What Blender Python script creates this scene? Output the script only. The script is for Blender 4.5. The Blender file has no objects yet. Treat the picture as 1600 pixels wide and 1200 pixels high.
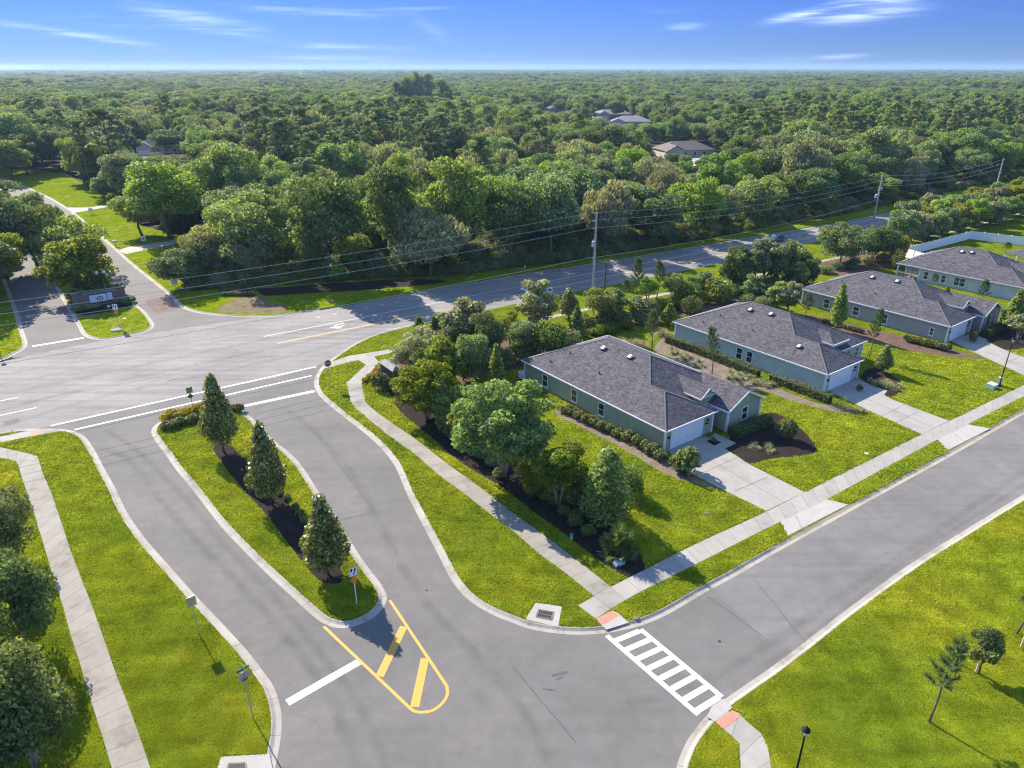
import bpy, bmesh, math, random
import numpy as np
from mathutils import Vector, Matrix
from mathutils.geometry import tessellate_polygon

S = bpy.context.scene
COL = S.collection
R = math.radians

# ---------------------------------------------------------------- camera, world, sun
CAM_H, FPX, HOR = 36.0, 1110.0, 106.0
PITCH = math.atan((600 - HOR) / FPX)
cam_d = bpy.data.cameras.new('camera')
cam_d.sensor_width = 36.0
cam_d.lens = FPX / 1600 * 36
cam_d.clip_start, cam_d.clip_end = 0.5, 40000
cam = bpy.data.objects.new('camera', cam_d)
COL.objects.link(cam)
cam.location = (0, 0, CAM_H)
cam.rotation_euler = (math.pi / 2 - PITCH, 0, 0)
S.camera = cam

SUN_EL, SUN_AZ = R(35), R(-39)          # azimuth clockwise from +Y
sun_d = bpy.data.lights.new('sun', 'SUN')
sun_d.energy, sun_d.angle, sun_d.color = 4.6, R(0.53), (1.0, 0.91, 0.77)
sun = bpy.data.objects.new('sun', sun_d)
COL.objects.link(sun)
sun_dir = Vector((math.sin(SUN_AZ) * math.cos(SUN_EL), math.cos(SUN_AZ) * math.cos(SUN_EL), math.sin(SUN_EL)))
sun.rotation_euler = (-sun_dir).to_track_quat('-Z', 'Y').to_euler()
sun.location = (0, 0, 200)

W = bpy.data.worlds.new('World')
S.world = W
W.use_nodes = True
wn, wl = W.node_tree.nodes, W.node_tree.links
wn.clear()
w_out = wn.new('ShaderNodeOutputWorld')
w_bg = wn.new('ShaderNodeBackground')
w_sky = wn.new('ShaderNodeTexSky')
w_sky.sky_type = 'NISHITA'
w_sky.sun_disc = False
w_sky.sun_elevation = SUN_EL
w_sky.sun_rotation = SUN_AZ % (2 * math.pi)
w_sky.air_density, w_sky.dust_density, w_sky.ozone_density = 1.0, 0.0, 2.0
w_bg.inputs['Strength'].default_value = 0.15
w_tint = wn.new('ShaderNodeMix'); w_tint.data_type = 'RGBA'; w_tint.blend_type = 'MULTIPLY'
w_tint.inputs[0].default_value = 1.0
wl.new(w_sky.outputs[0], w_tint.inputs[6])
# thin cirrus: noise stretched along the horizon
w_tc = wn.new('ShaderNodeTexCoord')
w_sep = wn.new('ShaderNodeSeparateXYZ'); wl.new(w_tc.outputs['Generated'], w_sep.inputs[0])
w_grad = wn.new('ShaderNodeValToRGB')       # the air is bluer and deeper than the model's white horizon
for e, (q, c) in zip([w_grad.color_ramp.elements[0], w_grad.color_ramp.elements[1], w_grad.color_ramp.elements.new(0.5), w_grad.color_ramp.elements.new(0.5)],
                     ((0.0, (0.068, 0.128, 0.345)), (1.0, (1.0, 0.95, 0.95)), (0.11, (0.060, 0.106, 0.32)), (0.42, (0.8, 0.82, 0.95)))):
    e.position = q; e.color = (*c, 1)
wl.new(w_sep.outputs[2], w_grad.inputs[0]); wl.new(w_grad.outputs[0], w_tint.inputs[7])
w_map = wn.new('ShaderNodeMapping')
w_map.inputs['Rotation'].default_value = (0, R(3), R(20))
w_map.inputs['Scale'].default_value = (2.2, 2.2, 34)
wl.new(w_tc.outputs['Generated'], w_map.inputs[0])
w_n = wn.new('ShaderNodeTexNoise'); w_n.inputs['Scale'].default_value = 2.1
w_n.inputs['Detail'].default_value = 7; w_n.inputs['Roughness'].default_value = 0.58
w_n.inputs['Distortion'].default_value = 0.6
wl.new(w_map.outputs[0], w_n.inputs['Vector'])
w_n2 = wn.new('ShaderNodeTexNoise'); w_n2.inputs['Scale'].default_value = 3.1; w_n2.inputs['Detail'].default_value = 2
w_map2 = wn.new('ShaderNodeMapping'); w_map2.inputs['Location'].default_value = (3.7, 1.2, 0.4)
w_map2.inputs['Scale'].default_value = (1.2, 1.2, 9)
wl.new(w_tc.outputs['Generated'], w_map2.inputs[0]); wl.new(w_map2.outputs[0], w_n2.inputs['Vector'])
w_r = wn.new('ShaderNodeMapRange'); w_r.inputs[1].default_value, w_r.inputs[2].default_value = 0.55, 0.80
w_r2 = wn.new('ShaderNodeMapRange'); w_r2.inputs[1].default_value, w_r2.inputs[2].default_value = 0.50, 0.68
wl.new(w_n.outputs[0], w_r.inputs[0]); wl.new(w_n2.outputs[0], w_r2.inputs[0])
w_m = wn.new('ShaderNodeMath'); w_m.operation = 'MULTIPLY'
wl.new(w_r.outputs[0], w_m.inputs[0]); wl.new(w_r2.outputs[0], w_m.inputs[1])
w_m2 = wn.new('ShaderNodeMath'); w_m2.operation = 'MULTIPLY'; w_m2.inputs[1].default_value = 0.75
wl.new(w_m.outputs[0], w_m2.inputs[0])
w_map3 = wn.new('ShaderNodeMapping'); w_map3.inputs['Scale'].default_value = (9, 9, 150)
wl.new(w_tc.outputs['Generated'], w_map3.inputs[0])
w_n3 = wn.new('ShaderNodeTexNoise'); w_n3.inputs['Scale'].default_value = 1.6; w_n3.inputs['Detail'].default_value = 6; w_n3.inputs['Distortion'].default_value = 0.5
wl.new(w_map3.outputs[0], w_n3.inputs['Vector'])
w_r3 = wn.new('ShaderNodeMapRange'); w_r3.inputs[1].default_value, w_r3.inputs[2].default_value = 0.32, 0.62
wl.new(w_n3.outputs[0], w_r3.inputs[0])
STREAKS = [(0.4153, 0.0553, 0.0508, 0.00631, 0.0905, 0.72), (0.3405, 0.0551, 0.0294, 0.0045, 0.1626, 0.85), (0.3892, 0.0665, 0.0201, 0.0036, 0.0696, 0.6), (0.4349, 0.0693, 0.0291, 0.0036, 0.0222, 0.6), (0.216, 0.0463, 0.0211, 0.0036, 0.0065, 0.35), (0.3986, 0.012, 0.0241, 0.00234, 0.0375, 0.45), (-0.3759, 0.053, 0.0638, 0.00631, -0.1602, 0.42), (-0.5083, 0.0345, 0.0742, 0.00315, -0.1378, 0.4), (-0.3478, 0.038, 0.0488, 0.0036, -0.1395, 0.25), (-0.2115, 0.0239, 0.0658, 0.00315, -0.0275, 0.38), (-0.2242, 0.0116, 0.0698, 0.00315, -0.0181, 0.34), (-0.573, -0.0, 0.0316, 0.0027, -0.0399, 0.9), (-0.241, 0.0627, 0.0822, 0.0045, -0.0428, 0.25), (-0.1042, 0.0463, 0.0233, 0.00811, -0.532, 0.15)]
def wm(op, a, b=None):
    t = wn.new('ShaderNodeMath'); t.operation = op
    for i, q in enumerate((a, b)):
        if q is None: continue
        if isinstance(q, (int, float)): t.inputs[i].default_value = q
        else: wl.new(q, t.inputs[i])
    return t.outputs[0]
w_az = wm('ARCTAN2', w_sep.outputs[0], w_sep.outputs[1]); w_el = wm('ARCSINE', w_sep.outputs[2])
total = wm('MULTIPLY', w_m2.outputs[0], 0.35)
# ice cloud streaks: azimuth, elevation, half length, half thickness (radians), slope, strength
for az0, el0, ln, th, sl, st in STREAKS:
    da = wm('SUBTRACT', w_az, az0); de = wm('SUBTRACT', wm('SUBTRACT', w_el, el0), wm('MULTIPLY', da, sl))
    q = wm('ADD', wm('POWER', wm('ABSOLUTE', wm('DIVIDE', da, ln)), 2.6), wm('POWER', wm('ABSOLUTE', wm('DIVIDE', de, th)), 2.0))
    g_ = wm('EXPONENT', wm('MULTIPLY', q, -1.0))
    total = wm('ADD', total, wm('MULTIPLY', wm('MULTIPLY', g_, st * 0.72), w_r3.outputs[0]))
total = wm('MINIMUM', total, 0.9)
w_mix = wn.new('ShaderNodeMix'); w_mix.data_type = 'RGBA'
w_mix.inputs[7].default_value = (3.6, 4.2, 5.3, 1)
wl.new(total, w_mix.inputs[0]); wl.new(w_tint.outputs[2], w_mix.inputs[6])
wl.new(w_mix.outputs[2], w_bg.inputs[0]); wl.new(w_bg.outputs[0], w_out.inputs[0])

S.view_settings.view_transform = 'Standard'
S.view_settings.look = 'None'
S.view_settings.exposure = 1.3
S.view_settings.gamma = 1.0
S.cycles.max_bounces = 6
S.cycles.diffuse_bounces = 3
S.cycles.transmission_bounces = 4
S.cycles.transparent_max_bounces = 6
S.cycles.volume_bounces = 0
S.cycles.use_denoising = True
S.cycles.denoising_input_passes = 'RGB_ALBEDO_NORMAL'
S.cycles.denoising_prefilter = 'ACCURATE'
S.cycles.filter_width = 1.2
S.cycles.sample_clamp_indirect = 3.0

# ---------------------------------------------------------------- helpers
cP, sP = math.cos(PITCH), math.sin(PITCH)

def ray(u, v):
    x, y = (u - 800) / FPX, -(v - 600) / FPX
    return Vector((x, cP + y * sP, -sP + y * cP))

def P(u, v, z=0.0):
    """point of the place at height z that the surveyed photo position (u, v) lies on"""
    d = ray(u, v)
    t = (z - CAM_H) / d.z
    return Vector((d.x * t, d.y * t, z))

def hgt(b, t, z=0.0):
    q = P(b[0], b[1], z); d = ray(*t)
    k = (q.x * d.x + q.y * d.y) / (d.x ** 2 + d.y ** 2)
    return CAM_H + k * d.z - z

def project(p):
    d = (p[0], p[1], p[2] - CAM_H)
    dep = d[1] * cP - d[2] * sP
    yy = d[1] * sP + d[2] * cP
    return 800 + FPX * d[0] / dep, 600 - FPX * yy / dep, dep

def tag(o, label=None, cat=None, group=None, kind=None):
    if label: o['label'] = label
    if cat: o['category'] = cat
    if group: o['group'] = group
    if kind: o['kind'] = kind
    return o

def empty(name, loc, rz=0.0):
    o = bpy.data.objects.new(name, None)
    o.empty_display_size = 0.3
    COL.objects.link(o)
    o.location = loc
    o.rotation_euler = (0, 0, rz)
    return o

def mesh_np(name, V, F, mats, smooth=False, mi=None, uv=None):
    """fast mesh from arrays; F is (n,4) or (n,3)"""
    V = np.asarray(V, dtype=np.float32); F = np.asarray(F, dtype=np.int32)
    me = bpy.data.meshes.new(name)
    k = F.shape[1]
    me.vertices.add(len(V)); me.vertices.foreach_set('co', V.ravel())
    me.loops.add(F.size); me.loops.foreach_set('vertex_index', F.ravel())
    me.polygons.add(len(F))
    me.polygons.foreach_set('loop_start', np.arange(0, F.size, k, dtype=np.int32))
    me.polygons.foreach_set('loop_total', np.full(len(F), k, dtype=np.int32))
    if smooth: me.polygons.foreach_set('use_smooth', np.ones(len(F), dtype=bool))
    for m in (mats if isinstance(mats, (list, tuple)) else [mats]): me.materials.append(m)
    if mi is not None: me.polygons.foreach_set('material_index', np.asarray(mi, dtype=np.int32))
    me.update(calc_edges=True)
    return me

def obj(name, me, parent=None, loc=None, rot=None):
    o = bpy.data.objects.new(name, me)
    COL.objects.link(o)
    if parent: o.parent = parent
    if loc is not None: o.location = loc
    if rot is not None: o.rotation_euler = rot
    return o

class MB:
    """collects shapes, builds ONE mesh object"""
    def __init__(s): s.v, s.f, s.uv = [], [], {}
    def add(s, vs, fs):
        n = len(s.v)
        s.v += [tuple(v) for v in vs]
        s.f += [tuple(i + n for i in f) for f in fs]
        return s
    def box(s, c, d, rz=0.0, M=None):
        x, y, z = d[0] / 2, d[1] / 2, d[2] / 2
        vs = [Vector((a * x, b * y, e * z)) for a in (-1, 1) for b in (-1, 1) for e in (-1, 1)]
        if rz: vs = [Matrix.Rotation(rz, 3, 'Z') @ v for v in vs]
        vs = [v + Vector(c) for v in vs]
        if M: vs = [M @ v for v in vs]
        return s.add(vs, [(0, 1, 3, 2), (4, 6, 7, 5), (0, 4, 5, 1), (2, 3, 7, 6), (0, 2, 6, 4), (1, 5, 7, 3)])
    def tube(s, pts, rad, n=8, cap=True):
        pts = [Vector(p) for p in pts]
        if not hasattr(rad, '__len__'): rad = [rad] * len(pts)
        rings = []
        for i, p in enumerate(pts):
            a = pts[max(i - 1, 0)]; b = pts[min(i + 1, len(pts) - 1)]
            d = (b - a).normalized()
            u = d.cross(Vector((0.31, 0.95, 0.05))).normalized() if abs(d.z) > 0.6 else d.cross(Vector((0, 0, 1))).normalized()
            w = d.cross(u)
            rings.append([p + (u * math.cos(2 * math.pi * k / n) + w * math.sin(2 * math.pi * k / n)) * rad[i] for k in range(n)])
        vs = [v for r in rings for v in r]; fs = []
        for i in range(len(pts) - 1):
            for k in range(n):
                a, b = i * n + k, i * n + (k + 1) % n
                fs.append((a, b, b + n, a + n))
        if cap:
            fs.append(tuple(range(n))[::-1]); fs.append(tuple(range((len(pts) - 1) * n, len(pts) * n)))
        return s.add(vs, fs)
    def lathe(s, prof, c=(0, 0, 0), n=16):
        vs, fs = [], []
        for r, z in prof:
            for k in range(n):
                a = 2 * math.pi * k / n
                vs.append((c[0] + r * math.cos(a), c[1] + r * math.sin(a), c[2] + z))
        for i in range(len(prof) - 1):
            for k in range(n):
                a, b = i * n + k, i * n + (k + 1) % n
                fs.append((a, b, b + n, a + n))
        fs.append(tuple(range(n))[::-1]); fs.append(tuple(range((len(prof) - 1) * n, len(prof) * n)))
        return s.add(vs, fs)
    def prism(s, poly, z0, z1):
        n = len(poly)
        vs = [(p[0], p[1], z0) for p in poly] + [(p[0], p[1], z1) for p in poly]
        fs = [(i, (i + 1) % n, (i + 1) % n + n, i + n) for i in range(n)]
        fs += [tuple(range(n, 2 * n)), tuple(range(n))[::-1]]
        return s.add(vs, fs)
    def mesh(s, name, m, smooth=False):
        me = bpy.data.meshes.new(name)
        me.from_pydata(s.v, [], s.f)
        for q in (m if isinstance(m, (list, tuple)) else [m]): me.materials.append(q)
        if smooth:
            for p in me.polygons: p.use_smooth = True
        me.update()
        return me
    def build(s, name, m, parent=None, loc=None, rot=None, smooth=False):
        return obj(name, s.mesh(name, m, smooth), parent, loc, rot)

def ccw(poly):
    a = sum(poly[i][0] * poly[(i + 1) % len(poly)][1] - poly[(i + 1) % len(poly)][0] * poly[i][1] for i in range(len(poly)))
    return list(poly) if a > 0 else list(poly)[::-1]

def smooth_line(pts, k=5):
    pts = [Vector((p[0], p[1])) for p in pts]
    out = []
    for i in range(len(pts) - 1):
        p0 = pts[max(i - 1, 0)]; p1 = pts[i]; p2 = pts[i + 1]; p3 = pts[min(i + 2, len(pts) - 1)]
        for j in range(k):
            t = j / k
            out.append(0.5 * ((2 * p1) + (p2 - p0) * t + (2 * p0 - 5 * p1 + 4 * p2 - p3) * t * t + (3 * p1 - p0 - 3 * p2 + p3) * t ** 3))
    out.append(pts[-1])
    return out

def GL(pts, z=0.0):                      # ground line in metres
    return [P(u, v, z).xy for u, v in pts]

def inpoly(x, y, poly):
    c = False; n = len(poly); j = n - 1
    for i in range(n):
        xi, yi = poly[i][0], poly[i][1]; xj, yj = poly[j][0], poly[j][1]
        if (yi > y) != (yj > y) and x < (xj - xi) * (y - yi) / (yj - yi) + xi: c = not c
        j = i
    return c

# ---------------------------------------------------------------- materials
def newmat(name):
    m = bpy.data.materials.new(name); m.use_nodes = True
    n, l = m.node_tree.nodes, m.node_tree.links
    b = n['Principled BSDF']
    return m, n, l, b

def ramp(n, l, src, stops):
    r = n.new('ShaderNodeValToRGB')
    while len(r.color_ramp.elements) < len(stops): r.color_ramp.elements.new(0.5)
    for e, (p, c) in zip(r.color_ramp.elements, stops):
        e.position = p; e.color = (*c, 1)
    l.new(src, r.inputs[0])
    return r

def mixc(n, l, f, a, b, mode='MIX'):
    m = n.new('ShaderNodeMix'); m.data_type = 'RGBA'; m.blend_type = mode
    for s, i in ((f, 0), (a, 6), (b, 7)):
        if isinstance(s, (int, float)): m.inputs[i].default_value = s
        elif isinstance(s, tuple): m.inputs[i].default_value = (*s, 1)
        else: l.new(s, m.inputs[i])
    return m.outputs[2]

def noise(n, l, vec, scale, detail=4, rough=0.55, dist=0.0):
    t = n.new('ShaderNodeTexNoise')
    t.inputs['Scale'].default_value = scale; t.inputs['Detail'].default_value = detail
    t.inputs['Roughness'].default_value = rough; t.inputs['Distortion'].default_value = dist
    if vec is not None: l.new(vec, t.inputs['Vector'])
    return t.outputs[0]

def mrange(n, l, src, a, b, c=0.0, d=1.0):
    t = n.new('ShaderNodeMapRange'); t.inputs[1].default_value = a; t.inputs[2].default_value = b
    t.inputs[3].default_value = c; t.inputs[4].default_value = d
    l.new(src, t.inputs[0]); return t.outputs[0]

def math_(n, l, op, a, b=None):
    t = n.new('ShaderNodeMath'); t.operation = op
    for i, s in enumerate((a, b)):
        if s is None: continue
        if isinstance(s, (int, float)): t.inputs[i].default_value = s
        else: l.new(s, t.inputs[i])
    return t.outputs[0]

def bump(n, l, b, src, strength, dist=0.05):
    t = n.new('ShaderNodeBump'); t.inputs['Strength'].default_value = strength; t.inputs['Distance'].default_value = dist
    l.new(src, t.inputs['Height']); l.new(t.outputs[0], b.inputs['Normal'])

def plain(name, c, rough=0.6, var=0.12, scale=6.0, metal=0.0, bmp=0.0, spec=0.4):
    m, n, l, b = newmat(name)
    tc = n.new('ShaderNodeTexCoord')
    f = noise(n, l, tc.outputs['Object'], scale, 5)
    d = tuple(max(0, x * (1 - var)) for x in c); u = tuple(min(1, x * (1 + var)) for x in c)
    r = ramp(n, l, f, [(0.3, d), (0.7, u)])
    l.new(r.outputs[0], b.inputs['Base Color'])
    b.inputs['Roughness'].default_value = rough; b.inputs['Metallic'].default_value = metal
    b.inputs['Specular IOR Level'].default_value = spec
    if bmp: bump(n, l, b, f, bmp, 0.02)
    return m

def pos(n): return n.new('ShaderNodeNewGeometry').outputs['Position']

def stretched(n, l, vec, ang, sx, sy):
    t = n.new('ShaderNodeMapping'); t.vector_type = 'POINT'
    t.inputs['Rotation'].default_value = (0, 0, ang); t.inputs['Scale'].default_value = (sx, sy, 1)
    l.new(vec, t.inputs[0]); return t.outputs[0]

def asphalt(name, c, ang, streak=0.25, warm=(1.0, 0.97, 1.0)):
    m, n, l, b = newmat(name)
    p = pos(n)
    big = noise(n, l, p, 0.12, 5, 0.6)
    mid = noise(n, l, p, 0.9, 6, 0.65)
    fine = noise(n, l, p, 14, 4, 0.75)
    grit = noise(n, l, p, 60, 2, 0.7)
    st = noise(n, l, stretched(n, l, p, ang, 0.03, 0.9), 1.0, 4, 0.6)
    base = ramp(n, l, big, [(0.3, tuple(x * 0.82 for x in c)), (0.7, tuple(x * 1.13 * w for x, w in zip(c, warm)))]).outputs[0]
    k = mrange(n, l, mid, 0.3, 0.7, 0.91, 1.08)
    k = math_(n, l, 'MULTIPLY', k, mrange(n, l, fine, 0.3, 0.7, 0.88, 1.12))
    k = math_(n, l, 'MULTIPLY', k, mrange(n, l, grit, 0.3, 0.7, 0.80, 1.20))
    k = math_(n, l, 'MULTIPLY', k, mrange(n, l, st, 0.35, 0.65, 1 - streak, 1 + streak * 0.5))
    cc = n.new('ShaderNodeCombineColor')
    for i in range(3): l.new(k, cc.inputs[i])
    col = mixc(n, l, 1.0, base, cc.outputs[0], 'MULTIPLY')
    # tar cracks: thin lines of a voronoi, only where a mask allows
    vo = n.new('ShaderNodeTexVoronoi'); vo.feature = 'DISTANCE_TO_EDGE'; vo.inputs['Scale'].default_value = 0.16
    wv = n.new('ShaderNodeVectorMath'); wv.operation = 'ADD'
    nz = n.new('ShaderNodeTexNoise'); nz.inputs['Scale'].default_value = 0.8; nz.inputs['Detail'].default_value = 4
    l.new(p, nz.inputs['Vector']); l.new(p, wv.inputs[0]); l.new(nz.outputs['Color'], wv.inputs[1]); l.new(wv.outputs[0], vo.inputs['Vector'])
    cr = mrange(n, l, vo.outputs['Distance'], 0.003, 0.010, 0.22, 0.0)
    cr = math_(n, l, 'MULTIPLY', cr, mrange(n, l, big, 0.52, 0.6, 0, 1))
    col = mixc(n, l, cr, col, tuple(x * 0.45 for x in c))
    l.new(col, b.inputs['Base Color'])
    b.inputs['Roughness'].default_value = 0.88; b.inputs['Specular IOR Level'].default_value = 0.25
    bump(n, l, b, grit, 0.35, 0.01)
    return m

def grass_mat(name, ca, cb, cdry, dry=0.62, stripe=0.0, scale=1.0):
    m, n, l, b = newmat(name)
    p = pos(n)
    tuft = noise(n, l, stretched(n, l, p, R(20), 1.0, 1.7), 3.6 * scale, 5, 0.62)
    fine = noise(n, l, p, 15 * scale, 4, 0.7)
    big = noise(n, l, p, 0.16, 4, 0.6)
    mid = noise(n, l, p, 0.7, 4, 0.6, 0.4)
    f = math_(n, l, 'ADD', math_(n, l, 'MULTIPLY', tuft, 0.45), math_(n, l, 'MULTIPLY', fine, 0.25))
    f = math_(n, l, 'ADD', f, math_(n, l, 'MULTIPLY', mid, 0.30))
    col = ramp(n, l, f, [(0.36, tuple(x * 0.55 for x in ca)), (0.46, ca), (0.60, cb)]).outputs[0]
    d1 = mrange(n, l, big, 0.45, 0.75, 0, 0.55)
    col = mixc(n, l, d1, col, tuple(x * y for x, y in zip(cb, (1.18, 1.02, 0.8))))
    dm = math_(n, l, 'MULTIPLY', mrange(n, l, mid, dry, dry + 0.12, 0, 0.85), mrange(n, l, noise(n, l, p, 0.09, 2), 0.46, 0.58, 0, 1))
    dm = math_(n, l, 'MULTIPLY', dm, mrange(n, l, fine, 0.38, 0.58, 0.35, 1))
    col = mixc(n, l, dm, col, cdry)
    l.new(col, b.inputs['Base Color'])
    b.inputs['Roughness'].default_value = 1.0; b.inputs['Specular IOR Level'].default_value = 0.0
    h = math_(n, l, 'ADD', math_(n, l, 'MULTIPLY', tuft, 0.6), math_(n, l, 'MULTIPLY', fine, 0.4))
    bump(n, l, b, h, 1.0, 0.14)
    return m

def concrete(name, c, joint=0.0, dirt=0.35, seed=0.0):
    """u of the UV map runs along the strip in metres; joint = spacing of the saw cuts"""
    m, n, l, b = newmat(name)
    p = pos(n)
    big = noise(n, l, p, 0.35, 5, 0.65)
    mid = noise(n, l, p, 1.6, 5, 0.65)
    fine = noise(n, l, p, 22, 3, 0.7)
    col = ramp(n, l, mid, [(0.25, tuple(x * 0.88 for x in c)), (0.7, tuple(x * 1.06 for x in c))]).outputs[0]
    st = math_(n, l, 'MULTIPLY', mrange(n, l, big, 0.48, 0.66, 0, 1), mrange(n, l, mid, 0.38, 0.66, 0.1, 1))
    col = mixc(n, l, math_(n, l, 'MULTIPLY', st, dirt * 1.5), col, (c[0] * 0.42, c[1] * 0.38, c[2] * 0.34))
    k = mrange(n, l, fine, 0.3, 0.7, 0.92, 1.07)
    cc = n.new('ShaderNodeCombineColor')
    for i in range(3): l.new(k, cc.inputs[i])
    col = mixc(n, l, 1.0, col, cc.outputs[0], 'MULTIPLY')
    if joint:
        uv = n.new('ShaderNodeUVMap')
        sp = n.new('ShaderNodeSeparateXYZ'); l.new(uv.outputs[0], sp.inputs[0])
        q = math_(n, l, 'DIVIDE', sp.outputs[0], joint)
        fl = math_(n, l, 'FLOOR', q)
        wn_ = n.new('ShaderNodeTexWhiteNoise'); wn_.noise_dimensions = '1D'; l.new(fl, wn_.inputs['W'])
        t = mrange(n, l, wn_.outputs[0], 0, 1, 0.90, 1.05)
        cc2 = n.new('ShaderNodeCombineColor')
        for i in range(3): l.new(t, cc2.inputs[i])
        col = mixc(n, l, 1.0, col, cc2.outputs[0], 'MULTIPLY')
        fr = math_(n, l, 'FRACT', q)
        d = math_(n, l, 'ABSOLUTE', math_(n, l, 'SUBTRACT', fr, 0.5))
        jm = mrange(n, l, d, 0.5 - 0.030 / joint, 0.5 - 0.012 / joint, 0, 0.75)
        col = mixc(n, l, jm, col, (c[0] * 0.33, c[1] * 0.30, c[2] * 0.27))
    l.new(col, b.inputs['Base Color'])
    b.inputs['Roughness'].default_value = 0.85; b.inputs['Specular IOR Level'].default_value = 0.25
    return m

def paint(name, c, wear=0.25):
    m, n, l, b = newmat(name)
    p = pos(n)
    f = noise(n, l, p, 5, 6, 0.75); g = noise(n, l, p, 26, 3, 0.7)
    k = math_(n, l, 'MULTIPLY', mrange(n, l, f, 0.52, 0.72, 0, 1), mrange(n, l, g, 0.4, 0.6, 0.2, 1))
    col = mixc(n, l, math_(n, l, 'MULTIPLY', k, wear), c, (0.2, 0.19, 0.19))
    l.new(col, b.inputs['Base Color']); b.inputs['Roughness'].default_value = 0.7
    return m

def mulch_mat(name, a, c, scale=14):
    m, n, l, b = newmat(name)
    p = pos(n)
    f = noise(n, l, stretched(n, l, p, R(40), 1, 1.6), scale, 5, 0.8)
    g = noise(n, l, p, 0.8, 4)
    col = ramp(n, l, f, [(0.35, tuple(x * 0.4 for x in a)), (0.5, a), (0.66, c)]).outputs[0]
    k = mrange(n, l, g, 0.3, 0.7, 0.75, 1.2)
    cc = n.new('ShaderNodeCombineColor')
    for i in range(3): l.new(k, cc.inputs[i])
    l.new(mixc(n, l, 1.0, col, cc.outputs[0], 'MULTIPLY'), b.inputs['Base Color'])
    b.inputs['Roughness'].default_value = 0.95; b.inputs['Specular IOR Level'].default_value = 0.1
    bump(n, l, b, f, 1.0, 0.08)
    return m

def leaf_mat(name, dark, light, tip=None, trans=0.3, objvar=0.25, rough=0.62, spec=0.18, gain=1.45):
    """leaf colour varies per leaf and per tree"""
    m, n, l, b = newmat(name)
    g = n.new('ShaderNodeNewGeometry')
    oi = n.new('ShaderNodeObjectInfo')
    tc = n.new('ShaderNodeTexCoord')
    tip = tip if tip else tuple(x * 1.25 for x in light)
    dark, light, tip = [tuple(min(0.75, x * gain) for x in q) for q in (dark, light, tip)]
    st = [(0.0, dark), (0.62, light)]
    st.append((1.0, tip if tip else tuple(x * 1.25 for x in light)))
    f = g.outputs['Random Per Island']
    clump = noise(n, l, tc.outputs['Object'], 0.55, 3)
    f = math_(n, l, 'ADD', math_(n, l, 'MULTIPLY', f, 0.75), mrange(n, l, clump, 0.3, 0.7, 0.0, 0.3))
    col = ramp(n, l, f, st).outputs[0]
    hs = n.new('ShaderNodeHueSaturation')
    l.new(col, hs.inputs['Color'])
    l.new(mrange(n, l, oi.outputs['Random'], 0, 1, 0.5 - 0.020 * objvar / 0.25, 0.5 + 0.030 * objvar / 0.25), hs.inputs['Hue'])
    r2 = math_(n, l, 'FRACT', math_(n, l, 'MULTIPLY', oi.outputs['Random'], 7.31))
    l.new(mrange(n, l, r2, 0, 1, 1 - objvar, 1 + objvar), hs.inputs['Value'])
    r3 = math_(n, l, 'FRACT', math_(n, l, 'MULTIPLY', oi.outputs['Random'], 13.7))
    l.new(mrange(n, l, r3, 0, 1, 1 - objvar * 1.2, 1 + objvar * 0.4), hs.inputs['Saturation'])
    l.new(hs.outputs[0], b.inputs['Base Color'])
    b.inputs['Roughness'].default_value = rough; b.inputs['Specular IOR Level'].default_value = spec
    tr = n.new('ShaderNodeBsdfTranslucent')
    l.new(mixc(n, l, 1.0, hs.outputs[0], (1.5, 1.35, 0.6), 'MULTIPLY'), tr.inputs[0])
    mx = n.new('ShaderNodeMixShader'); mx.inputs[0].default_value = trans
    l.new(b.outputs[0], mx.inputs[1]); l.new(tr.outputs[0], mx.inputs[2])
    l.new(mx.outputs[0], n['Material Output'].inputs[0])
    return m

def shingle_mat(name, a, c):
    m, n, l, b = newmat(name)
    uv = n.new('ShaderNodeUVMap')
    br = n.new('ShaderNodeTexBrick')
    br.inputs['Scale'].default_value = 1.0
    br.inputs['Brick Width'].default_value = 0.34; br.inputs['Row Height'].default_value = 0.17
    br.inputs['Mortar Size'].default_value = 0.012; br.inputs['Mortar Smooth'].default_value = 0.3
    br.inputs['Color1'].default_value = (*a, 1); br.inputs['Color2'].default_value = (*c, 1)
    br.inputs['Mortar'].default_value = (a[0] * 0.35, a[1] * 0.35, a[2] * 0.35, 1)
    l.new(uv.outputs[0], br.inputs['Vector'])
    p = pos(n)
    mid = noise(n, l, p, 1.1, 5, 0.7); fine = noise(n, l, p, 9, 4, 0.75)
    k = math_(n, l, 'MULTIPLY', mrange(n, l, mid, 0.3, 0.7, 0.72, 1.26), mrange(n, l, fine, 0.3, 0.7, 0.66, 1.34))
    cc = n.new('ShaderNodeCombineColor')
    for i in range(3): l.new(k, cc.inputs[i])
    l.new(mixc(n, l, 1.0, br.outputs[0], cc.outputs[0], 'MULTIPLY'), b.inputs['Base Color'])
    b.inputs['Roughness'].default_value = 0.9; b.inputs['Specular IOR Level'].default_value = 0.2
    bump(n, l, b, br.outputs['Fac'], -0.5, 0.02)
    return m

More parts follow.
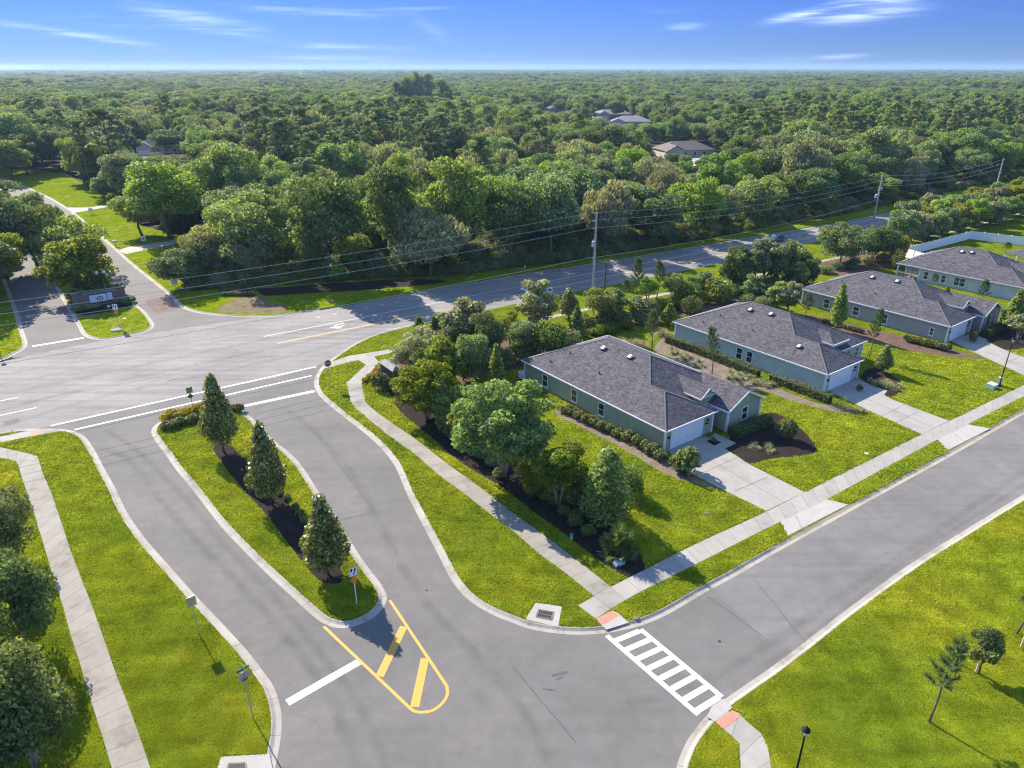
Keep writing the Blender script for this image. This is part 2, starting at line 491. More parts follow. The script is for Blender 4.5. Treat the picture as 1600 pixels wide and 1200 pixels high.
def siding_mat(name, c, vert=False):
    m, n, l, b = newmat(name)
    tc = n.new('ShaderNodeTexCoord')
    wv = n.new('ShaderNodeTexWave'); wv.wave_type = 'BANDS'; wv.bands_direction = 'X' if vert else 'Z'
    wv.wave_profile = 'SAW'; wv.inputs['Scale'].default_value = 0.5 / (0.3 if vert else 0.16) * 0.62
    l.new(tc.outputs['Object'], wv.inputs['Vector'])
    f = noise(n, l, tc.outputs['Object'], 0.8, 4)
    col = ramp(n, l, f, [(0.3, tuple(x * 0.92 for x in c)), (0.7, tuple(x * 1.07 for x in c))]).outputs[0]
    l.new(col, b.inputs['Base Color']); b.inputs['Roughness'].default_value = 0.75
    b.inputs['Specular IOR Level'].default_value = 0.2
    bump(n, l, b, wv.outputs[0], 0.25, 0.02)
    return m

M = {}
M['road'] = asphalt('main_road_asphalt', (0.225, 0.213, 0.197), R(-32), 0.20)
M['entry'] = asphalt('entry_asphalt', (0.150, 0.143, 0.131), R(42), 0.05)
M['street'] = asphalt('street_asphalt', (0.170, 0.163, 0.150), R(-34), 0.10)
M['dark_asphalt'] = asphalt('older_asphalt', (0.15, 0.143, 0.132), R(60), 0.12)
M['lawn'] = grass_mat('lawn_grass', (0.078, 0.115, 0.006), (0.175, 0.215, 0.014), (0.30, 0.24, 0.09), 0.58)
M['lawn_far'] = grass_mat('verge_grass', (0.10, 0.15, 0.003), (0.20, 0.26, 0.005), (0.28, 0.23, 0.10), 0.50)
M['forest_floor'] = mulch_mat('forest_floor', (0.030, 0.034, 0.016), (0.06, 0.055, 0.03), 3)
M['mulch'] = mulch_mat('shade_darkened_mulch', (0.028, 0.021, 0.017), (0.075, 0.054, 0.044))  # brown mulch darkened: tree and house shade put into its colour
M['mulch_red'] = mulch_mat('red_brown_mulch', (0.14, 0.085, 0.06), (0.30, 0.20, 0.15))
M['pebble'] = mulch_mat('pale_stone_mulch', (0.20, 0.15, 0.115), (0.42, 0.34, 0.27), 11)
M['straw'] = mulch_mat('dry_turf', (0.17, 0.13, 0.07), (0.30, 0.25, 0.12), 5)
M['walk'] = concrete('pavement_concrete', (0.285, 0.258, 0.222), 1.5, 0.62)
M['walk2'] = concrete('pale_concrete', (0.325, 0.30, 0.268), 1.6, 0.35)
M['drive'] = concrete('driveway_concrete', (0.32, 0.295, 0.265), 0.0, 0.35)
M['apron'] = concrete('apron_concrete', (0.37, 0.343, 0.31), 0.0, 0.3)
M['kerb'] = concrete('kerb_concrete', (0.36, 0.325, 0.28), 3.0, 0.6)
M['kerb_tan'] = concrete('gutter_concrete', (0.38, 0.32, 0.24), 3.0, 0.35)
M['brickpave'] = mulch_mat('paver_band', (0.20, 0.15, 0.125), (0.30, 0.24, 0.20), 6)
M['tactile'] = plain('tactile_red', (0.50, 0.19, 0.135), 0.8, 0.15, 5)
M['white_paint'] = paint('white_road_paint', (0.66, 0.65, 0.63), 0.45)
M['thin_white'] = paint('worn_white_road_paint', (0.60, 0.58, 0.57), 0.7)
M['yellow_paint'] = paint('yellow_road_paint', (0.62, 0.30, 0.035), 0.6)
M['pale_yellow'] = paint('faded_yellow_road_paint', (0.62, 0.40, 0.14), 0.3)
M['patch'] = plain('asphalt_patch', (0.12, 0.112, 0.118), 0.9, 0.2, 3)
M['seam'] = plain('asphalt_seam', (0.075, 0.07, 0.075), 0.9, 0.2, 3)
M['stain'] = plain('tyre_mark', (0.09, 0.085, 0.09), 0.9, 0.3, 3)
M['white'] = plain('white_trim', (0.72, 0.73, 0.75), 0.5, 0.05, 3)
M['fence_white'] = plain('white_vinyl', (0.86, 0.85, 0.83), 0.45, 0.03, 2)
M['glass'] = plain('window_glass', (0.025, 0.04, 0.035), 0.12, 0.3, 2, 0, 0, 0.8)
M['roof'] = shingle_mat('charcoal_shingle', (0.066, 0.062, 0.070), (0.132, 0.122, 0.134))
M['roof_cap'] = plain('shingle_cap', (0.10, 0.095, 0.108), 0.9, 0.25, 8)
M['roof_tan'] = shingle_mat('tan_shingle', (0.15, 0.125, 0.11), (0.21, 0.18, 0.16))
M['roof_grey'] = shingle_mat('grey_shingle', (0.20, 0.19, 0.19), (0.27, 0.26, 0.26))
M['green_wall'] = siding_mat('sage_siding', (0.315, 0.35, 0.245))
M['blue_wall'] = siding_mat('blue_siding', (0.42, 0.48, 0.45))
M['grey_wall'] = siding_mat('grey_siding', (0.32, 0.31, 0.295), False)
M['pale_wall'] = siding_mat('pale_blue_siding', (0.46, 0.48, 0.50))
M['far_wall'] = plain('cream_render', (0.50, 0.45, 0.40), 0.8)
M['black'] = plain('black_metal', (0.012, 0.012, 0.013), 0.6, 0.2, 4, 0, 0, 0.15)
M['dark'] = plain('dark_vent', (0.03, 0.03, 0.033), 0.6, 0.2, 4)
M['shutter'] = plain('dark_shutter', (0.018, 0.03, 0.028), 0.6)
M['galv'] = plain('galvanised_steel', (0.36, 0.37, 0.36), 0.45, 0.12, 5, 0.4)
M['alu'] = plain('sign_back_aluminium', (0.40, 0.40, 0.38), 0.4, 0.08, 4, 0.5)
M['sign_red'] = plain('sign_red', (0.26, 0.012, 0.02), 0.45, 0.1, 3)
M['sign_white'] = plain('sign_white', (0.75, 0.76, 0.78), 0.45, 0.03, 3)
M['sign_black'] = plain('sign_black', (0.02, 0.02, 0.03), 0.5)
M['sign_amber'] = plain('sign_amber', (0.75, 0.27, 0.01), 0.45, 0.06, 3)
M['sign_teal'] = plain('street_name_green', (0.01, 0.16, 0.14), 0.45)
M['sign_olive'] = plain('sign_back_olive', (0.22, 0.25, 0.09), 0.5, 0.15, 4)
M['pole_conc'] = plain('concrete_pole', (0.40, 0.385, 0.36), 0.8, 0.12, 3)
M['pole_wood'] = plain('weathered_timber', (0.10, 0.085, 0.07), 0.9, 0.2, 3)
M['wire'] = plain('bare_wire', (0.55, 0.55, 0.50), 0.5, 0.05, 1)
M['util_grey'] = plain('grey_enamel', (0.42, 0.46, 0.50), 0.4, 0.08, 3)
M['util_green'] = plain('pale_green_enamel', (0.42, 0.50, 0.44), 0.45, 0.06, 4)
M['teal_plastic'] = plain('teal_plastic', (0.03, 0.28, 0.22), 0.5)
M['lamp_glass'] = plain('frosted_lamp_glass', (0.75, 0.74, 0.70), 0.25, 0.03, 3)
M['lamp_globe'] = plain('cream_lamp_globe', (0.80, 0.74, 0.52), 0.3, 0.03, 3)
M['brick'] = plain('brown_brick', (0.19, 0.14, 0.115), 0.9, 0.3, 9, 0, 0.4)
M['stone'] = plain('grey_stone', (0.20, 0.20, 0.21), 0.8, 0.15, 4, 0, 0.3)
M['sign_panel'] = plain('pale_sign_panel', (0.62, 0.68, 0.74), 0.5, 0.05, 3)
M['car_blue'] = plain('car_paint_grey_blue', (0.12, 0.17, 0.22), 0.25, 0.05, 3, 0.3)
M['tyre'] = plain('tyre_rubber', (0.015, 0.015, 0.015), 0.8)
M['bark'] = plain('grey_bark', (0.13, 0.105, 0.085), 0.9, 0.35, 4, 0, 0.5)
M['bark_pale'] = plain('pale_smooth_bark', (0.34, 0.28, 0.22), 0.85, 0.25, 5, 0, 0.3)
M['bark_pine'] = plain('pine_bark', (0.15, 0.115, 0.095), 0.9, 0.35, 5, 0, 0.5)
M['stake'] = plain('timber_stake', (0.55, 0.47, 0.36), 0.8)
M['leaf_oak'] = leaf_mat('oak_leaf', (0.046, 0.082, 0.022), (0.130, 0.188, 0.055), (0.27, 0.335, 0.125), 0.36, 0.24)
M['leaf_lime'] = leaf_mat('lime_leaf', (0.058, 0.104, 0.014), (0.165, 0.24, 0.034), (0.29, 0.36, 0.065), 0.38, 0.16)
M['leaf_grey'] = leaf_mat('greyish_oak_leaf', (0.078, 0.092, 0.042), (0.18, 0.20, 0.092), (0.31, 0.32, 0.17), 0.34, 0.18)
M['leaf_dark'] = leaf_mat('dark_leaf', (0.036, 0.058, 0.014), (0.10, 0.14, 0.033), (0.20, 0.24, 0.07), 0.3, 0.18)
M['leaf_pine'] = leaf_mat('pine_needles', (0.066, 0.10, 0.026), (0.165, 0.215, 0.065), (0.26, 0.31, 0.115), 0.22, 0.18)
M['leaf_bluepine'] = leaf_mat('young_pine_needles', (0.030, 0.055, 0.014), (0.075, 0.12, 0.03), (0.13, 0.18, 0.05), 0.25, 0.15)
M['leaf_myrtle'] = leaf_mat('myrtle_leaf', (0.045, 0.068, 0.007), (0.125, 0.16, 0.014), (0.26, 0.29, 0.03), 0.4, 0.12)
M['leaf_magnolia'] = leaf_mat('magnolia_leaf', (0.048, 0.064, 0.011), (0.125, 0.150, 0.024), (0.42, 0.42, 0.14), 0.26, 0.08, 0.32, 0.6)
M['leaf_yellow'] = leaf_mat('yellow_green_leaf', (0.075, 0.095, 0.010), (0.17, 0.19, 0.02), (0.27, 0.25, 0.03), 0.34, 0.12)
M['leaf_teal'] = leaf_mat('blue_green_leaf', (0.045, 0.070, 0.022), (0.115, 0.155, 0.048), (0.22, 0.27, 0.10), 0.32, 0.1)
M['leaf_hedge'] = leaf_mat('hedge_leaf', (0.036, 0.048, 0.010), (0.105, 0.120, 0.026), (0.23, 0.23, 0.07), 0.2, 0.12)
M['leaf_variegated'] = leaf_mat('variegated_leaf', (0.085, 0.105, 0.03), (0.24, 0.25, 0.10), (0.42, 0.40, 0.20), 0.25, 0.12)
M['leaf_flower'] = leaf_mat('orange_yellow_bloom', (0.16, 0.11, 0.015), (0.33, 0.26, 0.025), (0.46, 0.36, 0.045), 0.25, 0.12)
M['leaf_straw'] = leaf_mat('dry_tan_grass', (0.13, 0.105, 0.055), (0.27, 0.22, 0.13), (0.38, 0.31, 0.20), 0.25, 0.1)
M['leaf_palm'] = leaf_mat('palm_frond', (0.035, 0.065, 0.018), (0.10, 0.15, 0.04), (0.22, 0.26, 0.10), 0.25, 0.12, 0.4, 0.5)
M['leaf_red'] = leaf_mat('reddish_leaf', (0.10, 0.04, 0.03), (0.16, 0.08, 0.06), (0.22, 0.14, 0.10), 0.2, 0.1)

def turf_mat():
    m = leaf_mat('turf_blade', (0.125, 0.182, 0.006), (0.345, 0.418, 0.022), (0.51, 0.56, 0.06), 0.46, 0.0, 0.7, 0.1, 1.0)
    n, l = m.node_tree.nodes, m.node_tree.links
    hs = next(q for q in n if q.bl_idname == 'ShaderNodeHueSaturation')
    src = hs.inputs['Color'].links[0].from_socket
    p = pos(n)
    big = noise(n, l, p, 0.11, 4, 0.6); mid = noise(n, l, p, 0.55, 5, 0.65, 0.6); str_ = noise(n, l, stretched(n, l, p, R(-34), 0.15, 1.4), 1.0, 3)
    k = math_(n, l, 'MULTIPLY', mrange(n, l, big, 0.3, 0.7, 0.86, 1.14), mrange(n, l, mid, 0.3, 0.7, 0.86, 1.12))
    k = math_(n, l, 'MULTIPLY', k, mrange(n, l, str_, 0.35, 0.65, 0.92, 1.08))
    cc = n.new('ShaderNodeCombineColor')
    l.new(math_(n, l, 'MULTIPLY', k, mrange(n, l, big, 0.35, 0.7, 0.90, 1.16)), cc.inputs[0]); l.new(k, cc.inputs[1]); l.new(k, cc.inputs[2])
    col = mixc(n, l, 1.0, src, cc.outputs[0], 'MULTIPLY')
    dry = math_(n, l, 'MULTIPLY', mrange(n, l, mid, 0.57, 0.72, 0, 0.8), mrange(n, l, noise(n, l, p, 0.075, 2), 0.50, 0.60, 0, 1))
    col = mixc(n, l, dry, col, (0.36, 0.29, 0.12))
    l.new(col, hs.inputs['Color'])
    return m
def track_mat(name, c, strength):
    """worn, darkened wheel path: fades out towards its edges (v of the UV map) and breaks up"""
    m, n, l, b = newmat(name)
    p = pos(n); uv = n.new('ShaderNodeUVMap'); sp = n.new('ShaderNodeSeparateXYZ'); l.new(uv.outputs[0], sp.inputs[0])
    e = math_(n, l, 'ABSOLUTE', math_(n, l, 'SUBTRACT', sp.outputs[1], 0.5))
    f = math_(n, l, 'MULTIPLY', mrange(n, l, e, 0.5, 0.12, 0, 1), mrange(n, l, noise(n, l, p, 0.5, 5, 0.65), 0.36, 0.66, 0.15, 1))
    f = math_(n, l, 'MULTIPLY', f, mrange(n, l, noise(n, l, p, 9, 4, 0.7), 0.3, 0.7, 0.55, 1))
    b.inputs['Base Color'].default_value = (*c, 1); b.inputs['Roughness'].default_value = 0.9; b.inputs['Specular IOR Level'].default_value = 0.15
    tr = n.new('ShaderNodeBsdfTransparent'); mx = n.new('ShaderNodeMixShader')
    l.new(math_(n, l, 'MULTIPLY', f, strength), mx.inputs[0]); l.new(tr.outputs[0], mx.inputs[1]); l.new(b.outputs[0], mx.inputs[2])
    l.new(mx.outputs[0], n['Material Output'].inputs[0])
    return m
M['track_dark'] = track_mat('rubber_track', (0.07, 0.066, 0.063), 0.20)
M['track_pale'] = track_mat('worn_pale_track', (0.27, 0.258, 0.245), 0.35)

# ---------------------------------------------------------------- ground, roads, kerbs, paths
LZ = 0.12                                   # lawns and paths stand one kerb above the asphalt

def structure(name, me): return tag(obj(name, me), kind='structure')

LAWNS, EXCL = [], []

def sheet(name, poly, z, m, drop=0.0):
    poly = ccw([(p[0], p[1]) for p in poly])
    if z == LZ: LAWNS.append((name, poly))
    elif z > LZ: EXCL.append(poly)
    mb = MB()
    n = len(poly)
    mb.add([(x, y, z) for x, y in poly], [tuple(range(n))])
    if drop:
        mb.add([(x, y, z) for x, y in poly] + [(x, y, z - drop) for x, y in poly],
               [(i, i + n, (i + 1) % n + n, (i + 1) % n) for i in range(n)])
    return structure(name, mb.mesh(name, m))

def offset_line(pts, d, closed=False):
    """moves a line d metres to its left"""
    out = []; n = len(pts)
    for i in range(n):
        a = pts[(i - 1) % n] if (closed or i > 0) else pts[i]
        b = pts[(i + 1) % n] if (closed or i < n - 1) else pts[i]
        t = Vector((b[0] - a[0], b[1] - a[1]))
        if t.length < 1e-6: t = Vector((1, 0))
        t.normalize()
        out.append(Vector((pts[i][0] - t.y * d, pts[i][1] + t.x * d)))
    return out

KERB_PROF = [(0.0, 0.006), (0.32, 0.014), (0.46, 0.085), (0.51, 0.120), (0.60, 0.132), (0.60, 0.0)]

def kerb(name, line, side, m='kerb', closed=False, prof=KERB_PROF):
    n = len(line); k = len(prof)
    rows = [offset_line(line, side * o, closed) for o, z in prof]
    V, F, U = [], [], []
    L = 0.0
    for i in range(n):
        if i: L += (line[i] - line[i - 1]).length
        for j in range(k):
            V.append((rows[j][i].x, rows[j][i].y, prof[j][1])); U.append((L, prof[j][0]))
    m_ = n if closed else n - 1
    for i in range(m_):
        for j in range(k - 1):
            a, b = i * k + j, ((i + 1) % n) * k + j
            F.append((a, b, b + 1, a + 1) if side > 0 else (a, a + 1, b + 1, b))
    me = bpy.data.meshes.new(name); me.from_pydata(V, [], F); me.materials.append(M[m])
    uv = me.uv_layers.new(name='UVMap')
    for lp in me.loops: uv.data[lp.index].uv = U[lp.vertex_index]
    me.update()
    bm = bmesh.new(); bm.from_mesh(me); bmesh.ops.recalc_face_normals(bm, faces=bm.faces); bm.to_mesh(me); bm.free()
    return structure(name, me)

def resample(pts, n):
    pts = [Vector(p) for p in pts]
    d = [0.0]
    for i in range(1, len(pts)): d.append(d[-1] + (pts[i] - pts[i - 1]).length)
    out = []; j = 0
    for k in range(n):
        s = d[-1] * k / (n - 1)
        while j < len(d) - 2 and d[j + 1] < s: j += 1
        t = (s - d[j]) / max(d[j + 1] - d[j], 1e-6)
        out.append(pts[j].lerp(pts[j + 1], min(max(t, 0), 1)))
    return out

def ribbon(name, A, B, z, m, n=None, thick=0.05):
    """path between two edge lines; uv.x in metres along it"""
    la = sum((A[i + 1] - A[i]).length for i in range(len(A) - 1))
    if n is None: A2, B2 = A, B
    else: A2, B2 = resample(A, n), resample(B, n)
    if z > LZ: EXCL.append([(p.x, p.y) for p in A2] + [(p.x, p.y) for p in B2[::-1]])
    V, U, F = [], [], []; L = 0.0
    for i in range(len(A2)):
        if i: L += ((A2[i] - A2[i - 1]).length + (B2[i] - B2[i - 1]).length) / 2
        w = (A2[i] - B2[i]).length
        for p, v, zz in ((A2[i], 0, z), (B2[i], w, z), (A2[i], 0, z - thick), (B2[i], w, z - thick)):
            V.append((p.x, p.y, zz)); U.append((L, v))
    for i in range(len(A2) - 1):
        a, b = i * 4, i * 4 + 4
        F += [(a, b, b + 1, a + 1), (a + 2, b + 2, b, a), (a + 1, b + 1, b + 3, a + 3)]
    e = (len(A2) - 1) * 4
    F += [(0, 1, 3, 2), (e, e + 2, e + 3, e + 1)]
    me = bpy.data.meshes.new(name); me.from_pydata(V, [], F); me.materials.append(M[m])
    uv = me.uv_layers.new(name='UVMap')
    for lp in me.loops: uv.data[lp.index].uv = U[lp.vertex_index]
    bm = bmesh.new(); bm.from_mesh(me); bmesh.ops.recalc_face_normals(bm, faces=bm.faces); bm.to_mesh(me); bm.free()
    if me.polygons[0].normal.z < 0: me.flip_normals()
    return structure(name, me)

def strip_shape(mb, a, b, w, z, close=0.0):
    a, b = Vector(a), Vector(b); t = (b - a).normalized(); q = Vector((-t.y, t.x)) * w / 2
    mb.add([(*(a + q), z), (*(a - q), z), (*(b - q), z), (*(b + q), z)], [(0, 1, 2, 3)])

def line_shape(mb, pts, w, z):
    A = offset_line(pts, w / 2); B = offset_line(pts, -w / 2); n = len(pts)
    mb.add([(p.x, p.y, z) for p in A] + [(p.x, p.y, z) for p in B], [(i, i + n, i + n + 1, i + 1) for i in range(n - 1)])

# the ground itself, one sheet to the horizon
ground = sheet('ground', [(-16000, -400), (16000, -400), (16000, 24000), (-16000, 24000)], -0.06, M['forest_floor'])

# survey lines
MR_N = [(-420, 668), (-160, 604), (0, 566), (130, 538), (245, 519), (400, 496.5), (500, 485), (652, 457), (800, 431), (940, 409.5), (1062, 389), (1200, 366), (1287, 351.5), (1365, 337), (1480, 314), (1600, 290), (1750, 260)]
MR_S = [(-420, 800), (-160, 728), (0, 684), (80, 665), (300, 617), (490, 574), (605, 517), (765, 485), (902, 457), (1040, 430), (1112, 415), (1255, 384), (1385, 354), (1480, 333), (1600, 303), (1750, 270)]
W_KERB = [(-60, 690), (0, 676), (40, 671), (80, 670), (108, 672), (130, 680), (146, 700), (163, 732), (180, 762), (197, 798), (222, 835), (250, 868), (282, 904), (307, 932), (350, 977), (388, 1019), (412, 1050), (427, 1072), (436, 1097), (440, 1122), (439, 1150), (434, 1180), (427, 1215), (418, 1260)]
E_KERB = [(640, 509), (605, 517.5), (575, 527), (548, 540.5), (522, 558), (503, 573), (493, 588), (491, 602), (497, 616), (513, 632), (540, 654), (570, 677), (595, 700), (613, 722), (623, 741), (635, 770), (650, 800), (672, 842), (693, 883), (705, 906), (722, 928), (742, 945), (770, 961), (800, 973), (828, 983), (870, 990), (910, 992), (950, 989), (990, 981), (1025, 969), (1060, 951), (1100, 927), (1150, 900), (1200, 871), (1300, 815), (1400, 760), (1500, 705), (1600, 647), (1720, 580), (1860, 500)]
S_KERB = [(1860, 622), (1720, 702), (1600, 772), (1500, 833), (1417, 885), (1322, 953), (1287, 980), (1237, 1019), (1200, 1046), (1165, 1070), (1132, 1093), (1110, 1112), (1092, 1132), (1075, 1155), (1063, 1180), (1056, 1205), (1052, 1240), (1050, 1290)]
ISLAND = [(236, 676), (242, 688), (257, 708), (275, 734), (300, 764), (325, 797), (350, 828), (400, 880), (462, 938), (492, 965), (507, 975), (525, 981), (545, 981), (570, 973), (592, 958), (603, 941), (604, 930), (595, 912), (580, 893), (562, 868), (540, 833), (515, 797), (500, 772), (485, 748), (467, 722), (446, 702), (430, 690), (412, 672), (397, 656), (386, 646), (372, 636), (350, 632), (318, 635), (285, 644), (258, 655), (240, 666)]
NW_ISLAND = [(102, 477), (112, 495), (122, 512), (127, 521), (135, 527), (146, 530), (161, 531), (180, 529), (199, 525.5), (224, 520), (236, 515), (241, 508.5), (237, 500), (227, 487), (215, 477), (203, 468), (192, 456.5), (180, 446), (166, 431), (150, 415), (130, 397), (112, 382), (95, 368), (78, 356), (55, 350), (38, 356), (34, 372), (44, 390), (58, 405), (70, 421), (84, 445), (94, 464)]
NW_E = [(500, 485), (440, 493.5), (410, 495.5), (370, 495), (330, 492), (300, 487), (281, 479), (261, 460), (242, 444), (217, 424), (199, 409), (185, 396), (165, 378), (147, 362), (125, 343), (104, 327), (80, 312), (55, 300), (25, 287), (-20, 274)]
NW_W = [(-120, 596), (0, 564), (25, 553), (40, 544), (43, 535), (38, 520), (29, 490), (19, 462), (8, 435), (-4, 412), (-25, 385), (-60, 350)]

def pxl(pts, k=5): return smooth_line(GL(pts), k)

mrN, mrS = pxl(MR_N, 3), pxl(MR_S, 3)
sheet('main_road', mrN + mrS[::-1], 0.004, M['road'])
# estate road: one sheet under the kerbs
sheet('entry_road', GL([(-60, 700), (80, 660), (300, 610), (490, 568), (560, 540), (640, 700), (760, 900), (900, 960), (1120, 880), (1270, 950), (1230, 1060), (1130, 1140), (1100, 1400), (380, 1400), (380, 1080), (200, 880), (100, 720)]), 0.0, M['entry'])
sheet('side_street', GL([(1108, 916), (1130, 905), (1400, 755), (1600, 642), (1860, 495), (1870, 625), (1600, 778), (1250, 1022), (1195, 1000)]), 0.004, M['street'])
sheet('far_avenue', GL([(250, 530), (520, 480), (440, 470), (300, 470), (215, 410), (120, 330), (30, 275), (-40, 270), (-60, 350), (-10, 440), (20, 560), (130, 545)]), 0.0, M['dark_asphalt'])

wK, eK, sK = pxl(W_KERB), pxl(E_KERB), pxl(S_KERB)
isl = pxl(ISLAND + ISLAND[:1], 4)[:-1]
nwi = pxl(NW_ISLAND + NW_ISLAND[:1], 4)[:-1]
nwE, nwW = pxl(NW_E, 4), pxl(NW_W, 4)
kerb('kerb_entry_west', wK, -1)
kerb('kerb_street_south', sK, 1)
kerb('kerb_median', isl, 1, closed=True)
kerb('kerb_avenue_median', nwi, 1, closed=True)
kerb('kerb_avenue_east', nwE, -1)
kerb('kerb_avenue_west', nwW, 1)
# the gutter of the side street is a warmer concrete
gi = next(i for i, p in enumerate(eK) if p.x > P(1215, 862).x)
kerb('kerb_entry_east', eK[:gi + 1], 1)
DROP = [(0.0, 0.006), (0.30, 0.014), (0.54, 0.095), (0.60, 0.122), (0.60, 0.0)]
kerb('kerb_street_north', eK[gi:], 1, 'kerb_tan', prof=DROP)

OFF = 0.585
lawn_w = offset_line(wK, -OFF)
sheet('lawn_west', lawn_w + [P(300, 1420).xy, P(-500, 1420).xy, P(-700, 760).xy], LZ, M['lawn'], 0.17)
lawn_e = offset_line(eK, OFF)
mr_s_far = offset_line(pxl([q for q in MR_S if q[0] >= 765], 3)[::-1], -0.15)
sheet('lawn_east', lawn_e + [P(2200, 330).xy, P(2100, 215).xy] + mr_s_far, LZ, M['lawn'], 0.17)
lawn_s = offset_line(sK, OFF)
sheet('lawn_south', lawn_s + [P(1050, 1500).xy, P(2600, 1500).xy, P(2400, 640).xy], LZ, M['lawn'], 0.17)
sheet('median_lawn', offset_line(isl, OFF, True), LZ, M['lawn'], 0.1)
sheet('avenue_median_lawn', offset_line(nwi, OFF, True), LZ, M['lawn_far'], 0.1)
lw = offset_line(nwW, OFF)
sheet('avenue_lawn_west', lw + [P(-200, 330).xy, P(-420, 420).xy, P(-420, 620).xy], LZ, M['lawn_far'], 0.17)
# the verge north of the main road reaches under the first trees
ne = offset_line(nwE, -OFF)
mr_n_far = offset_line(pxl([q for q in MR_N if q[0] >= 500], 3), 0.15)
sheet('verge_north', ne[::-1] + mr_n_far[1:] + [P(1750, 247).xy, P(1600, 272).xy, P(1400, 311).xy, P(1200, 350).xy, P(1000, 384).xy, P(800, 412).xy,
      P(560, 432).xy, P(420, 432).xy, P(330, 420).xy, P(310, 385).xy, P(330, 368).xy, P(270, 366).xy, P(215, 352).xy, P(200, 325).xy, P(150, 300).xy, P(105, 272).xy, P(40, 262).xy, P(-30, 262).xy], LZ, M['lawn_far'], 0.17)

# paths
A = GL([(541, 598), (549, 632), (562, 645), (605, 680), (650, 712), (687, 745), (725, 772), (762, 802), (797, 827), (845, 869), (889, 901), (928, 933)])
B = GL([(564, 598), (571.5, 631), (592, 648), (650, 688), (700, 727), (750, 763), (799, 801), (862, 847), (932, 901), (955, 920)])
ribbon('entry_path', A, B, LZ + 0.006, 'walk', 40)
A = GL([(505, 570.5), (550, 556), (617, 546), (700, 529), (785, 510), (870, 492), (960, 473), (1040, 458), (1160, 434), (1300, 404), (1500, 358), (1700, 306)])
B = GL([(507, 577.5), (553, 565), (617, 551.5), (700, 534.5), (785, 515.5), (870, 496.5), (960, 477), (1040, 462), (1160, 437.5), (1300, 407), (1500, 360.5), (1700, 308)])
ribbon('main_road_path', A, B, LZ + 0.0065, 'walk2', 60)
sheet('path_junction', GL([(557, 562), (584, 557.5), (592, 567), (564.5, 601), (540.5, 601), (572, 571)]), LZ + 0.009, M['drive'], 0.02)
A = GL([(903, 948), (954, 919), (997, 897.5), (1080, 855), (1200, 800), (1257, 771), (1440, 680), (1600, 603), (1860, 478)])
B = GL([(931, 969), (957, 951), (1001, 926), (1060, 897), (1200, 826), (1285, 785.5), (1467, 687), (1600, 620), (1860, 495)])
ribbon('street_path', A, B, LZ + 0.008, 'walk2', 90)
sheet('corner_ramp', GL([(931, 969), (957, 956), (967, 961), (982, 975), (947, 986), (938, 976)]), LZ + 0.012, M['apron'], 0.03)
sheet('tactile_paving', GL([(931, 969.5), (957, 956), (968, 964), (943, 978.5)]), LZ + 0.016, M['tactile'], 0.01)
A = GL([(-60, 690), (0, 700), (59, 713.5), (67, 740), (82, 775), (97, 820), (110, 860), (125, 900), (145, 950), (165, 1007), (185, 1064), (200, 1102), (217, 1148), (234, 1198), (258, 1270), (290, 1370)])
B = GL([(-60, 708), (0, 717), (27, 722), (37, 755), (50, 792), (65, 840), (83, 900), (100, 952), (112, 997), (125, 1036), (142, 1094), (160, 1150), (175, 1200), (198, 1280), (225, 1380)])
ribbon('west_path', A, B, LZ + 0.006, 'walk', 60)
A = GL([(-60, 694), (0, 684), (62, 671)]); B = GL([(-60, 703), (0, 693), (94, 675)])
ribbon('west_corner_path', A, B, LZ + 0.010, 'walk2', 12)
sheet('west_tactile', GL([(47, 676), (62, 672.5), (65, 679), (50, 682.5)]), LZ + 0.016, M['tactile'], 0.01)
A = GL([(1117, 1122), (1146, 1109), (1174, 1137), (1197, 1155), (1204, 1200), (1212, 1270), (1222, 1360)])
B = GL([(1117, 1123), (1117, 1131), (1146, 1154), (1155, 1163), (1157, 1200), (1160, 1270), (1165, 1360)])
ribbon('south_path', A, B, LZ + 0.006, 'walk2', 14)
sheet('south_ramp', GL([(1112, 1106), (1130, 1094), (1144, 1108), (1117, 1130), (1104, 1122)]), LZ + 0.012, M['apron'], 0.03)
sheet('south_tactile', GL([(1117, 1131), (1144, 1112), (1157, 1121), (1131, 1141)]), LZ + 0.018, M['tactile'], 0.01)

# driveways
sheet('driveway_one', GL([(1038, 701), (1103, 683), (1168, 726), (1257, 771), (1197, 800), (1124, 764), (1083, 743)]), LZ + 0.012, M['drive'], 0.05)
sheet('apron_one', GL([(1217, 812), (1279, 779), (1325, 790), (1230, 839)]), LZ + 0.005, M['apron'], 0.05)
sheet('entry_walk_one', GL([(1104, 690.5), (1117, 678), (1125, 682), (1150, 694), (1128, 705), (1117, 697)]), LZ + 0.016, M['drive'], 0.03)
sheet('entry_bed_one', GL([(1104, 691), (1113, 687), (1127, 693), (1116, 698)]), LZ + 0.022, M['mulch'], 0.01)
sheet('driveway_two', GL([(1288, 609), (1336, 594), (1392, 625), (1482, 659), (1440, 680), (1355, 642)]), LZ + 0.012, M['drive'], 0.05)
sheet('apron_two', GL([(1460, 683), (1504, 663), (1547, 671), (1480, 705)]), LZ + 0.005, M['apron'], 0.05)
sheet('entry_walk_two', GL([(1336, 602), (1340, 594), (1366, 605), (1386, 612), (1380, 620)]), LZ + 0.016, M['drive'], 0.03)
sheet('driveway_three', GL([(1480, 531), (1517, 523), (1569, 548), (1680, 590), (1640, 606), (1541, 561)]), LZ + 0.012, M['drive'], 0.05)
sheet('entry_walk_three', GL([(1513, 530), (1525, 525.5), (1543, 531.5), (1529, 538)]), LZ + 0.016, M['drive'], 0.03)
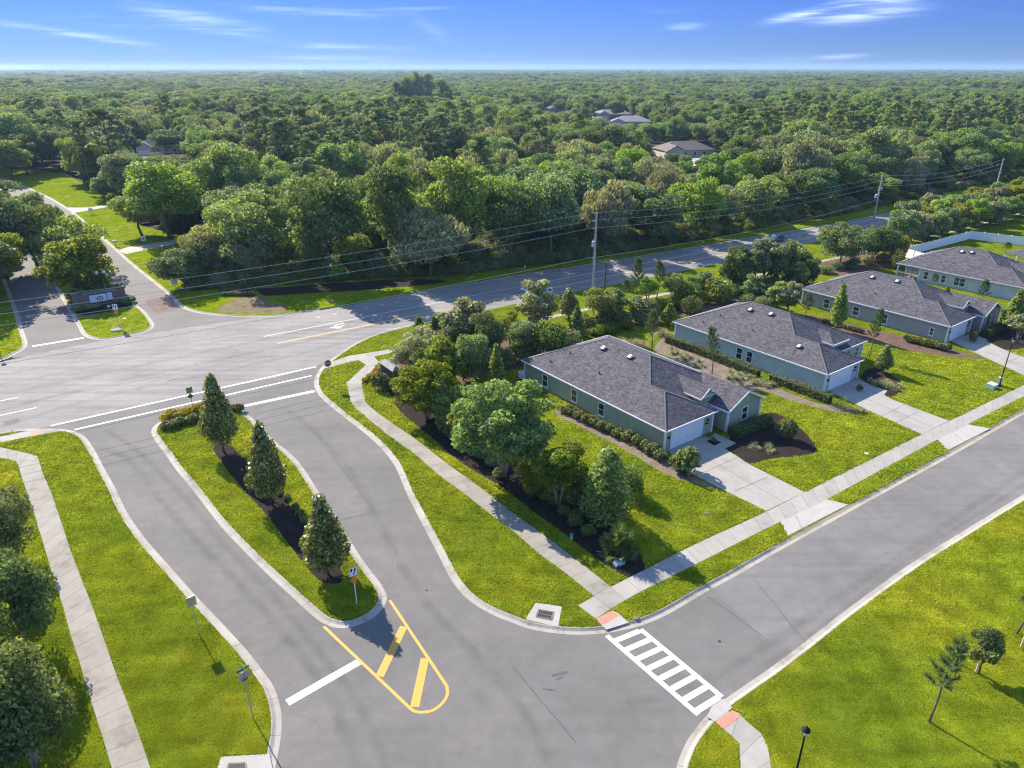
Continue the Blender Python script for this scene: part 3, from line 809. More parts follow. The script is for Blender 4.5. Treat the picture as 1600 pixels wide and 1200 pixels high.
sheet('avenue_driveway', GL([(184, 392.5), (200, 387), (240, 381), (285, 374), (340, 366), (330, 371), (262, 384), (197, 398)]), LZ + 0.012, M['apron'], 0.05)
sheet('avenue_driveway_far', GL([(108, 329), (104, 325), (140, 325), (180, 318), (180, 322), (118, 333)]), LZ + 0.012, M['apron'], 0.05)

# planting beds
sheet('path_bed', pxl([(600, 600), (622, 640), (648, 664), (673, 684), (720, 724), (786, 764), (828, 797), (870, 827), (905, 853), (955, 890), (990, 906), (1008, 893), (1000, 868), (975, 838), (935, 808), (880, 772), (820, 732), (770, 698), (725, 668), (690, 636), (655, 612), (620, 596), (600, 600)], 4)[:-1], LZ + 0.004, M['mulch'])
sheet('hedge_bed', pxl([(590, 570), (640, 555), (720, 535), (790, 524), (835, 532), (900, 520), (960, 508), (1030, 492), (1060, 482), (1130, 468), (1250, 445), (1262, 452), (1150, 474), (1075, 492), (1030, 504), (960, 516), (905, 532), (860, 556), (800, 580), (745, 592), (700, 612), (650, 640), (610, 606), (590, 570)], 4)[:-1], LZ + 0.002, M['mulch_red'])
sheet('house_one_bed', pxl([(872, 640), (905, 655), (960, 682), (1036, 716), (1080, 745), (1124, 766), (1090, 758), (1040, 742), (990, 712), (940, 685), (895, 662), (868, 650), (872, 640)], 3)[:-1], LZ + 0.004, M['pebble'])
sheet('house_one_front_bed', pxl([(1138, 690), (1150, 668), (1190, 650), (1215, 648), (1252, 672), (1276, 704), (1250, 714), (1205, 718), (1172, 726), (1150, 712), (1128, 705), (1138, 690)], 3)[:-1], LZ + 0.006, M['mulch'])
sheet('house_two_bed', pxl([(1036, 528), (1055, 538), (1110, 562), (1185, 596), (1250, 622), (1290, 634), (1356, 642), (1330, 648), (1290, 642), (1230, 625), (1195, 612), (1150, 612), (1120, 594), (1075, 576), (1045, 560), (1022, 548), (1036, 528)], 3)[:-1], LZ + 0.004, M['pebble'])
sheet('house_two_front_bed', pxl([(1343, 592), (1352, 580), (1372, 576), (1396, 590), (1410, 604), (1392, 622), (1366, 606), (1343, 592)], 3)[:-1], LZ + 0.006, M['mulch'])
sheet('house_three_bed', pxl([(1252, 492), (1300, 500), (1360, 516), (1420, 528), (1480, 545), (1538, 562), (1500, 560), (1440, 552), (1380, 541), (1320, 524), (1270, 508), (1252, 492)], 3)[:-1], LZ + 0.004, M['mulch_red'])
sheet('house_three_front_bed', pxl([(1527, 524), (1545, 512), (1575, 512), (1610, 524), (1612, 540), (1572, 548), (1545, 534), (1527, 524)], 3)[:-1], LZ + 0.006, M['mulch'])
sheet('median_bed', pxl([(333, 703), (343, 693), (366, 702), (400, 738), (440, 775), (480, 826), (520, 870), (537, 905), (520, 915), (498, 908), (462, 866), (420, 810), (380, 766), (345, 722), (333, 703)], 4)[:-1], LZ + 0.004, M['mulch'])
sheet('shrub_tree_bed', pxl([(1275, 415), (1330, 398), (1395, 398), (1400, 412), (1340, 430), (1280, 430), (1275, 415)], 3)[:-1], LZ + 0.004, M['mulch_red'])
sheet('bare_turf', pxl([(335, 488), (352, 474), (380, 464), (408, 462), (425, 474), (448, 478), (450, 487), (420, 490), (375, 490), (335, 488)], 3)[:-1], LZ + 0.004, M['straw'])
sheet('avenue_sign_bed', pxl([(118, 482), (140, 479), (196, 470), (205, 478), (170, 488), (125, 494), (118, 482)], 3)[:-1], LZ + 0.004, M['mulch'])
sheet('wood_edge_bed', pxl([(400, 452), (450, 449), (560, 441), (640, 437), (700, 440), (655, 447), (560, 455), (470, 460), (415, 463), (400, 452)], 3)[:-1], LZ + 0.004, M['mulch'])

M['joint'] = plain('concrete_joint', (0.15, 0.135, 0.12), 0.9, 0.2, 3)
# paint on the asphalt
Z1, Z2 = 0.008, 0.012
def marking(name, mb, m): return structure(name, mb.mesh(name, M[m]))
mb = MB()
c1a, c1b = P(948, 993).xy, P(1091, 1116.5).xy
c2a, c2b = P(1001, 983.5).xy, P(1128, 1089).xy
ct = (c1b - c1a).normalized()
strip_shape(mb, c1a, c1b, 0.34, Z1); strip_shape(mb, c2a, c2b, 0.34, Z1)
for i in range(8):
    t = i / 7
    a = c1a.lerp(c1b, 0.085 + 0.885 * t); b = c2a.lerp(c2b, 0.012 + 0.975 * t)
    d = (b - a).normalized()
    strip_shape(mb, a + d * 0.172, b - d * 0.172, 0.42, Z1)
marking('crosswalk_marking', mb, 'white_paint')
mb = MB()
yl = [P(506, 979).xy, P(640, 1106).xy]; arc = smooth_line(GL([(640, 1106), (648, 1111.5), (660, 1113), (676, 1110), (691, 1099), (699, 1085), (698, 1072)]), 5)
yr = [P(698, 1072).xy, P(609, 938).xy]
line_shape(mb, yl + arc[1:] + yr[1:], 0.2, Z1)
marking('gore_outline_marking', mb, 'yellow_paint')
for k, (a, b) in enumerate((((593, 1057), (631, 979)), ((648, 1105), (664, 1029)))):
    mb = MB(); a, b = P(*a).xy, P(*b).xy; t = (b - a).normalized(); q = Vector((-t.y, t.x))
    for o in (-0.185, 0.0, 0.185): strip_shape(mb, a + q * o, b + q * o, 0.178, Z1 + 0.004)
    marking('gore_bar_marking', mb, 'yellow_paint')
mb = MB(); strip_shape(mb, P(449, 1098).xy, P(561, 1034).xy, 0.58, Z1); marking('west_stop_bar', mb, 'white_paint')
mb = MB(); strip_shape(mb, P(374, 636).xy, P(491.5, 611).xy, 0.62, Z1); marking('east_stop_bar', mb, 'white_paint')
mb = MB(); strip_shape(mb, P(79, 665.5).xy, P(494, 573).xy, 0.30, Z2); strip_shape(mb, P(116, 671.5).xy, P(487, 587).xy, 0.30, Z2)
marking('main_crossing_lines', mb, 'white_paint')
mb = MB(); strip_shape(mb, P(51, 541).xy, P(131, 528).xy, 0.55, Z2); marking('avenue_stop_bar', mb, 'white_paint')
mb = MB()
line_shape(mb, pxl([(412, 526), (520, 505), (687, 472.5), (800, 450), (987, 415), (1062, 401), (1200, 374.5), (1365, 342)], 3), 0.16, Z2)
marking('lane_line', mb, 'thin_white')
mb = MB()
dash = resample(GL([(494, 496.5), (560, 483), (617, 472), (652, 465.5)]), 27)
for i in range(0, 26, 4): strip_shape(mb, dash[i], dash[i + 1], 0.2, Z2)
marking('turn_lane_dashes', mb, 'thin_white')
mb = MB()
dy = pxl([(433, 536.5), (560, 511), (680, 486.5), (800, 463), (975, 427), (1100, 403.5), (1230, 379), (1380, 346), (1600, 297)], 3)
line_shape(mb, offset_line(dy, 0.15), 0.13, Z2); line_shape(mb, offset_line(dy, -0.15), 0.13, Z2)
marking('double_yellow_line', mb, 'pale_yellow')
mb = MB()
line_shape(mb, offset_line(pxl([q for q in MR_S if q[0] >= 605], 3), 0.32), 0.15, Z2); marking('south_edge_line', mb, 'thin_white')
mb = MB()
line_shape(mb, offset_line(pxl([q for q in MR_N if 640 <= q[0]], 3), -0.30), 0.12, Z2); marking('north_edge_line', mb, 'thin_white')
mb = MB()
strip_shape(mb, P(-60, 640).xy, P(29, 620.5).xy, 0.16, Z2); strip_shape(mb, P(-60, 662).xy, P(57, 637).xy, 0.16, Z2)
marking('west_lane_lines', mb, 'white_paint')
# turn arrow: stem that bends back and a head
mb = MB()
ap = [P(538, 505).xy, P(527, 507.5).xy, P(523.5, 509).xy, P(525, 511).xy]
line_shape(mb, smooth_line(ap, 4), 0.26, Z2)
mb.add([(*P(u, v).xy, Z2 + 0.004) for u, v in ((514.5, 512.5), (524, 510.5), (531, 510), (529.5, 513.2))], [(0, 1, 2, 3)])
mb.add([(*P(u, v).xy, Z2 + 0.004) for u, v in ((530, 513.2), (531, 510.2), (539, 508.2))], [(0, 1, 2)])
marking('turn_arrow', mb, 'white_paint')
mb = MB(); mb.add([(*P(u, v).xy, Z2) for u, v in ((812, 451.5), (816, 449), (818, 452), (828, 450.5), (822, 454.5))], [(0, 1, 2, 3, 4)]); marking('far_turn_arrow', mb, 'white_paint')
# seams and patches
mb = MB()
for a, b in (((0, 586), (400, 517)), ((-60, 613), (500, 503)), ((0, 636), (420, 556))): strip_shape(mb, P(*a).xy, P(*b).xy, 0.07, Z1)
for a, b in (((1100, 927), (1200, 1000)), ((1178, 905), (1262, 1008)), ((800, 1040), (900, 1160)), ((510, 700), (585, 800)), ((585, 800), (535, 812))): strip_shape(mb, P(*a).xy, P(*b).xy, 0.05, Z1)
marking('asphalt_seams', mb, 'seam')
sheet('asphalt_patch', GL([(5, 659), (29, 653), (31, 660), (6, 666)]), Z1, M['patch'])
sheet('road_patch', GL([(512, 780), (560, 772), (585, 800), (537, 811)]), 0.004, M['dark_asphalt'])
sheet('paver_band', GL([(225, 470), (262, 463), (281, 481), (243, 490)]), 0.004, M['brickpave'])
mb = MB()
for a, b, w in (((848, 1076), (868, 1079), 0.16), ((862, 1056), (886, 1050), 0.2), ((868, 1062), (880, 1057), 0.12), ((262, 595), (282, 591), 0.2)): strip_shape(mb, P(*a).xy, P(*b).xy, w, Z1)
marking('tyre_marks', mb, 'stain')

def track(name, px, w, m, z=0.0058):
    c = smooth_line(GL(px), 5); A, B = offset_line(c, w / 2), offset_line(c, -w / 2); n = len(c)
    me = bpy.data.meshes.new(name)
    me.from_pydata([(p.x, p.y, z) for p in A] + [(p.x, p.y, z) for p in B], [], [(i, i + n, i + n + 1, i + 1) for i in range(n - 1)])
    me.materials.append(M[m]); uv = me.uv_layers.new(name='UVMap')
    for lp in me.loops: uv.data[lp.index].uv = (0.0, 1.0 if lp.vertex_index < n else 0.0)
    structure(name, me)
track('wheel_track', [(100, 690), (190, 712), (245, 775), (300, 838), (380, 920), (460, 1010), (520, 1100), (560, 1220)], 1.0, 'track_dark')
track('wheel_track', [(165, 672), (215, 705), (285, 775), (350, 850), (430, 935), (500, 1020), (560, 1100), (610, 1220)], 0.9, 'track_dark', 0.0062)
track('wheel_track', [(450, 640), (490, 672), (545, 735), (585, 800), (625, 880), (680, 960), (760, 1040), (830, 1130), (880, 1240)], 1.1, 'track_dark')
track('wheel_track', [(500, 640), (545, 685), (590, 740), (618, 800), (650, 870), (700, 945), (780, 1010), (860, 1090), (930, 1220)], 0.9, 'track_pale', 0.0062)
track('wheel_track', [(900, 1010), (1010, 1050), (1120, 1000), (1240, 925), (1400, 825), (1600, 690), (1760, 590)], 1.3, 'track_pale', 0.0092)
track('wheel_track', [(980, 1100), (1080, 1075), (1180, 1020), (1300, 940), (1450, 840), (1600, 735), (1760, 620)], 1.1, 'track_dark', 0.0096)
track('wheel_track', [(-100, 640), (120, 592), (330, 548), (560, 500), (760, 459), (980, 412), (1200, 369)], 1.6, 'track_pale', 0.0135)
track('wheel_track', [(-100, 700), (150, 622), (350, 580), (560, 530), (760, 478), (980, 432), (1200, 386)], 1.5, 'track_pale', 0.0140)
track('wheel_track', [(-100, 668), (140, 606), (340, 563), (560, 515), (760, 469), (980, 422), (1200, 377)], 1.3, 'track_dark', 0.0145)
track('kerb_stain', [(640, 790), (662, 838), (684, 880), (700, 910), (725, 938), (765, 962), (815, 985), (880, 998)], 0.9, 'track_pale', 0.0066)
track('kerb_stain', [(1195, 1040), (1240, 1010), (1290, 975), (1420, 874), (1600, 757)], 0.6, 'track_dark', 0.0100)
mb = MB()
for a, b in (((1075, 700), (1227, 786)), ((1147, 768), (1200, 745)), ((1100, 738), (1152, 715)), ((1316, 607), (1460, 669)), ((1375, 651), (1412, 633)), ((1398, 661), (1436, 643)), ((1540, 549), (1640, 590)), ((1565, 570), (1592, 558)), ((1255, 829), (1243, 806)), ((1508, 690), (1490, 678))): strip_shape(mb, P(*a, LZ).xy, P(*b, LZ).xy, 0.045, LZ + 0.0215)
marking('driveway_joints', mb, 'joint')


# ---------------------------------------------------------------- turf: tufts of blades standing on the nearer lawns
def turf():
    g = np.random.default_rng(77)
    def inside(X, Y, poly):
        c = np.zeros(len(X), bool); n = len(poly); j = n - 1
        for i in range(n):
            xi, yi = poly[i]; xj, yj = poly[j]
            if yi != yj: c ^= ((yi > Y) != (yj > Y)) & (X < (xj - xi) * (Y - yi) / (yj - yi) + xi)
            j = i
        return c
    N = 1090000
    # even cover as seen from above the road: thinner and larger with distance
    D = 1 / (g.random(N) * (1 / 21 - 1 / 118) + 1 / 118); T = g.uniform(-1, 1, N) * (0.76 + 11.2 / D)
    X, Y = D * T, D
    u = np.hypot(X, Y)
    keep = np.zeros(N, bool)
    for nm, poly in LAWNS:
        q = inside(X, Y, poly)
        for ox, oy in ((.1, 0), (-.1, 0), (0, .1), (0, -.1)): q &= inside(X + ox, Y + oy, poly)
        keep |= q
    for poly in EXCL + [[tuple(P(u, v, LZ).xy) for u, v in q] for q in ([(837, 942), (878, 948), (872, 980), (821, 968)], [(345, 1183), (421, 1178), (432, 1230), (330, 1230)])]:
        xs = [p[0] for p in poly]; ys = [p[1] for p in poly]
        m = keep & (X > min(xs)) & (X < max(xs)) & (Y > min(ys)) & (Y < max(ys))
        if m.any():
            i = np.nonzero(m)[0]; hit = inside(X[i], Y[i], poly)
            for ox, oy in ((.17, 0), (-.17, 0), (0, .17), (0, -.17)): hit |= inside(X[i] + ox, Y[i] + oy, poly)
            keep[i[hit]] = False
    for o in (P(1037, 706, LZ), P(1286, 613.5, LZ), P(1476.5, 535.5, LZ)):
        a = R(36.67); dx, dy = X - o.x, Y - o.y
        lx, ly = dx * math.cos(a) + dy * math.sin(a), -dx * math.sin(a) + dy * math.cos(a)
        keep &= ~((lx > -0.1) & (lx < 14.4) & (ly > -1.2) & (ly < 23.5))
    keep &= g.random(N) < np.clip((112 - Y) / 45, 0, 1)
    X, Y = X[keep], Y[keep]; n = len(X)
    S_ = np.clip(Y / 46, 0.7, 1.5)
    B = 4
    C = np.repeat(np.column_stack([X, Y, np.full(n, LZ)]), B, 0); s = np.repeat(S_, B)[:, None]
    C[:, :2] += g.normal(0, 0.06, (len(C), 2)) * s
    a = g.random(len(C)) * 6.283; lean = g.uniform(0.05, 0.15, len(C))[:, None] * s
    up = np.column_stack([np.cos(a), np.sin(a), np.zeros(len(C))]) * lean + np.array([0, 0, 1.0]) * g.uniform(0.04, 0.09, (len(C), 1)) * np.minimum(s, 1.3)
    b = g.random(len(C)) * 6.283
    w = np.column_stack([np.cos(b), np.sin(b), np.zeros(len(C))]) * 0.036 * s
    V = np.stack([C - w, C + w, C + up + w * .35, C + up - w * .35], 1).reshape(-1, 3)
    tag(obj('lawn_turf', mesh_np('lawn_turf', V, np.arange(len(V)).reshape(-1, 4), M['leaf_turf'])), 'short bright green turf on the lawns', 'grass', None, 'stuff')
    print('turf tufts', n)
M['leaf_turf'] = turf_mat()
turf()

# ---------------------------------------------------------------- plants: meshes
def norm(a): return a / np.maximum(np.linalg.norm(a, axis=-1, keepdims=True), 1e-9)

def leaf_quads(rng, C, N, size, elong=1.5, droop=0.0, jitter=0.7):
    """one small kite per leaf clump, facing roughly along N"""
    n = len(C)
    nn = norm(N + rng.normal(0, jitter, (n, 3)))
    t = norm(np.cross(nn, norm(rng.normal(0, 1, (n, 3)))))
    if droop: t = norm(t * (1 - droop) + np.array([0, 0, -1]) * droop)
    b = norm(np.cross(nn, t))
    s = size * rng.uniform(0.6, 1.35, (n, 1))
    l = s * elong ** 0.5 * 0.5; w = s / elong ** 0.5 * 0.5
    fold = nn * w * 0.35
    V = np.stack([C - t * l, C + b * w + fold, C + t * l, C - b * w + fold], axis=1).reshape(-1, 3)
    F = np.arange(n * 4).reshape(n, 4)
    return V, F

def lobe_points(rng, lobes, n, depth=0.45, low=-0.45):
    c = np.array([l[0] for l in lobes]); r = np.array([l[1] for l in lobes])
    if r.ndim == 1: r = np.stack([r, r, r], 1)
    w = (r[:, 0] * r[:, 2]); w = w / w.sum()
    k = rng.choice(len(lobes), n, p=w)
    d = norm(rng.normal(0, 1, (n * 2, 3)))
    d = d[d[:, 2] > low][:n]
    while len(d) < n: d = np.concatenate([d, d])[:n]
    rad = 1 - depth * rng.random((n, 1)) ** 1.7
    return c[k] + d * r[k] * rad, d

class Kind:
    """crown + trunk mesh of one plant, built once and shared by its copies"""
    def __init__(s, name, crown, trunk, h, r, base):
        s.name, s.crown, s.trunk, s.h, s.r, s.base = name, crown, trunk, h, r, base

def trunk_mesh(name, mb, m): return mb.mesh(name, m, True)

def oak_kind(seed, h=14.0, r=6.5, n=9000, size=0.42, leaf='leaf_oak', bare=0.24, lobes_n=30, bark='bark', stems=1, droop=0.0, elong=1.5, lobe=(0.26, 0.42), flat=1.0, depth=0.45, name='oak'):
    rng = np.random.default_rng(seed)
    zc = h * (bare + (1 - bare) * 0.42); hz = h * (1 - bare) * 0.58
    lobes = []
    for i in range(lobes_n):
        d = norm(rng.normal(0, 1, 3)); d[2] = d[2] * 0.9 + 0.18
        q = rng.uniform(0.45, 0.80)
        lr = r * rng.uniform(*lobe)
        c = np.array([d[0] * r * q, d[1] * r * q, zc + d[2] * hz * q])
        lobes.append((c, np.array([lr, lr, lr * 0.8 * flat])))
    lobes.append((np.array([0, 0, zc]), np.array([r * .55, r * .55, hz * .6])))
    C, N = lobe_points(rng, lobes, n, depth)
    N = norm(N * 0.6 + norm(C - np.array([0, 0, zc - hz * 0.4])) * 0.6)
    zmax = C[:, 2].max(); C[:, 2] *= h / zmax
    C[:, :2] *= r / np.quantile(np.linalg.norm(C[:, :2], axis=1), 0.975)
    V, F = leaf_quads(rng, C, N, size, elong, droop, 1.0)
    crown = mesh_np(name + '_crown', V, F, M[leaf])
    mb = MB()
    tr = 0.028 * h
    for sidx in range(stems):
        a = 2 * math.pi * sidx / max(stems, 1) + rng.random()
        sp = (0.02 * h if stems > 1 else 0)
        top = Vector((math.cos(a) * sp * 5, math.sin(a) * sp * 5, h * (bare + 0.25)))
        base = Vector((math.cos(a) * sp * 0.6, math.sin(a) * sp * 0.6, -0.1))
        mid = base.lerp(top, 0.5) + Vector((rng.normal(0, .02), rng.normal(0, .02), 0)) * h
        k = tr / (stems ** 0.6)
        mb.tube([base, mid, top], [k, k * 0.75, k * 0.4], 7)
        for j in range(5 if stems == 1 else 2):
            a2 = a + j * 1.3 + rng.random() * 0.6
            st = base.lerp(top, rng.uniform(0.55, 0.95))
            en = Vector((math.cos(a2) * r * 0.62, math.sin(a2) * r * 0.62, zc + rng.uniform(-0.1, 0.35) * hz))
            md = st.lerp(en, 0.5) + Vector((0, 0, -0.04 * h))
            mb.tube([st, md, en], [k * 0.45, k * 0.32, k * 0.1], 5)
    return Kind(name, crown, trunk_mesh(name + '_trunk', mb, M[bark]), h, r, 0)

def pine_kind(seed, h=19.0, r=3.4, n=3600, leaf='leaf_pine', name='pine', bare=0.52):
    rng = np.random.default_rng(seed)
    mb = MB()
    lean = Vector((rng.normal(0, 0.4), rng.normal(0, 0.4), 0))
    top = Vector((lean.x, lean.y, h * 0.97))
    mb.tube([(0, 0, -0.1), (lean.x * .3, lean.y * .3, h * 0.45), top], [0.21, 0.16, 0.05], 7)
    lobes = []
    for i in range(26):
        t = rng.uniform(bare, 1.0); z = h * t
        a = rng.random() * 6.28
        L = r * (1.15 - 0.75 * ((t - bare) / (1 - bare)) ** 1.5) * rng.uniform(0.45, 1.0)
        st = Vector((lean.x * t, lean.y * t, z - 0.5)); en = Vector((lean.x * t + math.cos(a) * L, lean.y * t + math.sin(a) * L, z + rng.uniform(0.1, 0.9)))
        mb.tube([st, en], [0.06, 0.02], 5)
        lr = rng.uniform(0.75, 1.35)
        lobes.append((np.array(en), np.array([lr, lr, lr * 0.55])))
    lobes.append((np.array(top), np.array([1.0, 1.0, 0.9])))
    C, N = lobe_points(rng, lobes, n, 0.7, -0.7)
    N = N * 0.4 + np.array([0, 0, 0.7])
    V, F = leaf_quads(rng, C, N, 0.42, 2.6, 0, 0.9)
    return Kind(name, mesh_np(name + '_crown', V, F, M[leaf]), trunk_mesh(name + '_trunk', mb, M['bark_pine']), h, r, 0)

def young_pine_kind(seed, h=5.0, r=1.3, tufts=34, leaf='leaf_bluepine', bare=0.42, name='young_pine', lean=0.0):
    rng = np.random.default_rng(seed)
    mb = MB(); C, T = [], []
    topx = lean * h
    trunkp = lambda t: Vector((topx * t * t, 0.03 * h * math.sin(t * 5 + seed), h * t))
    mb.tube([trunkp(0) - Vector((0, 0, 0.1))] + [trunkp(t) for t in (0.25, 0.5, 0.75, 0.97)], [0.075, 0.065, 0.05, 0.035, 0.015], 7)
    for i in range(tufts):
        t = bare + (1 - bare) * (i / (tufts - 1)) ** 0.85
        a = i * 2.4 + rng.random() * 0.6
        L = r * (1.05 - 0.85 * ((t - bare) / (1 - bare))) * rng.uniform(0.55, 1.0) * (0.75 if t < bare + 0.08 else 1)
        st = trunkp(t * 0.96); up = 0.35 + 0.5 * t
        en = st + Vector((math.cos(a) * L, math.sin(a) * L, L * up))
        mb.tube([st, st.lerp(en, 0.6) - Vector((0, 0, 0.04)), en], [0.02, 0.014, 0.008], 5)
        for q in (0.45, 0.62, 0.8, 1.0):
            C.append(np.array(st.lerp(en, q))); T.append(np.array((en - st).normalized()))
    C.append(np.array(trunkp(1.0))); T.append(np.array([0, 0, 1.0]))
    C, T = np.array(C), np.array(T)
    k = 26
    Cn = np.repeat(C, k, 0); Tn = np.repeat(T, k, 0)
    d = norm(Tn * 0.9 + rng.normal(0, 0.6, Cn.shape))
    ln = 0.30 * rng.uniform(0.7, 1.2, (len(Cn), 1)) * (h / 5) ** 0.5
    side = norm(np.cross(d, rng.normal(0, 1, d.shape))) * 0.016
    V = np.stack([Cn - side, Cn + side, Cn + d * ln + side * .4, Cn + d * ln - side * .4], 1).reshape(-1, 3)
    F = np.arange(len(V)).reshape(-1, 4)
    return Kind(name, mesh_np(name + '_crown', V, F, M[leaf]), trunk_mesh(name + '_trunk', mb, M['bark_pine']), h, r, 0)

def cone_kind(seed, h=7.0, r=1.5, n=5200, size=0.26, leaf='leaf_magnolia', bare=0.12, name='magnolia', power=0.75, rough=0.30, bark='bark', elong=1.7, lobes_n=54):
    rng = np.random.default_rng(seed)
    lobes = []
    for i in range(lobes_n):
        t = (i + rng.random()) / lobes_n
        z = h * (bare + (1 - bare) * t)
        prof = min(1.0, (t + 0.06) / 0.26) ** 0.6 * (1 - max(0.0, t - 0.28) / 0.74) ** (0.75 * power + 0.15)
        rr = r * max(prof, 0.12)
        a = i * 2.399 + rng.random() * 0.5
        lr = r * rng.uniform(rough, rough + 0.2) * (0.6 + 0.6 * prof)
        q = max(rr - lr * 0.55, 0)
        lobes.append((np.array([math.cos(a) * q, math.sin(a) * q, z]), np.array([lr, lr, lr * 1.1])))
    C, N = lobe_points(rng, lobes, n, 0.5, -0.8)
    N = norm(N + norm(C * np.array([1, 1, 0.15])) * 0.6)
    zmax = C[:, 2].max(); C[:, 2] *= h / zmax
    C[:, :2] *= r / np.quantile(np.linalg.norm(C[:, :2], axis=1), 0.97)
    V, F = leaf_quads(rng, C, N, size, elong, 0, 0.9)
    mb = MB(); mb.tube([(0, 0, -0.1), (0.03, 0.02, h * 0.5), (0, 0, h * 0.92)], [0.016 * h, 0.011 * h, 0.004 * h], 8)
    for i in range(10):
        a = i * 2.4; z = h * (bare + 0.07 * i)
        mb.tube([(0, 0, z), (math.cos(a) * r * .6, math.sin(a) * r * .6, z + 0.25 * r)], [0.004 * h, 0.0015 * h], 5)
    return Kind(name, mesh_np(name + '_crown', V, F, M[leaf]), trunk_mesh(name + '_trunk', mb, M[bark]), h, r, 0)

def shrub_kind(seed, h=1.4, r=1.0, n=1100, size=0.16, leaf='leaf_hedge', name='shrub', flat=0.9):
    rng = np.random.default_rng(seed)
    lobes = [(np.array([0, 0, h * .45]), np.array([r * .7, r * .7, h * .5]))]
    for i in range(9):
        a = rng.random() * 6.28; q = r * rng.uniform(0.3, 0.65)
        lr = r * rng.uniform(0.3, 0.48)
        lobes.append((np.array([math.cos(a) * q, math.sin(a) * q, h * rng.uniform(0.25, 0.7)]), np.array([lr, lr, lr * flat * h / r * 0.8])))
    C, N = lobe_points(rng, lobes, n, 0.5, -0.6)
    C[:, 2] = np.maximum(C[:, 2], 0.03); C[:, 2] *= h / C[:, 2].max()
    V, F = leaf_quads(rng, C, N, size, 1.6, 0, 0.7)
    mb = MB()
    for i in range(4):
        a = i * 1.6; mb.tube([(0.04 * math.cos(a), 0.04 * math.sin(a), -0.05), (math.cos(a) * r * .45, math.sin(a) * r * .45, h * .55)], [0.03 * h ** .5, 0.012], 5)
    return Kind(name, mesh_np(name + '_crown', V, F, M[leaf]), trunk_mesh(name + '_trunk', mb, M['bark']), h, r, 0)

def frond_kind(seed, h=1.8, r=1.5, fronds=60, leaf='leaf_palm', name='palmetto', fan=True, trunk_h=0.0):
    """fan palm clump (or spiky grass-like plant when fan is False)"""
    rng = np.random.default_rng(seed)
    V, F = [], []
    mb = MB()
    if trunk_h: mb.tube([(0, 0, -0.1), (0.1, 0, trunk_h * .5), (0, 0, trunk_h + 0.2)], [0.2, 0.17, 0.15], 8)
    else: mb.tube([(0, 0, -0.05), (0, 0, 0.3)], [0.12, 0.08], 6)
    for i in range(fronds):
        a = rng.random() * 6.28; el = math.asin(rng.uniform(0.05 if not trunk_h else -0.5, 1.0))
        d = np.array([math.cos(a) * math.cos(el), math.sin(a) * math.cos(el), math.sin(el)])
        L = (r * math.cos(el) ** 2 + h * math.sin(el) ** 2) * rng.uniform(0.7, 1.0) * (0.55 if fan else 1.0)
        p0 = np.array([rng.normal(0, .06), rng.normal(0, .06), trunk_h + 0.05]); p1 = p0 + d * L
        s = norm(np.cross(d, [0, 0, 1.0]) + 1e-4); u = norm(np.cross(s, d))
        k = len(V)
        V += [p0 - s * .012, p0 + s * .012, p1 + s * .012, p1 - s * .012]; F.append([k, k + 1, k + 2, k + 3])
        if fan:
            fr = (r + h) * 0.5 * 0.42 * rng.uniform(0.8, 1.2)
            for j in range(13):
                b = (j - 6) / 6 * 1.35
                dd = norm(d * math.cos(b) + s * math.sin(b) + np.array([0, 0, -0.25 * abs(b) - 0.1]))
                q = norm(np.cross(dd, u)) * 0.05
                tip = p1 + dd * fr
                k = len(V); V += [p1 - q * .4, p1 + q * .4 + dd * fr * .0, p1 + dd * fr * .55 + q, tip]; F.append([k, k + 1, k + 2, k + 3])
                k = len(V); V += [p1 - q * .4, p1 + dd * fr * .55 + q, tip, p1 + dd * fr * .55 - q]; F.append([k, k + 1, k + 2, k + 3])
        else:
            p2 = p1 + d * L * .35 + np.array([0, 0, -L * 0.25])
            k = len(V); V += [p1 - s * .018, p1 + s * .018, p2 + s * .003, p2 - s * .003]; F.append([k, k + 1, k + 2, k + 3])
    return Kind(name, mesh_np(name + '_crown', np.array(V), np.array(F), M[leaf]), trunk_mesh(name + '_trunk', mb, M['bark']), h + trunk_h, r, 0)

K = {}
for i in range(6):
    K['oak%d' % i] = oak_kind(10 + i, h=14 + i % 3, r=6.2 + 0.5 * (i % 2), n=11000, size=0.44, lobes_n=(28, 36, 24, 40, 30, 34)[i], lobe=((.26, .42), (.2, .34), (.3, .46), (.18, .32), (.22, .4), (.25, .38))[i], bare=(.22, .18, .26, .2, .15, .24)[i], name='oak_tree')
for i in range(3):
    K['mossy%d' % i] = oak_kind(30 + i, h=12, r=6.4, n=10000, size=0.46, leaf='leaf_grey', droop=0.55, elong=2.4, lobes_n=30, bare=0.2, name='oak_tree')
for i in range(3):
    K['pine%d' % i] = pine_kind(40 + i, h=(19, 21, 17)[i], r=(3.6, 3.2, 3.9)[i], name='pine_tree')
K['myrtle0'] = oak_kind(50, h=7.6, r=3.2, n=17000, size=0.22, leaf='leaf_myrtle', bare=0.13, lobes_n=90, bark='bark_pale', stems=5, lobe=(.13, .24), elong=2.2, name='crape_myrtle')
K['myrtle1'] = oak_kind(51, h=6.0, r=2.4, n=11000, size=0.20, leaf='leaf_myrtle', bare=0.3, lobes_n=44, bark='bark_pale', stems=4, lobe=(.16, .3), elong=1.8, name='crape_myrtle')
K['myrtle2'] = oak_kind(52, h=5.0, r=1.8, n=4200, size=0.22, leaf='leaf_myrtle', bare=0.34, lobes_n=34, bark='bark_pale', stems=4, lobe=(.18, .32), elong=1.8, name='crape_myrtle')
K['fine'] = oak_kind(53, h=6.0, r=2.8, n=9000, size=0.18, leaf='leaf_grey', bare=0.16, lobes_n=50, stems=3, lobe=(.15, .26), elong=2.6, name='fine_leaved_tree')
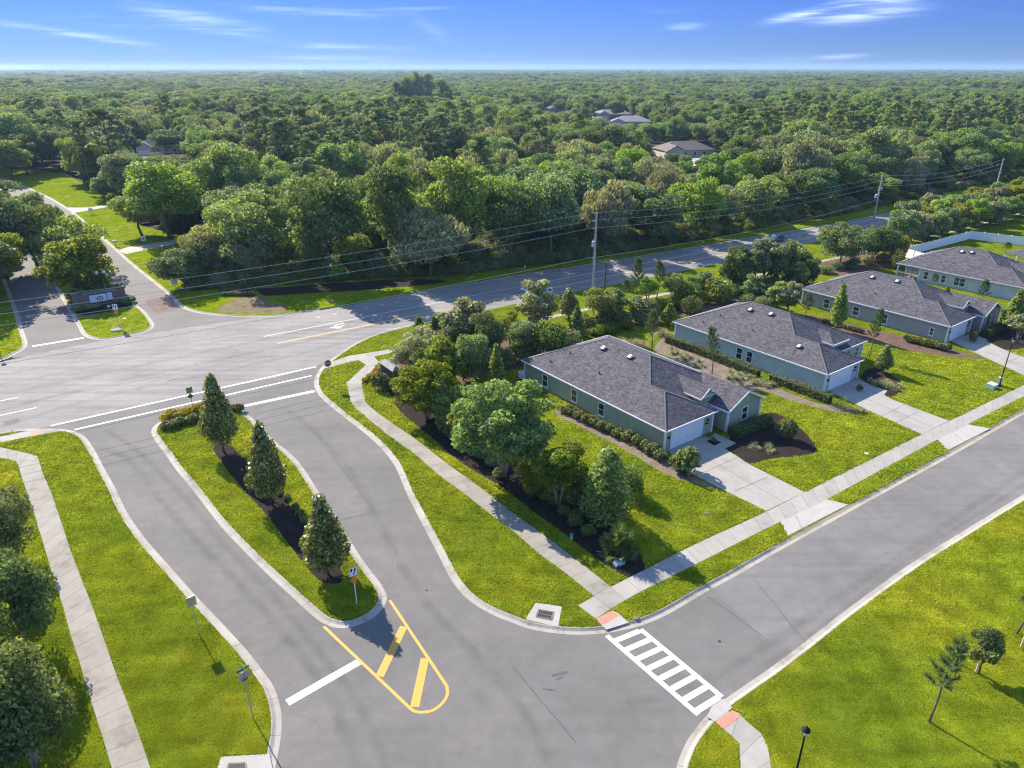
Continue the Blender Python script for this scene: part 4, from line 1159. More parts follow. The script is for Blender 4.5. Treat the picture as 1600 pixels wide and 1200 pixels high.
K['smalloak0'] = oak_kind(54, h=6.0, r=2.0, n=4600, size=0.26, leaf='leaf_oak', bare=0.12, lobes_n=30, lobe=(.2, .34), name='small_oak', depth=0.6)
K['smalloak1'] = oak_kind(55, h=6.5, r=1.9, n=4400, size=0.26, leaf='leaf_grey', bare=0.08, lobes_n=34, lobe=(.18, .3), name='small_oak', depth=0.6)
K['airy'] = oak_kind(56, h=5.0, r=1.9, n=3000, size=0.19, leaf='leaf_yellow', bare=0.30, lobes_n=26, stems=2, lobe=(.16, .28), name='light_leaved_tree', depth=0.7)
K['darkround'] = oak_kind(57, h=8, r=5.0, n=12000, size=0.30, leaf='leaf_dark', bare=0.16, lobes_n=44, lobe=(.2, .32), stems=2, name='round_tree')
for i in range(3): K['magnolia%d' % i] = cone_kind(60 + i, h=7.2, r=1.6, n=5600, size=0.22, name='magnolia', bare=0.15, power=0.85, rough=0.30, lobes_n=36)
for i in range(2): K['hedgetree%d' % i] = oak_kind(95 + i, h=7.0, r=3.2, n=8000, size=0.32, bare=0.02, lobes_n=46, lobe=(.2, .34), stems=2, name='belt_tree')
K['cedar'] = cone_kind(64, h=6.0, r=1.3, n=5200, size=0.22, leaf='leaf_dark', name='cedar', elong=2.8, bare=0.05)
K['column0'] = cone_kind(65, h=5.2, r=0.75, n=2600, size=0.20, leaf='leaf_lime', name='columnar_tree', bare=0.14, power=0.9, elong=1.3)
K['column1'] = cone_kind(66, h=4.6, r=0.9, n=2300, size=0.20, leaf='leaf_teal', name='columnar_tree', bare=0.12, power=0.8, elong=1.5)
K['cypress'] = cone_kind(67, h=7.0, r=1.5, n=5200, size=0.19, leaf='leaf_teal', name='cypress', bare=0.03, power=0.55, elong=2.2)
for i in range(4): K['ypine%d' % i] = young_pine_kind(70 + i, h=5, r=(1.35, 1.1, 1.5, 1.2)[i], tufts=(34, 28, 38, 30)[i], bare=(.42, .5, .36, .42)[i], lean=(0, 0.02, -0.01, 0.15)[i])
for i in range(3): K['ragged%d' % i] = oak_kind(130 + i, h=6.5, r=2.8, n=(12000, 10000, 9000)[i], size=0.19, leaf='leaf_oak', bare=0.06, lobes_n=(26, 22, 30)[i], lobe=(.24, .46), stems=4, bark='bark_pale', elong=2.0, depth=0.6, name='crape_myrtle')
for i in range(3): K['shrub%d' % i] = shrub_kind(80 + i, h=1.3, r=1.0)
K['bigshrub0'] = shrub_kind(84, h=2.8, r=1.8, n=2800, size=0.20, leaf='leaf_dark')
K['bigshrub1'] = shrub_kind(85, h=2.6, r=1.7, n=2600, size=0.22, leaf='leaf_myrtle')
K['bigshrub2'] = shrub_kind(86, h=3.0, r=1.9, n=3000, size=0.17, leaf='leaf_grey')
K['leafy'] = shrub_kind(87, h=1.9, r=1.25, n=330, size=0.42, leaf='leaf_teal', name='broad_leaved_plant')
K['palmetto'] = frond_kind(88, h=2.0, r=1.7, fronds=70)
K['spiky'] = frond_kind(89, h=0.9, r=0.9, fronds=90, leaf='leaf_dark', fan=False, name='spiky_plant')
K['liriope'] = frond_kind(90, h=0.45, r=0.45, fronds=60, leaf='leaf_variegated', fan=False, name='border_grass')
K['strawgrass'] = frond_kind(91, h=1.0, r=0.8, fronds=170, leaf='leaf_straw', fan=False, name='ornamental_grass')
K['palm'] = frond_kind(92, h=1.6, r=2.0, fronds=46, trunk_h=6.0, name='palm_tree')
K['flower'] = shrub_kind(93, h=0.6, r=0.55, n=420, size=0.13, leaf='leaf_flower', name='flowering_plant')
K['darkflower'] = shrub_kind(94, h=0.65, r=0.6, n=420, size=0.15, leaf='leaf_hedge', name='low_green_plant')

def plant(kind, loc, h, r, label, cat, name=None, group=None, leaf=None, rz=None, bark=None, parts=True, seed=0):
    k = K[kind]
    s_h, s_r = h / k.h, r / k.r
    t = empty(name or k.name, loc, rz if rz is not None else (hash((round(loc[0], 1), round(loc[1], 1))) % 628) / 100)
    t.scale = (s_r, s_r, s_h)
    tag(t, label, cat, group, 'thing')
    c = obj('crown' if cat == 'tree' else 'foliage', k.crown, t)
    if leaf:
        c.material_slots[0].link = 'OBJECT'; c.material_slots[0].material = M[leaf]
    q = obj('trunk' if cat == 'tree' else 'stem', k.trunk, t)
    if bark:
        q.material_slots[0].link = 'OBJECT'; q.material_slots[0].material = M[bark]
    return t

def pplant(kind, base, top, hw, label, cat='tree', z=LZ, **kw):
    """plant whose foot, top and half width were read off the photograph"""
    loc = P(base[0], base[1], z)
    h = hgt(base, top, z)
    dep = project(loc)[2]
    r = hw * dep / FPX
    return plant(kind, loc, h, r, label, cat, **kw)

def row(kind, a, b, n, h, hw_m, label, group, name, cat='shrub', leaf=None, jit=0.12, labels=None):
    rng = random.Random(len(label) + n)
    pa, pb = P(*a, LZ), P(*b, LZ)
    for i in range(n):
        t = (i + 0.5) / n
        p = pa.lerp(pb, t) + Vector((rng.uniform(-jit, jit), rng.uniform(-jit, jit), 0))
        plant(kind, p, h * rng.uniform(0.88, 1.12), hw_m * rng.uniform(0.9, 1.12), label, cat, name=name, group=group, leaf=leaf, rz=rng.random() * 6)

# median
pplant('magnolia0', (350, 706), (342, 581), 26, 'conical magnolia on the median nearest the orange flower bed')
pplant('magnolia1', (423, 786), (415, 656), 28, 'conical magnolia in the middle of the three on the median')
pplant('magnolia2', (513, 897), (505, 771), 34, 'conical magnolia on the median nearest the keep right sign')
# the row along the entry path
pplant('shrub1', (597, 608), (596, 583), 19, 'clipped round shrub on the path bend beside the dark sign wall', 'shrub', leaf='leaf_hedge')
pplant('myrtle0', (668, 655), (660, 566), 50, 'bushy green crape myrtle with pale stems, first along the entry path from the stop sign', leaf='leaf_myrtle')
pplant('fine', (662, 595), (655, 517), 46, 'fine leaved grey green tree just behind the black lamp post at the junction')
pplant('smalloak1', (722, 560), (720, 470), 36, 'tall grey green tree between the junction lamp and the main road')
pplant('cedar', (657, 546), (654, 494), 14, 'small dark cedar at the verge, left one of the pair', group='dark cedars by the main road')
pplant('cedar', (682, 543), (681, 491), 14, 'small dark cedar at the verge, right one of the pair', group='dark cedars by the main road')
pplant('darkround', (762, 575), (762, 482), 32, 'dense dark tree standing left of the green house rear', leaf='leaf_dark')
pplant('column0', (724, 594), (723, 522), 13, 'bright lime narrow tree in the reddish bed, left of the dark dense tree', leaf='leaf_lime')
pplant('column0', (776, 612), (772, 537), 13, 'bright lime narrow tree on the lawn left of the green house')
pplant('myrtle2', (727, 698), (712, 632), 27, 'small layered crape myrtle with pale trunks beside the largest crape myrtle')
pplant('myrtle0', (788, 744), (806, 592), 74, 'largest crape myrtle, broad lime crown left of the green house', leaf='leaf_lime')
pplant('myrtle1', (873, 790), (880, 692), 44, 'crape myrtle with bare pale stems between the largest one and the cypress')
pplant('cypress', (945, 815), (950, 698), 38, 'tall green cypress with sprawling side branches above the fan palm clump', leaf='leaf_oak')
pplant('bigshrub2', (985, 775), (996, 728), 26, 'loose grey green shrub leaning out of the cypress over the lawn', 'shrub', leaf='leaf_oak')
pplant('palmetto', (965, 866), (964, 806), 34, 'spreading fan palm clump near the street path corner', 'palm')
pplant('bigshrub0', (905, 790), (908, 745), 28, 'dark shrub under the trees beside the cypress', 'shrub')
pplant('bigshrub0', (700, 680), (698, 640), 24, 'dark shrub beneath the first crape myrtle of the path bed', 'shrub')
pplant('bigshrub0', (742, 640), (740, 598), 26, 'dark shrub between the lime narrow tree and the largest crape myrtle', 'shrub')
pplant('bigshrub1', (762, 556), (760, 520), 22, 'green shrub filling the bed left of the small thin tree by the path', 'shrub')
pplant('bigshrub2', (700, 566), (705, 512), 30, 'leafy grey shrub under the tall grey green tree', 'shrub')
pplant('hedgetree0', (690, 614), (692, 530), 36, 'full leafy tree filling the gap behind the first crape myrtle', leaf='leaf_myrtle', name='leafy_tree')
pplant('hedgetree1', (704, 662), (704, 592), 30, 'fresh green bushy tree between the first and the small layered crape myrtle', leaf='leaf_lime', name='leafy_tree')
pplant('ragged1', (742, 592), (742, 520), 30, 'loose green tree just left of the dense dark tree', leaf='leaf_oak', name='leafy_tree')
pplant('ragged2', (835, 770), (838, 715), 32, 'leafy bush tree between the largest crape myrtle and the bare stemmed one', leaf='leaf_myrtle', name='leafy_tree')
pplant('ragged0', (815, 560), (815, 500), 28, 'loose tree at the green house rear corner by the path', leaf='leaf_oak', name='leafy_tree')
pplant('hedgetree0', (958, 500), (958, 452), 22, 'full green tree right of the yellow green tree at the pole', leaf='leaf_oak', name='leafy_tree')
pplant('ragged2', (1070, 474), (1072, 428), 24, 'loose green tree between the light bare stemmed tree and the round roadside tree', leaf='leaf_lime', name='leafy_tree')
# the row between the main road and the houses
pplant('airy', (797, 541), (797, 488), 19, 'thin pale young tree on bare soil beside the main road path', leaf='leaf_myrtle')
pplant('smalloak1', (836, 522), (833, 440), 30, 'tall grey green tree left of the light airy tree by the main road')
pplant('airy', (853, 512), (860, 458), 27, 'light airy tree between the grey green tree and the dark magnolia', leaf='leaf_lime')
pplant('magnolia1', (888, 497), (889, 449), 16, 'small dark magnolia left of the concrete utility pole')
pplant('column1', (900, 537), (897, 477), 13, 'blue green narrow sapling behind the green house rear hip')
pplant('airy', (931, 507), (928, 451), 25, 'yellow green tree directly in front of the concrete utility pole', leaf='leaf_yellow')
pplant('bigshrub0', (852, 562), (850, 502), 40, 'big dark shrub thicket behind the green house, left part', 'shrub')
pplant('bigshrub2', (880, 553), (880, 510), 30, 'grey green shrub behind the green house, right of the dark thicket', 'shrub')
pplant('shrub0', (915, 516), (916, 490), 12, 'yellow green shrub at the foot of the yellow green tree', 'shrub', leaf='leaf_yellow')
pplant('bigshrub0', (955, 510), (955, 475), 23, 'dark green shrub right of the yellow green tree at the pole', 'shrub', leaf='leaf_hedge')
pplant('ypine0', (975, 477), (977, 437), 14, 'young pine, left of the three beside the concrete pole', group='young pines by the utility pole')
pplant('ypine2', (993, 475), (996, 404), 16, 'young pine, middle of the three beside the concrete pole', group='young pines by the utility pole')
pplant('ypine1', (1026, 474), (1029, 409), 13, 'tall slim young pine, right of the three beside the concrete pole', group='young pines by the utility pole')
pplant('airy', (1010, 472), (1012, 434), 21, 'pale tree between the two taller young pines', leaf='leaf_lime')
pplant('airy', (1051, 476), (1052, 428), 20, 'light tree with bare stems right of the slim young pine', leaf='leaf_lime')
pplant('smalloak0', (1097, 462), (1098, 423), 22, 'round green tree beside the road edge, left of the tree belt', leaf='leaf_oak')
pplant('bigshrub0', (1006, 502), (1004, 466), 28, 'dense dark shrub in front of the slim young pine', 'shrub', leaf='leaf_hedge')
pplant('column0', (1044, 508), (1043, 474), 13, 'bright lime bushy sapling behind the blue house', leaf='leaf_lime')
pplant('bigshrub1', (1125, 470), (1126, 434), 27, 'broad glossy green shrub behind the blue house roof', 'shrub')
pplant('bigshrub0', (1080, 490), (1080, 462), 24, 'low dark shrub left of the broad glossy shrub', 'shrub', leaf='leaf_hedge')
pplant('bigshrub2', (1190, 487), (1192, 462), 14, 'low grey shrub above the blue house ridge', 'shrub')
pplant('ypine0', (1017, 548), (1019, 486), 16, 'young pine on the lawn between the green and blue houses at the rear')
pplant('ypine3', (1112, 584), (1117, 513), 15, 'young pine with bent tufts in front of the blue house wall', rz=2.5)
for i, (b, t, hw, kd, lf, lab) in enumerate([
    ((1150, 452), (1147, 386), 24, 'smalloak0', 'leaf_dark', 'dark bronze tree at the left end of the belt by the main road'),
    ((1177, 446), (1172, 378), 19, 'smalloak0', 'leaf_pine', 'slim green tree second from the left in the belt by the main road'),
    ((1192, 442), (1196, 372), 20, 'smalloak1', 'leaf_pine', 'feathery green tree third from the left in the belt by the main road'),
    ((1217, 446), (1216, 374), 20, 'smalloak0', 'leaf_oak', 'green tree fourth from the left in the belt by the main road'),
    ((1238, 440), (1240, 380), 20, 'smalloak1', 'leaf_lime', 'lighter green tree in the belt, left of the dark arching oaks'),
    ((1258, 447), (1256, 398), 17, 'smalloak0', 'leaf_dark', 'short dark tree at the right end of the belt before the arching oaks')]):
    pplant('hedgetree%d' % (i % 2) if i not in (1, 2) else kd, b, t, hw * 1.12, lab, leaf=lf, name='belt_tree')
pplant('smalloak1', (1229, 489), (1226, 440), 17, 'young grey green tree left of the grey house corner')
pplant('smalloak0', (1246, 452), (1248, 408), 16, 'pale leafy small tree below the belt, left of the arching oaks', leaf='leaf_lime')
pplant('darkround', (1312, 414), (1310, 347), 40, 'dark spreading oak with an arching trunk, left of the pair', name='oak_tree', leaf='leaf_dark', group='dark arching oaks')
pplant('darkround', (1362, 408), (1352, 348), 34, 'dark spreading oak, right of the arching pair', name='oak_tree', leaf='leaf_dark', group='dark arching oaks')
pplant('bigshrub1', (1400, 408), (1400, 368), 18, 'yellow green shrub left of the white fence corner', 'shrub', leaf='leaf_yellow')
pplant('bigshrub2', (1400, 420), (1396, 388), 13, 'rounded shrub at the foot of the white fence corner', 'shrub', leaf='leaf_hedge')
pplant('ypine2', (1258, 498), (1257, 459), 13, 'bushy young pine at the grey house rear corner')
pplant('column0', (1305, 517), (1310, 441), 12, 'bright columnar sapling against the grey house wall')
pplant('ypine3', (1357, 559), (1368, 484), 12, 'tall leaning young pine in front of the grey house windows', rz=0.3)
pplant('magnolia0', (1378, 582), (1378, 537), 13, 'small conical magnolia on the lawn before the grey house')
pplant('ypine1', (1456, 452), (1455, 427), 8, 'tiny sapling in front of the pale house corner window')
pplant('column0', (1477, 466), (1477, 446), 5, 'tiny lime sapling above the grey house roof edge', leaf='leaf_yellow')
pplant('ypine0', (1531, 478), (1531, 437), 12, 'small green pine beside the pale house wall')
pplant('column0', (1576, 520), (1580, 450), 14, 'bright columnar tree at the front corner of the grey house')
pplant('myrtle2', (1588, 536), (1590, 488), 22, 'round olive crape myrtle in the grey house front bed', leaf='leaf_grey')
pplant('shrub0', (1498, 372), (1498, 364), 7, 'small bush by the inner side of the white fence', 'shrub')
pplant('ypine0', (1571, 396), (1570, 378), 9, 'small green bush at the fenced lawn edge near the porch')
row('bigshrub1', (940, 512), (1000, 500), 4, 2.2, 1.7, 'leafy shrub in the bed below the young pines at the pole', 'shrubs below the young pines', 'shrub', leaf='leaf_oak', jit=1.2)
row('bigshrub0', (1020, 486), (1090, 470), 5, 2.0, 1.7, 'bushy shrub along the bed beside the main road path', 'shrubs beside the main road path', 'shrub', leaf='leaf_myrtle', jit=1.4)
row('bigshrub2', (1140, 462), (1250, 446), 7, 2.2, 2.0, 'low bushy shrub at the foot of the tree belt', 'shrubs at the foot of the tree belt', 'shrub', leaf='leaf_oak', jit=1.6)
row('bigshrub0', (770, 570), (835, 545), 5, 2.2, 1.8, 'dark leafy shrub in the bed behind the green house corner', 'shrubs behind the green house corner', 'shrub', leaf='leaf_oak', jit=1.5)
row('bigshrub1', (640, 580), (700, 556), 5, 1.8, 1.5, 'green shrub under the trees right of the junction lamp', 'shrubs right of the junction lamp', 'shrub', jit=1.2)
row('bigshrub1', (1165, 482), (1240, 462), 6, 2.1, 1.9, 'green shrub behind the blue house ridge, below the belt', 'shrubs below the tree belt', 'shrub', leaf='leaf_oak', jit=1.8)
row('bigshrub2', (1288, 428), (1395, 408), 7, 1.6, 1.6, 'low bush on the soil around the arching oaks', 'low bushes around the arching oaks', 'shrub', leaf='leaf_oak', jit=1.6)
row('bigshrub1', (905, 530), (985, 514), 5, 1.5, 1.5, 'low green bush on the lawn edge behind the green house', 'low bushes behind the green house', 'shrub', leaf='leaf_myrtle', jit=1.2)
pplant('smalloak0', (1212, 486), (1212, 440), 19, 'fresh green small tree right of the low grey shrub behind the blue house', leaf='leaf_lime')
pplant('smalloak1', (1172, 474), (1170, 430), 18, 'feathery small tree behind the broad glossy shrub', leaf='leaf_oak')
row('shrub0', (690, 672), (800, 748), 9, 0.9, 0.9, 'low green shrub on the dark mulch beneath the crape myrtles', 'low shrubs beneath the crape myrtles', 'shrub', leaf='leaf_oak', jit=1.0)
row('shrub1', (838, 772), (930, 832), 7, 0.8, 0.85, 'low dark shrub on the mulch between the bare stemmed crape myrtle and the palm', 'low shrubs on the mulch near the palm', 'shrub', leaf='leaf_dark', jit=0.9)
# lawns in the foreground
pplant('ypine3', (1450, 1126), (1474, 1000), 30, 'young pine with a leaning trunk on the foreground lawn', rz=0.1)
pplant('smalloak0', (1529, 1053), (1545, 977), 23, 'small staked oak on the foreground lawn', leaf='leaf_dark')
pplant('ypine1', (1592, 992), (1600, 905), 24, 'young staked pine at the right edge of the foreground lawn')
pplant('ragged0', (55, 1196), (58, 985), 82, 'nearest crape myrtle, pale trunks at the left path', leaf='leaf_dark')
pplant('ragged1', (35, 1010), (38, 848), 62, 'crape myrtle second from the front along the left path', leaf='leaf_dark')
pplant('ragged2', (12, 880), (18, 756), 52, 'crape myrtle third from the front along the left path', leaf='leaf_dark')
pplant('ragged2', (-12, 1110), (-8, 915), 62, 'dark leafed tree at the left edge between two crape myrtles', leaf='leaf_dark')
pplant('ragged1', (-40, 1260), (-20, 1060), 70, 'leafy tree cut by the bottom left corner below the nearest crape myrtle', leaf='leaf_dark')
pplant('bigshrub1', (40, 955), (40, 915), 34, 'low leafy bush between the two crape myrtles by the left path', 'shrub', leaf='leaf_oak')
pplant('bigshrub1', (8, 800), (6, 762), 26, 'dark bush farthest along the left path', 'shrub', leaf='leaf_hedge')

# hedges and low planting by the houses
def hedge(name, pts, w, h, label, leaf='leaf_hedge', n_per=260, size=0.11):
    """clipped hedge: one leafy mass with a woody core"""
    rng = np.random.default_rng(len(label))
    line = resample(GL(pts), 60)
    t = empty(name, (*line[0], LZ)); tag(t, label, 'hedge')
    o = np.array([line[0].x, line[0].y])
    L = np.array([[p.x, p.y] for p in line]) - o
    ln = sum((line[i + 1] - line[i]).length for i in range(59))
    n = int(n_per * ln)
    i = rng.integers(0, 59, n); f = rng.random((n, 1))
    c = L[i] * (1 - f) + L[i + 1] * f
    d = L[i + 1] - L[i]; d = d / np.linalg.norm(d, axis=1, keepdims=True); q = np.stack([-d[:, 1], d[:, 0]], 1)
    face = rng.random(n)
    u = np.where(face < 0.4, rng.uniform(-1, 1, n), np.where(face < 0.7, -1.0, 1.0)) + rng.normal(0, 0.06, n)
    z = np.where(face < 0.4, 1.0, rng.uniform(0.05, 1.0, n)) + rng.normal(0, 0.05, n)
    wob = 1 + 0.10 * np.sin(i * 1.3) + 0.06 * np.sin(i * 2.9)
    C = np.column_stack([c + q * (u * w / 2 * wob)[:, None], z * h * (1 + 0.05 * np.sin(i * 0.9))])
    N = np.column_stack([q * (np.where(face < 0.4, 0, u))[:, None], np.where(face < 0.4, 1.0, 0.25)])
    V, F = leaf_quads(rng, C, N, size, 1.5, 0, 0.6)
    obj('foliage', mesh_np(name + '_foliage', V, F, M[leaf]), t)
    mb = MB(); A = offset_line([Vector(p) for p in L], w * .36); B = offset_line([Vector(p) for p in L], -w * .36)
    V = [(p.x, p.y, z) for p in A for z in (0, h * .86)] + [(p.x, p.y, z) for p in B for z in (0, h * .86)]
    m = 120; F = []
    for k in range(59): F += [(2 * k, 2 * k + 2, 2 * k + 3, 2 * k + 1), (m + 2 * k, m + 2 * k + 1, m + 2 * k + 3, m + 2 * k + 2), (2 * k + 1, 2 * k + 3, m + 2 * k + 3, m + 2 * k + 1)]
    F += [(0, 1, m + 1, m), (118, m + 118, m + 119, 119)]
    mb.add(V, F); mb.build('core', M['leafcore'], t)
    return t

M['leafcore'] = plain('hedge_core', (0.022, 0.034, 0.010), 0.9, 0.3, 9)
row('shrub0', (876, 641), (985, 690), 9, 1.05, 0.95, 'loose round shrub in the row along the green house side wall', 'shrubs along the green house side wall', 'shrub', leaf='leaf_hedge')
row('shrub1', (990, 692), (1038, 720), 4, 1.1, 1.0, 'round shrub in the row near the green house garage corner', 'shrubs by the green house garage corner', 'shrub', leaf='leaf_hedge')
pplant('leafy', (1071, 738), (1066, 698), 25, 'broad leaved plant beside the green house driveway', 'plant')
row('shrub2', (1046, 722), (1070, 742), 3, 0.7, 0.6, 'low dark shrub beneath the broad leaved plant', 'low shrubs by the broad leaved plant', 'shrub', leaf='leaf_dark')
hedge('clipped_hedge', [(1041, 536), (1090, 553), (1140, 573), (1184, 592)], 1.0, 1.1, 'long clipped hedge along the blue house side wall')
hedge('clipped_hedge', [(1203, 597), (1250, 614), (1296, 632)], 1.0, 1.05, 'shorter clipped hedge near the blue house garage')
hedge('clipped_hedge', [(1143, 684), (1170, 673), (1199, 661)], 1.5, 0.95, 'dark clipped hedge under the green house front window', leaf='leaf_dark')
hedge('clipped_hedge', [(1536, 528), (1556, 519), (1572, 513)], 1.3, 1.1, 'dark clipped hedge at the grey house front', leaf='leaf_dark')
pplant('shrub0', (1226, 685), (1225, 653), 19, 'round dark bush at the edge of the green house front bed', 'shrub', leaf='leaf_dark')
row('liriope', (1180, 700), (1215, 702), 8, 0.4, 0.42, 'small yellow green tuft in the green house front bed', 'tufts in the green house front bed', 'border_grass', 'plant', jit=0.9)
row('liriope', (1050, 548), (1095, 572), 16, 0.55, 0.6, 'pale variegated clump between the green and blue houses, rear drift', 'variegated clumps, rear drift', 'border_grass', 'plant', jit=0.9)
row('liriope', (1140, 585), (1210, 606), 26, 0.55, 0.62, 'pale variegated clump between the green and blue houses, front drift', 'variegated clumps, front drift', 'border_grass', 'plant', jit=1.0)
row('liriope', (1318, 640), (1348, 645), 8, 0.5, 0.55, 'variegated clump at the foot of the blue house driveway', 'variegated clumps by the blue house driveway', 'border_grass', 'plant', jit=0.25)
row('liriope', (1365, 600), (1398, 606), 12, 0.6, 0.65, 'pale clump in the blue house front bed', 'pale clumps in the blue house front bed', 'border_grass', 'plant', jit=0.9)
pplant('spiky', (1313, 638), (1312, 618), 14, 'dark spiky plant at the corner of the blue house driveway', 'plant')
row('shrub2', (1285, 504), (1350, 521), 7, 0.7, 0.6, 'low shrub along the grey house side wall', 'low shrubs along the grey house wall', 'shrub', leaf='leaf_hedge')
row('shrub0', (1412, 532), (1483, 549), 8, 1.0, 0.8, 'bushy shrub along the grey house garage side', 'shrubs along the grey house garage side', 'shrub', leaf='leaf_hedge')
pplant('shrub1', (1519, 533), (1518, 517), 9, 'dark bush by the grey house garage door', 'shrub', leaf='leaf_dark')
pplant('shrub2', (1342, 610), (1341, 601), 7, 'small bush beside the blue house garage door', 'shrub', leaf='leaf_dark')
pplant('shrub2', (1114, 691), (1113, 683), 6, 'small bush in the bed beside the green house garage door', 'shrub', leaf='leaf_dark')
row('strawgrass', (972, 540), (1012, 545), 6, 1.2, 1.0, 'tan ornamental grass behind the green house ridge', 'tan grasses behind the green house', 'ornamental_grass', 'grass', jit=0.6)
row('strawgrass', (1026, 524), (1044, 526), 3, 1.1, 0.9, 'tan ornamental grass at the blue house rear corner', 'tan grasses at the blue house corner', 'ornamental_grass', 'grass', jit=0.5)
# flower bed at the median tip
row('flower', (255, 657), (333, 638), 26, 0.85, 0.75, 'orange and yellow flowering plant at the median tip', 'flowering plants on the median tip', 'flowering_plant', 'flower', jit=0.35)
row('darkflower', (257, 671), (330, 653), 22, 0.8, 0.75, 'low green plant in front of the median flowers', 'green plants on the median tip', 'low_green_plant', 'plant', jit=0.35)
row('darkflower', (335, 645), (382, 642), 7, 0.8, 0.65, 'low green plant at the far corner of the median', 'green plants on the median corner', 'low_green_plant', 'plant', jit=0.3)
row('darkflower', (440, 768), (505, 862), 8, 0.45, 0.45, 'low dark plant in the mulch between the magnolias', 'low plants between the magnolias', 'low_green_plant', 'plant', leaf='leaf_dark', jit=0.4)
row('flower', (574, 598), (598, 574), 9, 0.65, 0.55, 'orange flowering plant beside the dark sign wall', 'flowering plants by the sign wall', 'flowering_plant', 'flower', jit=0.5)
# shell bed of clipped cushions by the avenue
rngc = random.Random(3)
for i in range(30):
    u = 345 + (i % 6) * 8 + (i // 6) * 2.5 - (3 if i // 6 > 3 else 0); v = 441 + (i // 6) * 5.2
    plant('shrub%d' % (i % 3), P(u, v, LZ), 0.75, 0.85, 'small rounded cushion shrub in the mound by the avenue', 'shrub', name='cushion_shrub', group='cushion shrubs in the avenue mound', leaf='leaf_hedge')
pplant('shrub0', (528, 441), (528, 408), 17, 'bright lime clipped shrub in the shade of the wood edge', 'shrub', leaf='leaf_lime')
pplant('strawgrass', (420, 443), (420, 435), 10, 'pale tuft of grass in the shaded bed at the wood edge', 'grass', leaf='leaf_variegated')

# ---------------------------------------------------------------- houses
def roof_mesh(name, faces, m):
    """faces are lists of (x, y, z); shingle courses run level across each slope"""
    V, F, U = [], [], []
    for f in faces:
        f = [Vector(p) for p in f]
        nrm = Vector((0, 0, 0))
        for i in range(len(f)):
            a, b = f[i], f[(i + 1) % len(f)]
            nrm += Vector(((a.y - b.y) * (a.z + b.z), (a.z - b.z) * (a.x + b.x), (a.x - b.x) * (a.y + b.y)))
        if nrm.z < 0: f = f[::-1]; nrm = -nrm
        nrm.normalize()
        lev = nrm.cross(Vector((0, 0, 1)))
        lev = lev.normalized() if lev.length > 1e-3 else Vector((1, 0, 0))
        upv = nrm.cross(lev) * -1
        k = len(V)
        V += f; F.append(tuple(range(k, k + len(f)))); U += [(p.dot(lev), p.dot(upv)) for p in f]
    me = bpy.data.meshes.new(name); me.from_pydata(V, [], F); me.materials.append(m)
    uv = me.uv_layers.new(name='UVMap')
    for lp in me.loops: uv.data[lp.index].uv = U[lp.vertex_index]
    me.update(); return me

def wall_mesh(mb, poly, z0, z1):
    n = len(poly)
    mb.add([(p[0], p[1], z0) for p in poly] + [(p[0], p[1], z1) for p in poly], [(i, (i + 1) % n, (i + 1) % n + n, i + n) for i in range(n)])

def window(par, c, w, h, face, double=False, shutters=False):
    """face: 'L' outward -x, 'F' outward -y, 'B' +y, 'R' +x"""
    rot = {'F': 0, 'R': math.pi / 2, 'B': math.pi, 'L': -math.pi / 2}[face]
    Mx = Matrix.Translation(c) @ Matrix.Rotation(rot, 4, 'Z')
    mb = MB(); t = 0.09
    cols = 2 if double else 1
    W_ = w * cols
    for x in [-W_ / 2 + t / 2, W_ / 2 - t / 2] + ([0] if double else []): mb.box((x, -0.04, 0), (t, 0.08, h))
    for z in (-h / 2 + t / 2, h / 2 - t / 2): mb.box((0, -0.045, z), (W_ + 0.02, 0.09, t))
    mb.box((0, -0.03, 0), (W_ - t, 0.05, 0.055))
    mb.box((0, -0.06, -h / 2 - 0.02), (W_ + 0.1, 0.12, 0.05))
    mb.v = [Mx @ Vector(v) for v in mb.v]
    fr = mb.build('window', M['white'], par)
    for z0, z1 in ((-h / 2 + t, -0.03), (0.03, h / 2 - t)):
        g = MB(); g.box((0, -0.012 - (0.008 if z0 < 0 else 0), (z0 + z1) / 2), (W_ - 2 * t, 0.012, z1 - z0))
        g.v = [Mx @ Vector(v) for v in g.v]
        g.build('pane', M['glass'], fr)
    if shutters:
        for s in (-1, 1):
            g = MB(); g.box((s * (W_ / 2 + 0.24), -0.03, 0), (0.40, 0.05, h))
            for j in range(9): g.box((s * (W_ / 2 + 0.24), -0.06, -h / 2 + 0.1 + j * (h - 0.2) / 8), (0.30, 0.02, 0.05))
            g.v = [Mx @ Vector(v) for v in g.v]; g.build('shutter', M['shutter'], par)
    return fr

def lantern(par, c):
    mb = MB(); mb.box((c[0], c[1] - 0.03, c[2]), (0.12, 0.05, 0.2)); mb.lathe([(0.02, -0.16), (0.07, -0.12), (0.09, 0.1), (0.03, 0.17), (0.01, 0.2)], (c[0], c[1] - 0.14, c[2]), 8)
    mb.build('lantern', M['black'], par)

def roof_vent(par, x, y, z, slope_x, cap=True):
    mb = MB(); mb.box((0, 0, 0.09), (0.45, 0.62, 0.16)); mb.box((0, 0, 0.19), (0.60, 0.80, 0.05))
    o = mb.build('roof_vent', M['dark'], par, (x, y, z), (0, slope_x, 0))
    g = MB(); g.box((0, 0, 0.225), (0.54, 0.34, 0.02)); g.build('cap', M['white'], o)

def roof_pipe(par, x, y, z):
    mb = MB(); mb.lathe([(0.10, -0.05), (0.07, 0.04), (0.06, 0.30), (0.07, 0.32), (0.04, 0.33)], (0, 0, 0), 10)
    mb.build('vent_pipe', M['dark'], par, (x, y, z))

E_H, OV, SL = 2.6, 0.32, 0.456

